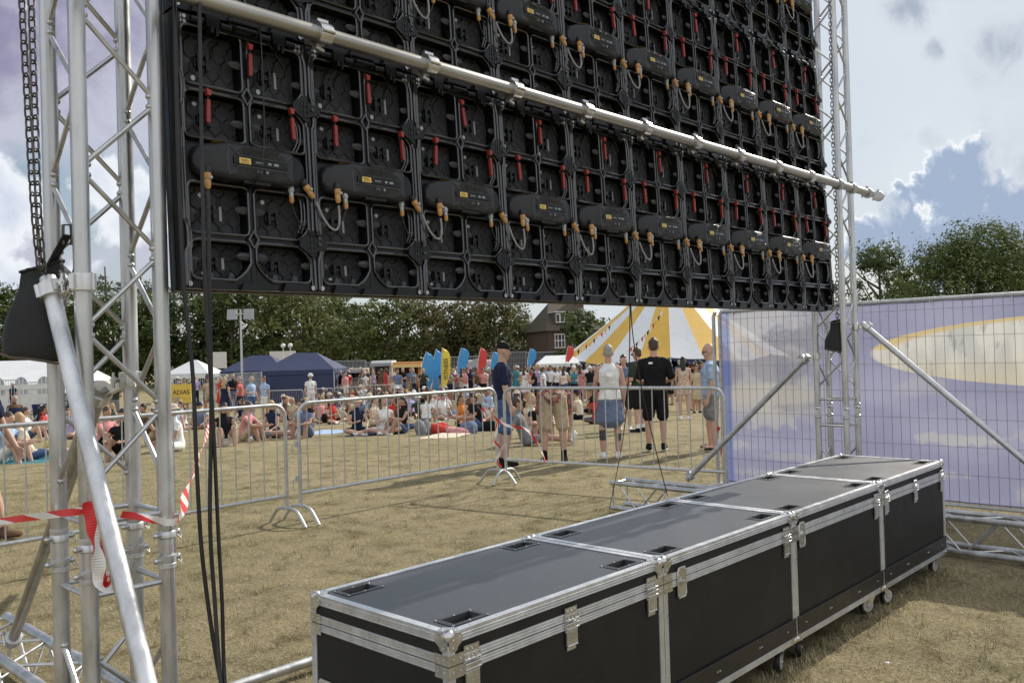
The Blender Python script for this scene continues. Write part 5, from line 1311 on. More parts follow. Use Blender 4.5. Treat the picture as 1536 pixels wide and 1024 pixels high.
# ------------------------------------------------------------------ hazard tape
def tape_mat():
    m = mat('hazard_tape', (.7, .7, .7), .45); b = m.node_tree.nodes['Principled BSDF']; at_ = nd(m, 'ShaderNodeUVMap'); sp = nd(m, 'ShaderNodeSeparateXYZ'); lk(m, at_.outputs[0], sp.inputs[0])
    a = nd(m, 'ShaderNodeMath'); a.operation = 'FRACT'; mu = nd(m, 'ShaderNodeMath'); mu.operation = 'MULTIPLY_ADD'; mu.inputs[1].default_value = 3.2; lk(m, sp.outputs['X'], mu.inputs[0]); lk(m, sp.outputs['Y'], mu.inputs[2]); lk(m, mu.outputs[0], a.inputs[0])
    r = ramp(m, a.outputs[0], [(.49, (.62, .03, .03)), (.51, (.75, .73, .7))]); lk(m, r.outputs[0], b.inputs['Base Color']); return m
TAPE = tape_mat()
def tape(label, pts, w=.05, tw=.6, seed=0, seg=10):
    c = catmull(pts, seg); rng = random.Random(seed); o0 = c[0]; vs = []; uv = []; L_ = 0
    ph = rng.uniform(0, 6)
    for i, p in enumerate(c):
        d = (c[min(i+1, len(c)-1)]-c[max(i-1, 0)]).normalized(); x, y = frame_of(d)
        if abs(d.z) > .9: x, y = frame_of(d, V((1, 0, 0)))
        an = tw*math.sin(i*.31+ph)+PI/2; s = (x*math.cos(an)+y*math.sin(an))*w/2
        if i: L_ += (p-c[i-1]).length
        vs += [p-s-o0, p+s-o0]; uv.append(L_)
    me = bpy.data.meshes.new('hazard_tape'); F = [(2*i, 2*i+1, 2*i+3, 2*i+2) for i in range(len(c)-1)]
    n = len(vs); th = V((.0004, .0004, .0003)); me.from_pydata([tuple(v) for v in vs], [], F); ul = me.uv_layers.new()
    for poly in me.polygons:
        for li, vi in zip(poly.loop_indices, poly.vertices): ul.data[li].uv = (uv[vi//2], (vi % 2)*.35)
    me.materials.append(TAPE); o = link('hazard_tape', me, None, o0); md = o.modifiers.new('thick', 'SOLIDIFY'); md.thickness = .0008; return tag(o, label, 'tape', 'red and white hazard tape')
def onu_or(x, y, d): return at(x, y, d)
tape('red and white tape stretched in from the left edge to the tower', [at(-60, 795, 2.9), at(0, 782, 2.8), at(50, 775, 2.7), at(90, 770, 2.58), at(120, 766, 2.55), at(136, 764, 2.56)], .022, .25, 1)
tape('red and white tape dangling in a loop beside the big brace tube', [at(133, 752, 2.54), at(140, 790, 2.53), at(146, 830, 2.53), at(150, 868, 2.54), at(158, 880, 2.55), at(168, 862, 2.57), at(164, 820, 2.6), at(150, 770, 2.6)], .04, .8, 2)
tape('red and white tape crossing between the left tower chords', [at(182, 771, 2.62), at(205, 774, 2.66), at(235, 780, 2.73), at(252, 783, 2.74), at(266, 782, 2.76)], .022, .3, 3)
tape('red and white tape running from the left tower up to the barrier', [at(266, 779, 2.78), at(280, 742, 3.4), at(293, 700, 4.4), at(303, 672, 5.6), at(316, 634, 7.55)], .055, .35, 4, 14)
tape('red and white tape tied across the barrier joint by the man in the cap', [at(722, 612, 10.6), at(738, 622, 10.4), at(752, 634, 10.35), at(772, 641, 10.3), at(786, 642, 10.4), at(800, 655, 10.5), at(814, 680, 10.5), at(818, 692, 10.5)], .034, .5, 5)
tape('red and white tape knotted down the barrier posts', [at(746, 628, 10.45), at(744, 650, 10.42), at(741, 660, 10.4), at(748, 668, 10.38), at(752, 674, 10.4), at(745, 690, 10.42), at(752, 700, 10.4)], .032, .9, 6)
tape('scrap of red and white tape on the last barrier bar by the fence', [at(1078, 640, 9.2), at(1076, 655, 9.18), at(1080, 668, 9.18), at(1082, 690, 9.2)], .05, .6, 7)
# ------------------------------------------------------------------ trees
def leaf_mat(name, c0, c1, c2):
    m = mat(name, c1, .65, 0, .25); b = m.node_tree.nodes['Principled BSDF']; geo = nd(m, 'ShaderNodeNewGeometry'); oi = nd(m, 'ShaderNodeObjectInfo')
    n = nd(m, 'ShaderNodeTexNoise'); n.inputs['Scale'].default_value = .55; n.inputs['Detail'].default_value = 7; n.inputs['Roughness'].default_value = .7; lk(m, geo.outputs['Position'], n.inputs['Vector'])
    a = nd(m, 'ShaderNodeMath'); a.operation = 'MULTIPLY_ADD'; lk(m, oi.outputs['Random'], a.inputs[0]); a.inputs[1].default_value = .16; a.inputs[2].default_value = -.08
    s = nd(m, 'ShaderNodeMath'); lk(m, n.outputs['Fac'], s.inputs[0]); lk(m, a.outputs[0], s.inputs[1])
    r = ramp(m, s.outputs[0], [(.32, c0), (.5, c1), (.68, c2)]); lk(m, r.outputs[0], b.inputs['Base Color'])
    tr = nd(m, 'ShaderNodeBsdfTranslucent'); lk(m, r.outputs[0], tr.inputs['Color']); mx = nd(m, 'ShaderNodeMixShader'); mx.inputs[0].default_value = .32
    lk(m, b.outputs[0], mx.inputs[1]); lk(m, tr.outputs[0], mx.inputs[2]); lk(m, mx.outputs[0], m.node_tree.nodes['Material Output'].inputs[0]); return m
LEAF = {'dark': leaf_mat('leaf_dark', (.03, .05, .018), (.065, .095, .03), (.12, .15, .05)), 'mid': leaf_mat('leaf_mid', (.05, .075, .02), (.10, .135, .038), (.18, .20, .065)),
        'olive': leaf_mat('leaf_olive', (.05, .068, .02), (.11, .13, .04), (.19, .195, .07)), 'brown': leaf_mat('leaf_brown', (.06, .06, .022), (.118, .112, .042), (.19, .17, .07)), 'grey': leaf_mat('leaf_grey', (.06, .068, .05), (.11, .12, .09), (.17, .175, .14))}
BARK = noisy('bark', (.09, .07, .05), .9, var=.3, scale=6, bump=.4, bscale=20)
def crown_mesh(seed, w, h, leaves=7000, size=.30, dens=.55, lobes=16, conic=0.0):
    rng = np.random.default_rng(seed); cs = []
    for i in range(lobes):
        z = rng.random()**.8; a = rng.random()*2*PI; rad = math.sqrt(max(.02, 1-(2*z-.9)**2*.9))*(1-conic*z); r = rad*(.35+.65*rng.random()**.5)*.68
        cs.append((math.cos(a)*r*w/2, math.sin(a)*r*w/2, z*h*.86+h*.08, (.20+.16*rng.random())*w*.75*(1-.4*conic*z)))
    P = []; Nn = []
    sub = []
    for (x, y, z, r) in cs:                                      # leaf sprays over each lobe
        for k in range(26):
            v = rng.normal(size=3); v /= np.linalg.norm(v); v[2] = v[2]*.8+.12; rr = r*(.6+.5*rng.random()); sub.append((x+v[0]*rr, y+v[1]*rr, z+v[2]*rr*.85, r*(.13+.17*rng.random()), v))
    per = max(3, leaves//len(sub))
    C = []; NV = []
    for (x, y, z, r, v) in sub:
        if rng.random() > dens+.4: continue
        q = rng.normal(size=(per, 3))*r*np.array([.75, .75, .5]); q[:, 2] -= .35*(q[:, 0]**2+q[:, 1]**2)/max(r, .05); C.append(q+np.array([x, y, z])); w_ = q/r*.7+np.array(v)*.8+np.array([0, 0, .75]); NV.append(w_)
    C = np.concatenate(C); NV = np.concatenate(NV); kp = C[:, 2] > .02*h; C = C[kp]; NV = NV[kp]; n = len(C)
    NV = NV/np.linalg.norm(NV, axis=1)[:, None]+rng.normal(size=(n, 3))*.38; NV /= np.linalg.norm(NV, axis=1)[:, None]
    a = rng.normal(size=(n, 3)); a -= (a*NV).sum(1)[:, None]*NV; a /= np.linalg.norm(a, axis=1)[:, None]; b = np.cross(NV, a)
    s = size*(.55+.75*rng.random(n))[:, None]
    vs = np.empty((n*4, 3)); vs[0::4] = C-a*s*.5; vs[1::4] = C+b*s*.28; vs[2::4] = C+a*s*.55; vs[3::4] = C-b*s*.28
    me = bpy.data.meshes.new('crown'); me.from_pydata(vs.tolist(), [], np.arange(n*4).reshape(n, 4).tolist()); me.materials.append(LEAF['mid']); return me
def trunk_mesh(seed, h, r, top):
    rng = random.Random(seed); mb = MB(); p = [V((0, 0, -.3)), V((rng.uniform(-.1, .1), 0, h*.5)), V((rng.uniform(-.2, .2), rng.uniform(-.2, .2), h)), V((0, 0, top))]; mb.tube(catmull(p, 3), [r*(1-.75*i/9) for i in range(10)], 8)
    for k in range(7):
        a = rng.uniform(0, 2*PI); z = h*.75+(top-h)*rng.uniform(0, .7); b = V((math.cos(a), math.sin(a), .8)); q = V((0, 0, z)); mb.tube([q, q+b*top*.12, q+b*top*.24+V((0, 0, .4))], [r*.4, r*.25, r*.08], 6)
    return mb.mesh('trunk', [BARK])
CROWN = {k: crown_mesh(i+1, *a) for i, (k, a) in enumerate({'round': (7, 8.2, 6200, .34, .55, 15), 'tall': (5.4, 10, 6200, .33, .55, 17, .35), 'wide': (10, 7.4, 8200, .34, .55, 20), 'sparse': (5.6, 8, 13000, .17, .3, 20), 'bare': (4.6, 9.4, 3600, .2, .1, 16, .3), 'oak': (11.5, 8.2, 42000, .18, .6, 30), 'shrub': (4.2, 3.6, 3200, .28, .5, 9)}.items())}
TRUNK = {k: trunk_mesh(i, *a) for i, (k, a) in enumerate({'round': (2.2, .28, 7), 'tall': (2, .25, 9), 'wide': (2, .32, 6.4), 'sparse': (2.2, .2, 8), 'bare': (2.4, .17, 9.6), 'oak': (2.2, .45, 7), 'shrub': (.6, .1, 2.8)}.items())}
CH_ = {'round': 8.6, 'tall': 10.4, 'wide': 7.8, 'sparse': 8.6, 'bare': 10, 'oak': 9.0, 'shrub': 3.6}
def tree(kind, leaf, px, dist, ytop, label, rz=0, wide=1.0, group='trees at the far side of the field'):
    p = gx(px, dist); ztop = at(px, ytop, dist).z; s = (ztop-p.z)/CH_[kind]
    t = thing('tree', label, 'tree', p, rz, group); t.scale = (s*wide, s*wide, s)
    link('trunk', TRUNK[kind], t)
    c = link('crown', CROWN[kind], t, (0, 0, .6 if kind != 'shrub' else .05)); c.material_slots[0].link = 'OBJECT'; c.material_slots[0].material = LEAF[leaf]; return t
# left wood behind the marquee and the gazebos
for px, d, yt, k, lf, w, lb in ((-60, 84, 436, 'wide', 'mid', 1.0, 'bushy green tree at the far left edge'), (12, 88, 434, 'round', 'mid', 1.1, 'rounded green tree behind the white marquee'), (70, 92, 436, 'tall', 'dark', 1.2, 'dark tree seen past the chain bag'), (112, 84, 446, 'round', 'mid', 1.2, 'green tree between the left tower chords'),
    (160, 96, 392, 'bare', 'grey', 1.25, 'thin grey poplar, left of a pair between the tower chords'), (213, 97, 398, 'bare', 'grey', 1.25, 'thin grey poplar, right of a pair between the tower chords'), (262, 98, 412, 'bare', 'grey', 1.2, 'thin grey poplar beside the edge of the screen'), (170, 84, 452, 'wide', 'dark', 1.0, 'broad dark tree under the grey poplars'), (235, 86, 446, 'round', 'mid', 1.1, 'green tree just left of the hanging cables'),
    (300, 88, 432, 'round', 'dark', 1.1, 'dark tree behind the hanging cables'), (352, 86, 430, 'wide', 'mid', 1.0, 'bright green tree behind the floodlight mast'), (405, 88, 428, 'tall', 'mid', 1.3, 'tall green tree right of the floodlight mast'), (455, 84, 432, 'wide', 'olive', 1.0, 'olive green tree behind the navy gazebos'), (500, 88, 442, 'round', 'dark', 1.1, 'dark tree right of the navy gazebos'),
    (540, 92, 456, 'tall', 'dark', 1.3, 'dark slim tree below the second screen column'), (582, 84, 446, 'round', 'mid', 1.15, 'full green tree left of the brown trees'), (635, 86, 452, 'wide', 'brown', 1.0, 'brown tinged tree behind the blue flags'), (690, 84, 456, 'round', 'brown', 1.2, 'russet tree behind the red flag'), (742, 86, 450, 'wide', 'brown', 1.0, 'broad russet tree behind the man in the cap'), (778, 92, 466, 'round', 'olive', .8, 'olive tree beside the brick house'),
    (868, 72, 479, 'shrub', 'dark', 1.15, 'dark bush in front of the brick house')):
    tree(k, lf, px, d, yt, lb, random.uniform(0, 6), w)
for i, (px, d, yt, k, lf, w, lb) in enumerate(((1322, 62, 366, 'sparse', 'dark', 1.15, 'sparse dark tree right of the far tower'), (1228, 70, 440, 'sparse', 'dark', 1.0, 'sparse tree half hidden by the far tower'), (1476, 52, 354, 'oak', 'mid', 1.12, 'big rounded oak above the printed fence'), (1610, 55, 366, 'oak', 'mid', 1.2, 'broad oak running out of the right edge'), (1372, 60, 408, 'round', 'olive', .8, 'lower olive tree between the sparse tree and the oak'))):
    tree(k, lf, px, d, yt, lb, 1.3*i, w, 'trees beyond the printed fence')
# dense undergrowth and lower wood closing the view
def wood(label, px0, px1, d, h, leaf, n=9000, seed=5):
    rng = np.random.default_rng(seed); C = []
    for k in range(n//30):
        px = px0+(px1-px0)*rng.random(); dd = d+rng.normal()*2.5; p = np.array(gx(px, dd)); p[2] += h*rng.random()**.7; C.append(p+rng.normal(size=(30, 3))*np.array([.6, .6, .4]))
    C = np.concatenate(C); m_ = len(C); a = rng.normal(size=(m_, 3)); a /= np.linalg.norm(a, axis=1)[:, None]; b = rng.normal(size=(m_, 3)); b -= (b*a).sum(1)[:, None]*a; b /= np.linalg.norm(b, axis=1)[:, None]
    s = .5*(.6+.7*rng.random(m_))[:, None]; vs = np.empty((m_*4, 3)); vs[0::4] = C-a*s*.5; vs[1::4] = C+b*s*.3; vs[2::4] = C+a*s*.5; vs[3::4] = C-b*s*.3
    me = bpy.data.meshes.new('undergrowth'); me.from_pydata(vs.tolist(), [], np.arange(m_*4).reshape(m_, 4).tolist()); me.materials.append(LEAF[leaf]); tag(link('undergrowth', me), label, 'undergrowth', kind='stuff')
wood('dark undergrowth filling in below the far trees', -120, 1000, 94, 4.6, 'dark', 26000)
wood('undergrowth behind the printed fence', 1150, 1750, 66, 3.2, 'dark', 12000, 8)

# ------------------------------------------------------------------ striped big top
TY, TW_ = noisy('tent_yellow', (.68, .42, .08), .7, var=.08, scale=2), noisy('tent_white', (.72, .73, .74), .7, var=.06, scale=2)
NAVY = noisy('navy_canvas', (.03, .04, .10), .75, var=.2, scale=3)
def big_top():
    d = 62; c = gx(1004, d); t = thing('big_top', 'large circus tent with yellow and white striped roof', 'tent', c, 0); R = 8.0; ze = 1.72; zp = 7.7; n = 24; ns = 7
    rt = V((FH.y, -FH.x, 0))
    yel = MB(); wh = MB(); va = MB(); wl = MB()
    def P(k, s, sub):
        a = 2*PI*(k+sub)/n; sag = (1-s)**1.0; rr = R*(1-s*.955); sc = .14*math.sin(PI*sub)*(1-s); corner = (.30*math.cos(4*a) if True else 0)
        r_ = rr*(1+.05*math.cos(6*a)*(1-s)); z = ze+(zp-ze)*(s**1.08)-.0*sc+.22*(1-s)*math.cos(6*a)*-.6
        return V((r_*math.cos(a), r_*math.sin(a), z+sc*-.5))
    for k in range(n):
        mb = yel if k % 2 else wh; ids = []
        for i in range(ns+1):
            ids.append(mb.add([P(k, i/ns, q/3) for q in range(4)]))
        for a, b in zip(ids, ids[1:]):
            for j in range(3): mb.face((a+j, a+j+1, b+j+1, b+j), 0, True)
        A = va.add([P(k, 0, q/3)*1.004 for q in range(4)]+[P(k, 0, q/3)*1.004-V((0, 0, .16+.12*math.sin(PI*q/3))) for q in range(4)])
        for j in range(3): va.face((A+j, A+4+j, A+5+j, A+1+j))
        if k % 24 not in (14, 15, 16, 17, 18, 19, 20): 
            A = wl.add([P(k, 0, q)*.97 for q in (0, 1)]); B = wl.add([V((p.x, p.y, 0)) for p in (P(k, 0, 0)*.97, P(k, 0, 1)*.97)]); wl.face((A, B, B+1, A+1))
    yel.build('yellow_roof_stripes', TY, t); wh.build('white_roof_stripes', TW_, t); va.build('valance', NAVY, t); wl.build('side_wall', NAVY, t)
    mb = MB(); mb.tube([(0, 0, 0), (0, 0, zp+.9)], .09, 8); mb.lathe([(.5, 0), (.42, .28), (.2, .36)], (0, 0, zp-.22), (0, 0, 1), 14); mb.build('king_pole', M['galv'], t)
    for k in range(0, n, 2):
        p = P(k, 0, 0); mb = MB(); mb.tube([(p.x, p.y, 0), (p.x, p.y, p.z+.05)], .045, 6); mb.build('side_pole', M['galv'], t)
        q = V((p.x, p.y, 0)).normalized()*(R+2.6); mb = MB(); mb.tube([p, V((q.x, q.y, 0))], .014, 5); mb.build('guy_rope', M['white_paint'], t)
    # ridge fin of blue canvas near the crown
    t.rotation_euler.z = .06
    return c
bt = big_top()
for lab, pa, pb in (('bunting line of small flags sloping down left of the big top', at(925, 478, 58), at(843, 538, 55)), ('bunting line of small flags across the striped roof', at(996, 462, 52), at(938, 528, 51))):
    t = thing('bunting', lab, 'bunting', pa, 0, 'bunting on the big top'); mb = MB(); pts = [L(V((0, 0, 0)), pb-pa, k/14)-V((0, 0, .25*math.sin(PI*k/14))) for k in range(15)]; mb.tube(pts, .012, 5); mb.build('cord', M['white_paint'], t)
    for k in range(1, 14):
        p = pts[k]; dx = (pb-pa).normalized()*.12; mb = MB(); n_ = V((-dx.y, dx.x, 0)).normalized()*.012
        a = mb.add([p-dx, p+dx, p-V((0, 0, .32)), p-dx+n_, p+dx+n_, p-V((0, 0, .32))+n_]); mb.face((a, a+1, a+2)); mb.face((a+5, a+4, a+3)); mb.face((a, a+3, a+4, a+1)); mb.face((a+1, a+4, a+5, a+2)); mb.face((a+2, a+5, a+3, a))
        mb.build('pennant', CM[('red', 'white', 'navy', 'yellow')[k % 4]], t)
def marquee(label, px0, px1, d, yeave, yridge, wallmat, roofmat, depth=6, windows=0, hip=.3, cat='tent', name='marquee', legs=True, wall=True, open_front=False):
    a, b = gx(px0, d), gx(px1, d); c = (a+b)/2; W = (b-a).length; rz = math.atan2(b.y-a.y, b.x-a.x); t = thing(name, label, cat, c, rz)
    ze = at((px0+px1)/2, yeave, d).z-c.z; zr = at((px0+px1)/2, yridge, d).z-c.z; x = W/2; mb = MB(); r = x*(1-hip*2) if hip < .5 else .02
    A = mb.add([(-x-.06, -.06, ze), (x+.06, -.06, ze), (x+.06, depth+.06, ze), (-x-.06, depth+.06, ze), (-r, depth/2, zr), (r, depth/2, zr)])
    # slightly concave canvas: mid points
    def sag(p, q, s, k=.06): m_ = (V(mb.v[p])+V(mb.v[q])+V(mb.v[s]))/3; m_.z -= k*(zr-ze); return mb.add([m_])
    for q in ((0, 1, 5, 4), (2, 3, 4, 5)): 
        cpt = sum((V(mb.v[A+j]) for j in q), V((0, 0, 0)))/4; cpt.z -= .07*(zr-ze); ci = mb.add([cpt])
        for i in range(4): mb.face((A+q[i], A+q[(i+1) % 4], ci), 0, True)
    for q in ((1, 2, 5), (3, 0, 4)):
        ci = sag(A+q[0], A+q[1], A+q[2])
        for i in range(3): mb.face((A+q[i], A+q[(i+1) % 3], ci), 0, True)
    mb.build('roof', roofmat, t)
    mb = MB(); mb.box((-x-.05, -.05, ze-.24), (x+.05, -.035, ze-.002)); mb.box((-x-.05, -.034, ze-.24), (-x-.036, depth+.05, ze-.002)); mb.box((x+.036, -.034, ze-.24), (x+.05, depth+.05, ze-.002)); mb.build('valance', roofmat, t)
    if wall:
        mb = MB(); 
        if not open_front: mb.box((-x+.03, 0.0, .02), (x-.03, .03, ze-.02))
        mb.box((-x, .04, .02), (-x+.03, depth, ze-.02)); mb.box((x-.03, .04, .02), (x, depth, ze-.02)); mb.box((-x+.03, depth-.03, .02), (x-.03, depth, ze-.02)); mb.build('wall', wallmat, t)
    for k in range(windows):
        cx = -x+W*(k+.5)/windows; ww = W/windows*.28; pts = [(cx-ww, .95), (cx+ww, .95), (cx+ww, 1.5)]+[(cx+ww*math.cos(PI*j/8), 1.5+.4*math.sin(PI*j/8)) for j in range(1, 8)]+[(cx-ww, 1.5)]
        mb = MB(); mb.prism(pts, -.012, -.001); w_ = mb.build('window', noisy('clear_window', (.28, .31, .35), .25, var=.15, scale=2), t)
        mb = MB(); 
        for f in (-.33, .33): mb.box((cx+ww*f-.025, -.02, .95), (cx+ww*f+.025, -.013, 1.82))
        mb.box((cx-ww, -.024, 1.3), (cx+ww, -.021, 1.35)); mb.build('glazing_bar', M['white_paint'], w_)
    if legs:
        for sx in (-x, x):
            for sy in (-.03, depth+.03): mb = MB(); mb.tube([(sx, sy, 0), (sx, sy, ze)], .03, 6); mb.build('leg', M['galv'], t)
    return t
CANV = noisy('white_canvas', (.66, .67, .68), .75, var=.06, scale=1.5, bump=.2, bscale=3)
marquee('long white marquee with arched windows at the left edge', -90, 82, 47, 578, 541, CANV, CANV, 7, 5, .12)
marquee('navy pop-up gazebo with closed sides, nearer of the pair', 392, 500, 47, 555, 529, NAVY, NAVY, 3.6, 0, .34, 'gazebo', 'gazebo')
marquee('navy pop-up gazebo half hidden behind the other one', 330, 424, 53, 556, 533, NAVY, NAVY, 3.6, 0, .34, 'gazebo', 'gazebo')
marquee('white peaked canopy left of the hanging cables', 243, 312, 52, 562, 540, CANV, CANV, 3, 0, .45, 'gazebo', 'gazebo', True, False)
marquee('white canopy beside the left edge of the big top', 806, 872, 58, 545, 533, CANV, CANV, 3, 0, .2, 'gazebo', 'gazebo', True, False)
marquee('dark grey canopy behind the red flag', 690, 742, 62, 551, 537, noisy('grey_canvas', (.12, .12, .13), .8, var=.1, scale=2), noisy('charcoal_canvas', (.13, .13, .14), .8, var=.1, scale=2), 3, 0, .45, 'gazebo', 'gazebo', True, False)
# feather flags
def feather(px, d, ytop, ybot, col, label, w=.78, rzoff=0, text=None, lean=.35):
    p = gx(px, d); zt = at(px, ytop, d).z-p.z; zb = at(px, ybot, d).z-p.z; rz = yaw-PI/2+rzoff; t = thing('feather_flag', label, 'flag', p, rz, 'feather flags'); H = zt
    pole = []; 
    for k in range(13):
        s = k/12; pole.append(V((-w*.5+ (w*lean*3.0)*max(0, s-.55)**2*2.2, 0, H*s)))
    mb = MB(); mb.tube(pole, .022, 6); mb.build('pole', M['galv'], t)
    mb = MB(); n = 14; fr = []; 
    for k in range(n+1):
        s = k/n; z = zb+(H-zb)*s; xl = -w*.5+(w*lean*3.0)*max(0, z/H-.55)**2*2.2; ww = w*(1-.08*s)*(1 if s < .7 else math.sqrt(max(0.002, 1-((s-.7)/.3)**2))); ww *= .42+.58*min(1, s/.4)
        fr.append([(xl+.012, 0, z), (xl+ww*.5, .06*math.sin(s*5), z-.02), (xl+ww, .0+.05*math.sin(s*6+1), z-.05)])
    A = [mb.add(r+[(x, y+.012, z) for x, y, z in r]) for r in fr]
    for a, b in zip(A, A[1:]):
        for j in (0, 1): mb.face((a+j, a+j+1, b+j+1, b+j), 0, True); mb.face((b+3+j, b+4+j, a+4+j, a+3+j), 0, True)
        mb.face((a+2, a+5, b+5, b+2)); mb.face((a+3, a, b, b+3))
    s_ = mb.build('sail', col, t)
    if text:
        me = text_mesh(text, w*.62, 'lettering', CM['navy'], .004); link('lettering', me, s_, (w*.02, -.075, zb+(H-zb)*.46), (PI/2, -PI/2, 0))
    return t
FB = noisy('flag_blue', (.06, .30, .62), .7, var=.15, scale=2); FR = noisy('flag_red', (.62, .06, .05), .7, var=.15, scale=2); FY = noisy('flag_yellow', (.75, .6, .08), .7, var=.1, scale=2)
feather(640, 44, 527, 592, FB, 'broad sky blue feather flag, leftmost of the blue ones', .62)
feather(655, 46, 523, 590, FB, 'slim blue feather flag just behind the yellow one', .5)
feather(668, 43, 521, 580, FY, 'yellow feather flag with dark vertical lettering', .48, 0, 'FITNESS', .15)
feather(693, 45, 521, 558, FB, 'blue feather flag left of the red one', .55)
feather(722, 45, 521, 562, FR, 'bright red feather flag left of the man in the cap', .45)
feather(741, 50, 527, 560, FB, 'blue feather flag partly behind the man in the cap', .5)
feather(796, 50, 522, 548, FB, 'blue feather flag right of the man in the cap', .46)
feather(853, 54, 518, 542, FR, 'small red flag at the left edge of the big top', .45)
# brick house
def house():
    d = 80; c = gx(864, d); rz = yaw-PI/2+.32; t = thing('brick_house', 'brick house with a steep brown tiled roof beside the big top', 'house', c, rz); W, D_, He = 5.4, 6, 4.3; zr = at(850, 452, d).z-c.z
    BR = noisy('brick', (.095, .062, .045), .9, var=.25, scale=3); TILE = noisy('roof_tiles', (.088, .072, .052), .85, var=.25, scale=2, bump=.3, bscale=14, stretch=(1, 1, 6))
    mb = MB(); mb.box((-W/2, 0, 0), (W/2, D_, He)); mb.build('wall', BR, t)
    mb = MB(); o = .35; r = 1.5; A = mb.add([(-W/2-o, -o, He), (W/2+o, -o, He), (W/2+o, D_+o, He), (-W/2-o, D_+o, He), (-r, D_/2, zr), (r, D_/2, zr)]); 
    for q in ((0, 1, 5, 4), (1, 2, 5), (2, 3, 4, 5), (3, 0, 4), (3, 2, 1, 0)): mb.face([A+i for i in q])
    rf = mb.build('roof', TILE, t); mb = MB(); mb.box((1.2, D_/2-.4, zr-1), (2.0, D_/2+.4, zr+1.0)); mb.build('chimney', BR, rf)
    for x in (-1.6, .1, 1.7):
        for z in (1.0, 2.75):
            mb = MB(); mb.box((x-.5, -.02, z), (x+.5, .004, z+1.2)); w_ = mb.build('window', mat('window_glass', (.03, .035, .04), .15), t)
            mb = MB()
            for a in (-.5, -.2, .15, .45): mb.box((x+a, -.05, z), (x+a+.06, -.021, z+1.2))
            for zz in (z-.04, z+.62, z+1.2): mb.box((x-.55, -.055, zz), (x+.55, -.0215, zz+.07)); 
            mb.build('window_frame', M['white_paint'], w_)
    for x in (-1.2, 1.2):                                        # dormer windows in the roof
        f = .42; y = -o+(D_/2+o)*.28; z = He+(zr-He)*.28; mb = MB(); mb.box((x-.7, y-.3, z-.1), (x+.7, y+1.2, z+.95)); dm = mb.build('dormer', TILE, rf)
        mb = MB(); mb.box((x-.62, y-.33, z), (x+.62, y-.302, z+.85)); mb.box((x-.8, y-.45, z+.953), (x+.8, y+1.2, z+1.03)); mb.build('dormer_window', M['white_paint'], rf)
        mb = MB()
        for a in (-.42, 0, .42): mb.box((x+a-.15, y-.345, z+.08), (x+a+.15, y-.3315, z+.76))
        mb.build('dormer_glass', mat('dormer_glass', (.05, .06, .07), .2), rf)
house()
# food kiosks and trailers behind the crowd
def kiosk(label, px0, px1, d, ytop, body, trim, name='food_kiosk', cat='kiosk', fascia=None):
    a, b = gx(px0, d), gx(px1, d); c = (a+b)/2; W = (b-a).length; t = thing(name, label, cat, c, math.atan2(b.y-a.y, b.x-a.x)); H = at((px0+px1)/2, ytop, d).z-c.z; x = W/2
    mb = MB(); mb.box((-x, 0, .35), (x, 2.2, 1.0)); mb.box((-x, 0, 1.0), (-x*.72, 2.2, H*.86)); mb.box((x*.72, 0, 1.0), (x, 2.2, H*.86)); mb.box((-x*.72, 2.1, 1.0), (x*.72, 2.2, H*.86)); mb.box((-x, 0, H*.86), (x, 2.2, H)); mb.build('body', body, t)
    mb = MB(); mb.box((-x*.9, -.35, 1.02), (x*.9, -.003, 1.07)); mb.build('counter', trim, t)
    mb = MB(); mb.prism([(-x*1.02, H*.84), (x*1.02, H*.84), (x*1.02, H*.93), (-x*1.02, H*.93)], -.55, -.003); mb.build('awning', trim, t)
    for sx in (-x*.6, x*.6): mb = MB(); mb.lathe([(.30, -.08), (.32, -.06), (.32, .06), (.30, .08)], (sx, .15, .32), (1, 0, 0), 14); mb.build('wheel', M['rubber'], t)
    mb = MB()
    for k in range(5): xx = -x*.6+k*x*.3; mb.box((xx-.06, .5, 1.005), (xx+.06, .7, 1.25+.1*(k % 2)))
    mb.build('counter_goods', fascia or trim, t)
kiosk('orange timber food kiosk left of the blue flags', 588, 632, 55, 543, noisy('kiosk_orange', (.5, .24, .08), .7, var=.2, scale=3), noisy('kiosk_yellow', (.68, .5, .2), .7, var=.1, scale=3))
kiosk('white catering trailer behind the crowd', 556, 587, 57, 541, M['white_paint'], M['grey_mark'], 'catering_trailer', 'trailer')
kiosk('low cream food stall at the right of the navy gazebo', 503, 545, 58, 553, noisy('stall_cream', (.42, .38, .31), .7, var=.1, scale=3), M['grey_mark'], 'food_stall', 'stall')
kiosk('long white catering trailer behind the flags', 700, 735, 66, 540, M['white_paint'], noisy('stall_red', (.4, .08, .06), .7, var=.1, scale=3), 'catering_trailer', 'trailer')
for px0, px1, y0, y1, d, lb in ((318, 339, 528, 552, 62, 'pale blank board standing above the far fence near the cables'), (404, 443, 527, 545, 64, 'grey cream board rising behind the navy gazebos'), (504, 527, 552, 561, 60, 'small white banner on the far mesh fence')):
    a, b = at(px0, y0, d), at(px1, y1, d); c = gx((px0+px1)/2, d); W = (at(px1, y0, d)-a).length; rz = yaw-PI/2; t = thing('board', lb, 'board', c, rz)
    zt, zb = a.z-c.z, b.z-c.z; mb = MB(); mb.box((-W/2, -.03, zb), (W/2, .03, zt)); mb.build('panel', noisy('board_paint', (.56, .55, .50), .7, var=.08, scale=2), t)
    for s in (-1, 1): mb = MB(); mb.tube([(s*W*.45, .06, 0), (s*W*.45, .06, zt)], .03, 6); mb.build('post', M['galv'], t)
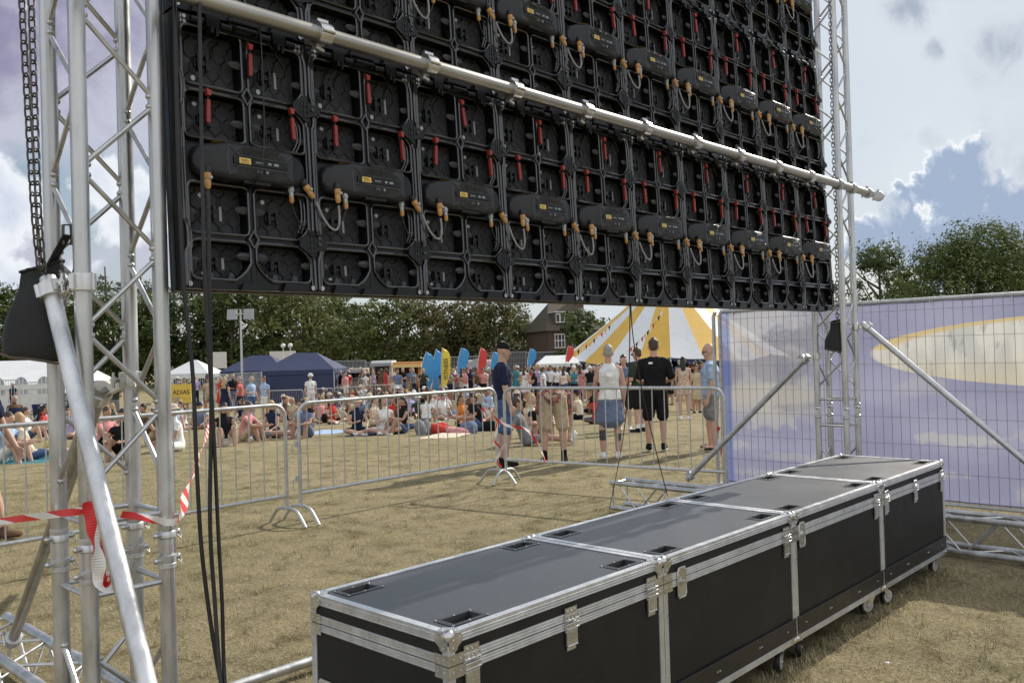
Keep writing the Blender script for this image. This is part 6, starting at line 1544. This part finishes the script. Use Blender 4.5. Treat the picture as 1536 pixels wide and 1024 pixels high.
# floodlight mast and low site fences
p = gx(362, 50); t = thing('floodlight_mast', 'grey floodlight mast with two lamp heads behind the crowd', 'mast', p, yaw-PI/2); zt = at(362, 464, 50).z-p.z
mb = MB(); mb.tube([(0, 0, 0), (0, 0, zt)], [.07, .05], 10); mb.bar((-.62, 0, zt-.25), (.62, 0, zt-.25), .06, .06); mb.build('pole', M['galv'], t)
for s in (-1, 1):
    mb = MB(); mb.prism([(s*.48-.27, zt-.58), (s*.48+.27, zt-.58), (s*.48+.30, zt+.02), (s*.48-.24, zt+.02)], -.16, .05); mb.build('lamp_head', noisy('lamp_grey', (.34, .36, .38), .4, .4, var=.15, scale=3), t)
p = gx(430, 60); t = thing('vent_heads', 'pair of small white lamps on a post behind the navy gazebo', 'lamp', p, yaw-PI/2); zt = at(430, 516, 60).z-p.z
for s in (-.25, .25): mb = MB(); mb.tube([(s, 0, 0), (s, 0, zt-.2)], .025, 6); mb.ball((s, 0, zt-.1), .17, 8, 6); mb.build('lamp', M['white_paint'], t)
def site_fence(px0, px1, d, ytop, label, bars=14, solid=None):
    a, b = gx(px0, d), gx(px1, d); Ln = (b-a).length; t = thing('site_fence', label, 'fence', a, math.atan2(b.y-a.y, b.x-a.x), 'steel mesh fence at the back of the field'); H = at((px0+px1)/2, ytop, d).z-a.z
    mb = MB(); mb.tube([(0, 0, 0), (0, 0, H), (Ln, 0, H), (Ln, 0, 0)], .03, 6); mb.build('frame', M['galv'], t); mb = MB()
    for k in range(1, bars*2): mb.bar((Ln*k/(bars*2), 0, .1), (Ln*k/(bars*2), 0, H), .014, .014)
    for k in range(1, 5): mb.bar((0, 0, H*k/5), (Ln, 0, H*k/5), .012, .012)
    mb.build('wire_mesh', M['galv'], t)
    if solid: mb = MB(); mb.box((.05, .03, .1), (Ln-.05, .045, H-.05)); mb.build('cover_sheet', solid, t)
DK = noisy('dark_cover_sheet', (.05, .055, .055), .8, var=.3, scale=2)
for k, (a, b, d, y, s) in enumerate(((243, 318, 46, 561, None), (320, 348, 46, 561, None), (350, 391, 46, 559, None), (500, 548, 66, 541, DK), (545, 590, 70, 543, DK), (735, 790, 74, 528, DK), (788, 842, 74, 528, DK), (840, 905, 74, 529, DK), (640, 738, 76, 535, DK), (-70, 28, 40, 571, None), (28, 76, 40, 573, None))):
    site_fence(a, b, d, y, ('open' if s is None else 'dark covered')+' mesh fence '+['left of the first hanging cable, below the white canopy', 'just left of the floodlight mast', 'behind the man in pale blue by the gazebos', 'right of the navy gazebo', 'behind the white trailer', 'behind the man in the cap', 'right of the man in the cap', 'in front of the brick house', 'behind the feather flags', 'in front of the marquee at the left edge', 'in front of the marquee beside the tower'][k], 12, s)
# barriers in the crowd
for k, (a, b, d) in enumerate(((402, 452, 35), (454, 497, 36), (500, 545, 37), (545, 592, 39))):
    o = dup(bB); p, q = gx(a, d), gx(b, d); s = (q-p).length/2.95; o.scale = (s, s, .92); set_barrier(o, p, q, 'steel barrier within the crowd '+['under the left half of the navy gazebo', 'under the right half of the navy gazebo', 'right of the navy gazebo', 'in front of the white trailer'][k])
# yellow sign board with dark letters, red bag
p = gx(270, 38); t = thing('sign_board', 'yellow sign board with dark letters seen by the left tower', 'sign', p, yaw-PI/2); zt, zb = at(270, 576, 38).z-p.z, at(270, 604, 38).z-p.z
mb = MB(); mb.box((-.44, 0, zb), (.44, .03, zt)); sb = mb.build('panel', noisy('sign_yellow', (.66, .46, .08), .6, var=.12, scale=3), t); link('lettering', text_mesh('ADIAS', .27, 'lettering', CM['black']), sb, (0, -.006, (zt+zb)/2+.05), (PI/2, 0, 0))
link('small_print', text_mesh('— — — — —', .14, 'small_print', CM['brown']), sb, (0, -.006, (zt+zb)/2-.22), (PI/2, 0, 0))
for s in (-.36, .36): mb = MB(); mb.tube([(s, .05, 0), (s, .05, zt)], .02, 6); mb.build('leg', M['galv'], t)
# things lying on the grass
def lump(name, label, cat, px, py, w, d_, h, m, seed=1, group=None):
    p = gp(px, py); rng = random.Random(seed); mb = MB()
    for k in range(5): mb.ball((rng.uniform(-w*.25, w*.25), rng.uniform(-d_*.25, d_*.25), h*rng.uniform(.25, .55)), 1, 12, 8, 0, (w*rng.uniform(.28, .42), d_*rng.uniform(.28, .42), h*rng.uniform(.35, .5)))
    mb.box((-w*.4, -d_*.35, .0), (w*.4, d_*.35, h*.3)); o = link(name, remeshed(mb, name, .022, [m], 3), None, p, (0, 0, rng.uniform(0, 3))); return tag(o, label, cat, group)
lump('backpack', 'dark grey backpack on the grass in front of the seated crowd', 'bag', 634, 652, .5, .35, .42, CM['grey'], 1)
lump('rucksack', 'slate rucksack by the barrier joint', 'bag', 705, 650, .55, .4, .34, CM['slate blue'], 2)
lump('bundle', 'red towel bundle on the grass right of the grey backpack', 'towel', 657, 651, .6, .4, .28, CM['red'], 3)
lump('bundle', 'red and pink clothes heap on the grass near the rucksack', 'towel', 683, 651, .7, .4, .2, CM['pink'], 4)
lump('beach_bag', 'bright pink bag behind the slate rucksack', 'bag', 716, 645, .5, .35, .34, CM['pink'], 5)
lump('duffel_bag', 'black duffel bag at the foot of the man in the cap', 'bag', 738, 646, .55, .35, .3, CM['black'], 6)
lump('cool_bag', 'grey cool bag between seated people in the second row', 'bag', 680, 628, .7, .45, .36, CM['slate blue'], 7)
lump('holdall', 'leopard print bag by the seated couple', 'bag', 513, 632, .6, .4, .48, CM['leopard'], 8)
lump('shopping_bag', 'dark shopping bag among the front row', 'bag', 490, 634, .5, .35, .4, CM['black'], 9)
lump('backpack', 'black bag with a yellow pouch seen by the left tower', 'bag', 218, 650, .5, .4, .36, CM['black'], 10)
lump('pouch', 'yellow pouch on the grass by the left tower', 'bag', 80, 673, .6, .4, .22, CM['yellow'], 11)
def blanket(px, py, w, d_, m, label, rz):
    mb = MB(); nx, ny = 10, 8; rng = random.Random(px); A = []
    for i in range(nx+1): A.append(mb.add([((i/nx-.5)*w, (j/ny-.5)*d_, .012+.012*rng.random()) for j in range(ny+1)]))
    for a, b in zip(A, A[1:]):
        for j in range(ny): mb.face((a+j, b+j, b+j+1, a+j+1), 0, True)
    o = mb.build('picnic_blanket', m, None, gp(px, py), (0, 0, rz)); md = o.modifiers.new('s', 'SOLIDIFY'); md.thickness = .01; tag(o, label, 'blanket', 'picnic blankets')
blanket(480, 650, 1.6, 1.1, CM['light blue'], 'pale blue picnic blanket beside the second barrier post', .3); blanket(400, 655, 1.6, 1.2, CM['lilac'], 'lilac picnic blanket under the seated sunbathers', .9); blanket(560, 652, 1.5, 1.0, CM['navy'], 'navy blanket under the woman in the navy dress', .2); blanket(52, 690, 1.7, 1.2, CM['teal'], 'teal blanket at the left edge by the tower', .5); blanket(665, 655, 1.3, .8, CM['cream'], 'cream blanket with red towels', .4)
# camping chairs
def camp_chair(px, py, m, label, rz):
    p = gp(px, py); t = thing('camping_chair', label, 'chair', p, rz, 'folding camping chairs'); mb = MB(); mb.quad([(-.27, .25, .42), (.27, .25, .42), (.25, -.2, .36), (-.25, -.2, .36)]); mb.quad([(-.25, -.2, .36), (.25, -.2, .36), (.27, -.34, .88), (-.27, -.34, .88)])
    o = mb.build('seat_sling', m, t); md = o.modifiers.new('s', 'SOLIDIFY'); md.thickness = .02
    for a, b in (((-.28, .27, 0), (.28, .26, .42)), ((.28, .27, 0), (-.28, .26, .42)), ((-.28, -.25, 0), (.26, -.22, .38)), ((.28, -.25, 0), (-.26, -.22, .38)), ((-.28, -.25, 0), (-.28, -.35, .9)), ((.28, -.25, 0), (.28, -.35, .9))): mb = MB(); mb.tube([a, b], .012, 6); mb.build('leg', M['galv'], t)
    for s in (-.29, .29): mb = MB(); mb.tube([(s, .27, .0), (s, .26, .62), (s, -.3, .62)], .013, 6); mb.build('arm', M['strap'], t)
    return p
BACK = yaw+PI/2      # facing the camera
camp_chair(24, 655, CM['navy'], 'navy camping chair with a bare-armed man at the left edge', BACK+.3); camp_chair(52, 648, CM['black'], 'empty black camping chair left of the tower', BACK-.6); camp_chair(64, 640, CM['navy'], 'empty navy camping chair behind the tower leg', BACK+.8); camp_chair(96, 642, CM['grey'], 'grey camping chair behind the tower', BACK-.2); camp_chair(200, 638, CM['red'], 'red camping chair between the tower chords', BACK+.5)
# ------------------------------------------------------------------ crowd
FC = lambda p: face_to(p, CAMP)                      # facing the viewer
def seat(px, py, kind, top, bottom, hair, turn, label, skin=0, hat=None, shoe='white', sc=1.0):
    p = gp(px, py); put_far(kind, p, FC(p)+turn, top, bottom, hair, skin, label, sc, 'people sitting on the grass' if not kind.startswith('stand') else 'people standing in the crowd', shoe, hat)
# front rows, as seen
FRONT = [
 (24, 652, 'chair', 'brown', 'beige', 'grey', .2, 'bare-armed man in brown sitting in a navy camping chair at the left edge', 1, None),
 (44, 690, 'legs_out', 'cream', 'denim blue', 'blonde', 1.9, 'blonde woman in cream top and denim shorts with legs stretched out, left edge', 0, None),
 (4, 694, 'knees', 'light blue', 'white', 'brown', 1.0, 'person in pale blue and white sitting cut off by the left edge', 0, None),
 (98, 640, 'chair', 'black', 'black', 'brown', -1.0, 'dark haired person in black sitting in a grey chair behind the tower', 0, None),
 (145, 640, 'stand_man', 'white', 'beige', 'brown', 2.4, 'standing man in white T-shirt and beige shorts seen between the tower chords', 1, None),
 (173, 636, 'stand_trousers', 'dark green', 'grey', 'grey', 2.9, 'standing man in dark green top seen from behind between the tower chords', 0, None),
 (154, 676, 'knees', 'pink', 'black', 'brown', .8, 'person in pink hugging their knees behind the big brace tube', 1, None),
 (190, 688, 'knees', 'black', 'black', 'dark', -.4, 'person in black with knees up between the tower chords', 1, None),
 (226, 668, 'knees', 'brown', 'beige', 'brown', .9, 'bare-looking man in brown with a straw hat between the tower chords', 1, 'cream'),
 (268, 676, 'cross', 'white', 'white', 'grey', -1.3, 'person all in white with a cream sun hat right of the left tower', 1, 'cream'),
 (262, 648, 'cross_woman', 'light blue', 'denim blue', 'brown', .4, 'person in light blue sitting below the yellow sign', 0, None),
 (338, 668, 'knees_woman', 'black', 'white', 'dark', .1, 'dark haired woman in black with bare legs drawn up, left of the first barrier end', 1, None),
 (366, 662, 'knees', 'pink', 'beige', 'brown', 1.2, 'sunburnt man in pink with knees up behind the first barrier', 1, None),
 (386, 660, 'legs_out', 'lilac', 'grey', 'brown', 1.8, 'person in lilac lying back on the lilac blanket', 1, None),
 (413, 656, 'side_sit', 'navy', 'navy', 'blonde', -.7, 'woman in a navy dress with a pink hat by the first barrier end', 0, None),
 (338, 632, 'stand_dress', 'navy', 'navy', 'blonde', 2.6, 'woman standing in a long navy dress beside the hanging cables', 0, None),
 (361, 630, 'stand_trousers', 'red check', 'navy', 'grey', -1.9, 'grey haired man in a red checked shirt standing left of the gazebos', 0, None),
 (378, 631, 'stand_trousers', 'light blue', 'denim blue', 'grey', .9, 'man in pale blue shirt and jeans standing beside the red checked shirt', 0, None),
 (398, 632, 'stand_man', 'light blue', 'white', 'brown', -.8, 'man in pale blue T-shirt and white shorts standing in front of the gazebos', 1, None),
 (467, 622, 'stand_man', 'white', 'white', 'dark', .3, 'man in white T-shirt and white cap standing at the gazebo corner', 1, 'white'),
 (428, 632, 'cross_woman', 'brown', 'black', 'brown', .4, 'woman in brown sitting in front of the gazebo, left of a pair', 1, None),
 (440, 634, 'cross_woman', 'beige', 'navy', 'blonde', -.3, 'woman in beige sitting in front of the gazebo, right of a pair', 1, None),
 (456, 648, 'cross', 'light blue', 'beige', 'brown', -.9, 'man in pale blue T-shirt sitting just behind the joint of two barriers', 1, None),
 (462, 656, 'knees', 'slate blue', 'slate blue', 'dark', -.6, 'man in slate blue sitting with a bent knee by the second barrier post', 1, None),
 (497, 636, 'cross_woman', 'red', 'black', 'brown', .7, 'person in red sitting beside the leopard print bag', 0, None),
 (536, 652, 'cross_woman', 'navy', 'navy', 'blonde', .2, 'fair woman in a navy dress sitting on the navy blanket', 0, 'cream'),
 (545, 632, 'knees', 'slate blue', 'black', 'grey', -.5, 'person in slate blue behind the woman in the navy dress', 1, None),
 (578, 651, 'cross_woman', 'white', 'white', 'blonde', .0, 'blonde woman in a white vest with a red drink on the navy blanket', 0, None),
 (603, 650, 'knees_woman', 'black', 'denim blue', 'dark', -.9, 'woman in a black top and jeans leaning on one arm', 1, None),
 (607, 646, 'legs_out', 'brown', 'denim blue', 'brown', 1.4, 'person in brown and denim lying back beside the woman in jeans', 1, None),
 (639, 634, 'knees', 'white', 'grey', 'brown', 2.8, 'broad man in white T-shirt seen from behind in the second row', 0, None),
 (663, 630, 'cross', 'white', 'grey', 'brown', .6, 'person in white sitting behind the grey cool bag', 1, None),
 (720, 646, 'knees', 'black', 'denim blue', 'brown', -1.2, 'man in black T-shirt and jeans sitting left of the man in the cap', 1, None),
 (712, 634, 'cross', 'black', 'black', 'dark', .5, 'person in black sitting behind the pink bag', 1, None),
 (560, 640, 'cross_woman', 'cream', 'beige', 'brown', 1.0, 'woman in cream turned sideways in the second row', 0, None),
 (592, 636, 'knees', 'red', 'grey', 'brown', -.2, 'person in red with knees up behind the white vest woman', 1, None),
 (690, 640, 'cross_woman', 'orange', 'black', 'brown', .9, 'person in orange sitting behind the red towels', 1, None),
 (795, 655, 'cross_woman', 'cream', 'black', 'blonde', .8, 'blonde person in cream sitting right of the man in the cap', 0, None),
 (808, 660, 'knees', 'black', 'slate blue', 'dark', .3, 'person in black sitting against the barrier right of the man in the cap', 1, None),
 (790, 668, 'legs_out', 'grey', 'grey', 'brown', 1.6, 'person in grey lying on the grass right of the man in the cap', 1, None),
 (724, 600, 'stand_man', 'white', 'navy', 'brown', 2.9, 'man in white T-shirt standing below the blue flag, seen from behind', 0, None),
 (757, 601, 'stand_woman', 'grey', 'black', 'dark', 2.0, 'woman in grey behind the shoulder of the man in the cap', 0, None),
 (716, 604, 'stand_walk', 'brown', 'denim blue', 'brown', 1.3, 'person in brown and jeans walking left under the red flag', 1, None),
 (699, 606, 'stand_phone', 'pink', 'white', 'brown', -1.2, 'person in pink standing below the blue flag', 1, None),
 (800, 607, 'stand_woman', 'red', 'white', 'brown', .8, 'person in red top standing right of the man in the cap', 0, None),
 (816, 612, 'stand_man', 'white', 'light blue', 'brown', 1.6, 'man in white vest and pale shorts facing left, near the bending man', 1, None),
 (803, 614, 'stand_phone', 'black', 'black', 'dark', -1.5, 'person in black facing the man in the white vest', 1, None),
 (884, 600, 'stand_man', 'white', 'black', 'brown', 2.2, 'man in white T-shirt and black shorts queueing left of the grey haired woman', 0, None),
 (872, 602, 'stand_dress', 'pink', 'pink', 'brown', 2.7, 'woman in a pink dress queueing at the big top', 0, None),
 (861, 604, 'stand_walk', 'light blue', 'denim blue', 'blonde', 1.4, 'person in pale blue walking at the left edge of the big top', 0, None),
 (848, 606, 'stand_woman', 'white', 'denim blue', 'brown', 2.4, 'woman in white top and denim in the queue', 0, None),
]
for px, py, kind, top, bottom, hair, turn, lb, sk, hat in FRONT: seat(px, py, kind, top, bottom, hair, turn, lb, sk, hat)
# the crowd behind, each one different
rng = random.Random(21); used = set(); KS = ['stand_man', 'stand_trousers', 'stand_woman', 'stand_dress', 'stand_walk', 'stand_phone']; KQ = ['cross', 'cross_woman', 'knees', 'knees_woman', 'legs_out', 'side_sit']
TOPS = ['white', 'black', 'navy', 'grey', 'red', 'light blue', 'beige', 'cream', 'pink', 'slate blue', 'brown', 'white', 'teal', 'dark green', 'lilac']; BOTS = ['denim blue', 'black', 'beige', 'grey', 'white', 'navy']
PH_ = {'stand_man': 'standing', 'stand_trousers': 'hand on hip', 'stand_woman': 'standing with long hair', 'stand_dress': 'standing', 'stand_walk': 'walking', 'stand_phone': 'holding a phone', 'cross': 'sitting cross-legged', 'cross_woman': 'cross-legged with long hair', 'knees': 'sitting knees up', 'knees_woman': 'leaning back', 'legs_out': 'sitting legs out', 'side_sit': 'sitting sideways'}
def place(px):
    for lim, s in ((90, 'by the white marquee'), (250, 'beyond the left tower'), (320, 'near the hanging cables'), (400, 'left of the gazebos'), (505, 'before the gazebo'), (560, 'by the cream stall'), (625, 'by the orange kiosk'), (675, 'under the yellow flag'), (735, 'under the red flag'), (830, 'past the capped man'), (900, 'beside the big top'), (1090, 'under the big top')):
        if px < lim: return s
    return 'behind the printed scrim'
def crowd(n, x0, x1, y0, y1, kinds, mind=.5, gr='people standing in the crowd', taken=[]):
    k = 0; tries = 0
    while k < n and tries < n*60:
        tries += 1; px = rng.uniform(x0, x1); py = rng.uniform(y0, y1); p = gp(px, py)
        if any((p-q).length < mind for q in taken): continue
        kind = rng.choice(kinds); top = rng.choice(TOPS); bot = rng.choice(BOTS); hair = rng.choice(['brown', 'dark', 'blonde', 'grey', 'brown']); pl = place(px)
        key = (kind, top, bot, pl)
        if key in used: continue
        used.add(key); taken.append(p)
        lb = f'{hair}-haired person in {top} {"dress" if kind == "stand_dress" else "and "+bot}, {PH_[kind]}, {pl}'
        turn = rng.gauss(0, 1.0) if rng.random() < .7 else rng.uniform(2, 4.2)
        put_far(kind, p, FC(p)+turn, top, top if kind == 'stand_dress' else bot, hair, rng.choice([0, 0, 1, 1, 1, 2]), lb, rng.uniform(.93, 1.05), gr, rng.choice(['white', 'black', 'brown']), rng.choice([None, None, None, 'cream', 'navy', 'white']) if kind in HATS else None); k += 1
crowd(46, 480, 740, 588, 604, KS, .55); crowd(20, 770, 905, 590, 606, KS, .6); crowd(16, 905, 1085, 590, 602, KS, .7); crowd(12, 250, 400, 606, 622, KS, .8); crowd(6, 0, 90, 610, 628, KS, .9)
crowd(40, 480, 740, 604, 632, KQ, .6, 'people sitting on the grass'); crowd(14, 250, 470, 622, 645, KQ, .8, 'people sitting on the grass'); crowd(12, 770, 900, 612, 640, KQ, .7, 'people sitting on the grass'); crowd(9, 0, 240, 636, 668, KQ, .8, 'people sitting on the grass')
crowd(9, 905, 1080, 604, 622, KQ+KS, .8)
crowd(34, 485, 745, 590, 606, KS, .42); crowd(16, 770, 905, 592, 606, KS, .45); crowd(26, 480, 745, 607, 626, KQ, .5, 'people sitting on the grass')
print('PEOPLE', sum(o.name.startswith('person') for o in bpy.data.objects))

# ------------------------------------------------------------------ the nearer people
AW = lambda p: face_to(CAMP, p)                       # facing away from the viewer
right = V((RT.x, RT.y, 0)).normalized()
def hscale(p, ytop, px): 
    d = (p-CAMP).dot(FW); return (at(px, ytop, d).z-p.z)
def near(px, py, ytop, b, turn_dir, label, **kw):
    p = onz(px, py, 0) if py > 665 else gp(px, py); p.z = max(p.z, zg(p.dot(FH)))
    top = b.hc.z+.122; sc = hscale(p, ytop, px)/top
    if kw.pop('bent', False): sc = kw.pop('sc')
    a = (AW(p) if turn_dir == 'away' else face_to(V((0, 0, 0)), right) if turn_dir == 'right' else face_to(V((0, 0, 0)), -right) if turn_dir == 'left' else FC(p))+kw.pop('turn', 0)
    return near_person(b, p, a, sc, label, **kw)
near(757, 698, 513, Body(fat=1.08, thigh=((.04, .06, -1), (-.05, -.06, -1)), up=((.14, .08, -1), (-.14, -.12, -1)), fore=((.02, .28, -1), (-.02, .2, -1)), head=(0, .16, 1)), 'right',
     'man in black cap, navy polo shirt and denim shorts standing in profile', skin=0, top='navy', bottom='denim blue', hair='brown', sleeve=.72, shorts=.98, shoe='black', cap=True, nohair=True, turn=.08)
near(832, 692, 470, Body(fat=1.1, pelvis=.92, lean=(.05, 1, -.05), thigh=((.1, .02, -1), (-.1, -.02, -1)), shin=((.02, -.03, -1), (-.03, -.03, -1)), up=((.15, -.05, -1), (-.15, -.05, -1)), fore=((-.1, -.3, -1), (.1, -.3, -1)), head=(0, 1, -.2), look=(0, -.3, -1)), 'away',
     'man in beige shorts bending forward away from the viewer over the barrier', bent=True, sc=1.06, skin=0, top='plaid', bottom='beige', hair='brown', sleeve=.8, shorts=1.0, shoe='black', sock='black')
wm = near(917, 687, 517, Body(girl=1, fat=1.08, thigh=((.06, .05, -1), (-.08, -.04, -1)), up=((.22, .0, -1), (-.2, .05, -1)), fore=((-.05, .35, -1), (.15, .4, -1)), head=(0, .1, 1)), 'away',
     'grey haired woman in a white vest with a blue grey jacket tied at her waist', skin=0, top='white', bottom='slate blue', hair='grey', shoe='white', skirt=True, vest=True, tattoos=True)
mb = MB(); loft(mb, [(V((-.20, -.06, .98)), V((.3, 1, 0)).normalized(), V((0, 0, 1)), .13, .03), (V((-.22, -.08, 1.08)), V((.3, 1, 0)).normalized(), V((0, 0, 1)), .125, .045), (V((-.2, -.07, 1.2)), V((.3, 1, 0)).normalized(), V((0, 0, 1)), .09, .02)]);
bag = link('shoulder_bag', remeshed(mb, 'shoulder_bag', .012, [CM['red check']], 2)); bag.matrix_world = Matrix.LocRotScale(wm.location, wm.rotation_euler, wm.scale); tag(bag, 'red and white shoulder bag at the hip of the grey haired woman', 'bag')
near(985, 674, 508, Body(fat=1.14, thigh=((.07, .03, -1), (-.07, -.05, -1)), up=((.3, .05, -1), (-.2, .1, -1)), fore=((-.25, .9, -.1), (.3, .85, -.2)), head=(0, .12, 1)), 'away',
     'man in a black T-shirt and black shorts standing with his back to the viewer', skin=0, top='black', bottom='black', hair='brown', sleeve=.85, shorts=.95, shoe='black', sole='white')
bk = [o for o in bpy.data.objects if o.get('label', '').startswith('man in a black T-shirt and black')][0]
mb = MB(); mb.prism([(-.085, 1.345), (-.02, 1.345), (-.02, 1.375), (-.085, 1.375)], -.142, -.128); mb.build('back_logo', CM['white'], bk)
near(1069, 672, 516, Body(fat=1.3, thigh=((.05, .1, -1), (-.04, -.05, -1)), up=((.12, .1, -1), (-.14, -.05, -1)), fore=((0, .3, -1), (0, .3, -1))), 'left',
     'balding man in pale blue shirt, grey shorts and sunglasses beside the fence post', skin=0, top='light blue', bottom='grey', hair='grey', sleeve=.7, shorts=.9, shoe='black', sandals=True, glasses=True, turn=-.2, nohair=True)
near(1027, 629, 535, Body(girl=1, thigh=((.06, .08, -1), (-.05, -.06, -1)), up=((.18, .1, -1), (-.15, .1, -1)), fore=((-.1, .7, -.5), (.1, .6, -.6)), head=(0, .35, 1)), 'away',
     'dark haired woman in a floral playsuit standing with her back turned', skin=0, top='floral', bottom='floral', hair='dark', hairstyle='long', sleeve=.15, vest=True, shorts=.5, shoe='white', vox=.012)
near(960, 648, 522, Body(fat=1.05, up=((.15, .1, -1), (-.15, .1, -1)), fore=((-.2, .8, .0), (.2, .7, -.3))), 'left',
     'man with sunglasses and a grey green T-shirt just behind the black T-shirt man', skin=0, top='dark green', bottom='black', hair='brown', sleeve=.7, shorts=.9, shoe='black', sock='white', sole='white', glasses=True, turn=-.7, vox=.012)
near(938, 645, 532, Body(girl=1, up=((.2, .2, -1), (-.2, .2, -1)), fore=((-.15, .7, .7), (.2, .8, -.1))), 'cam',
     'long dark haired woman in a slate grey top facing the viewer', skin=0, top='slate blue', bottom='black', hair='dark', hairstyle='long', sleeve=1.0, shorts=.9, shoe='white', vox=.012)
for k, (px, py) in enumerate(((627, 762), (731, 752), (788, 750), (800, 783), (560, 744), (500, 800), (1330, 1000), (430, 880))):
    mb = MB(); r_ = random.Random(k); n_ = [(r_.uniform(-.02, .02), r_.uniform(-.02, .02), .012+r_.uniform(0, .02)) for _ in range(5)]; mb.quad(sorted(n_[:4], key=lambda q: math.atan2(q[1], q[0]))); o = mb.build('litter', CM['white'], None, onz(px, py, .0)); md = o.modifiers.new('s', 'SOLIDIFY'); md.thickness = .002; tag(o, 'tiny scrap of white paper litter on the dry grass', 'litter', 'paper scraps on the grass')
# someone striding out of the picture on the left
pl = onz(16, 804, 0); b = Body(fat=1.0, pelvis=.9, thigh=((.04, .42, -1), (-.04, -.3, -1)), shin=((0, .25, -1), (0, -.5, -1)), up=((.14, -.3, -1), (-.14, .3, -1)), fore=((.02, .1, -1), (0, .6, -1)))
rp = near_person(b, pl-right*.27, face_to(V((0, 0, 0)), right), 1.0, 'bare leg and brown shoe of a person stepping in at the left edge', skin=0, top='navy', bottom='denim blue', hair='brown', shorts=.75, shoe='brown')

# ------------------------------------------------------------------ render settings
SC.render.engine = 'CYCLES'; SC.view_settings.view_transform = 'Standard'; SC.view_settings.look = 'None'; SC.view_settings.exposure = 0.16; SC.view_settings.gamma = 1
SC.cycles.use_denoising = True; SC.cycles.max_bounces = 8; SC.cycles.transparent_max_bounces = 12
bpy.data.orphans_purge(do_recursive=False) if False else None
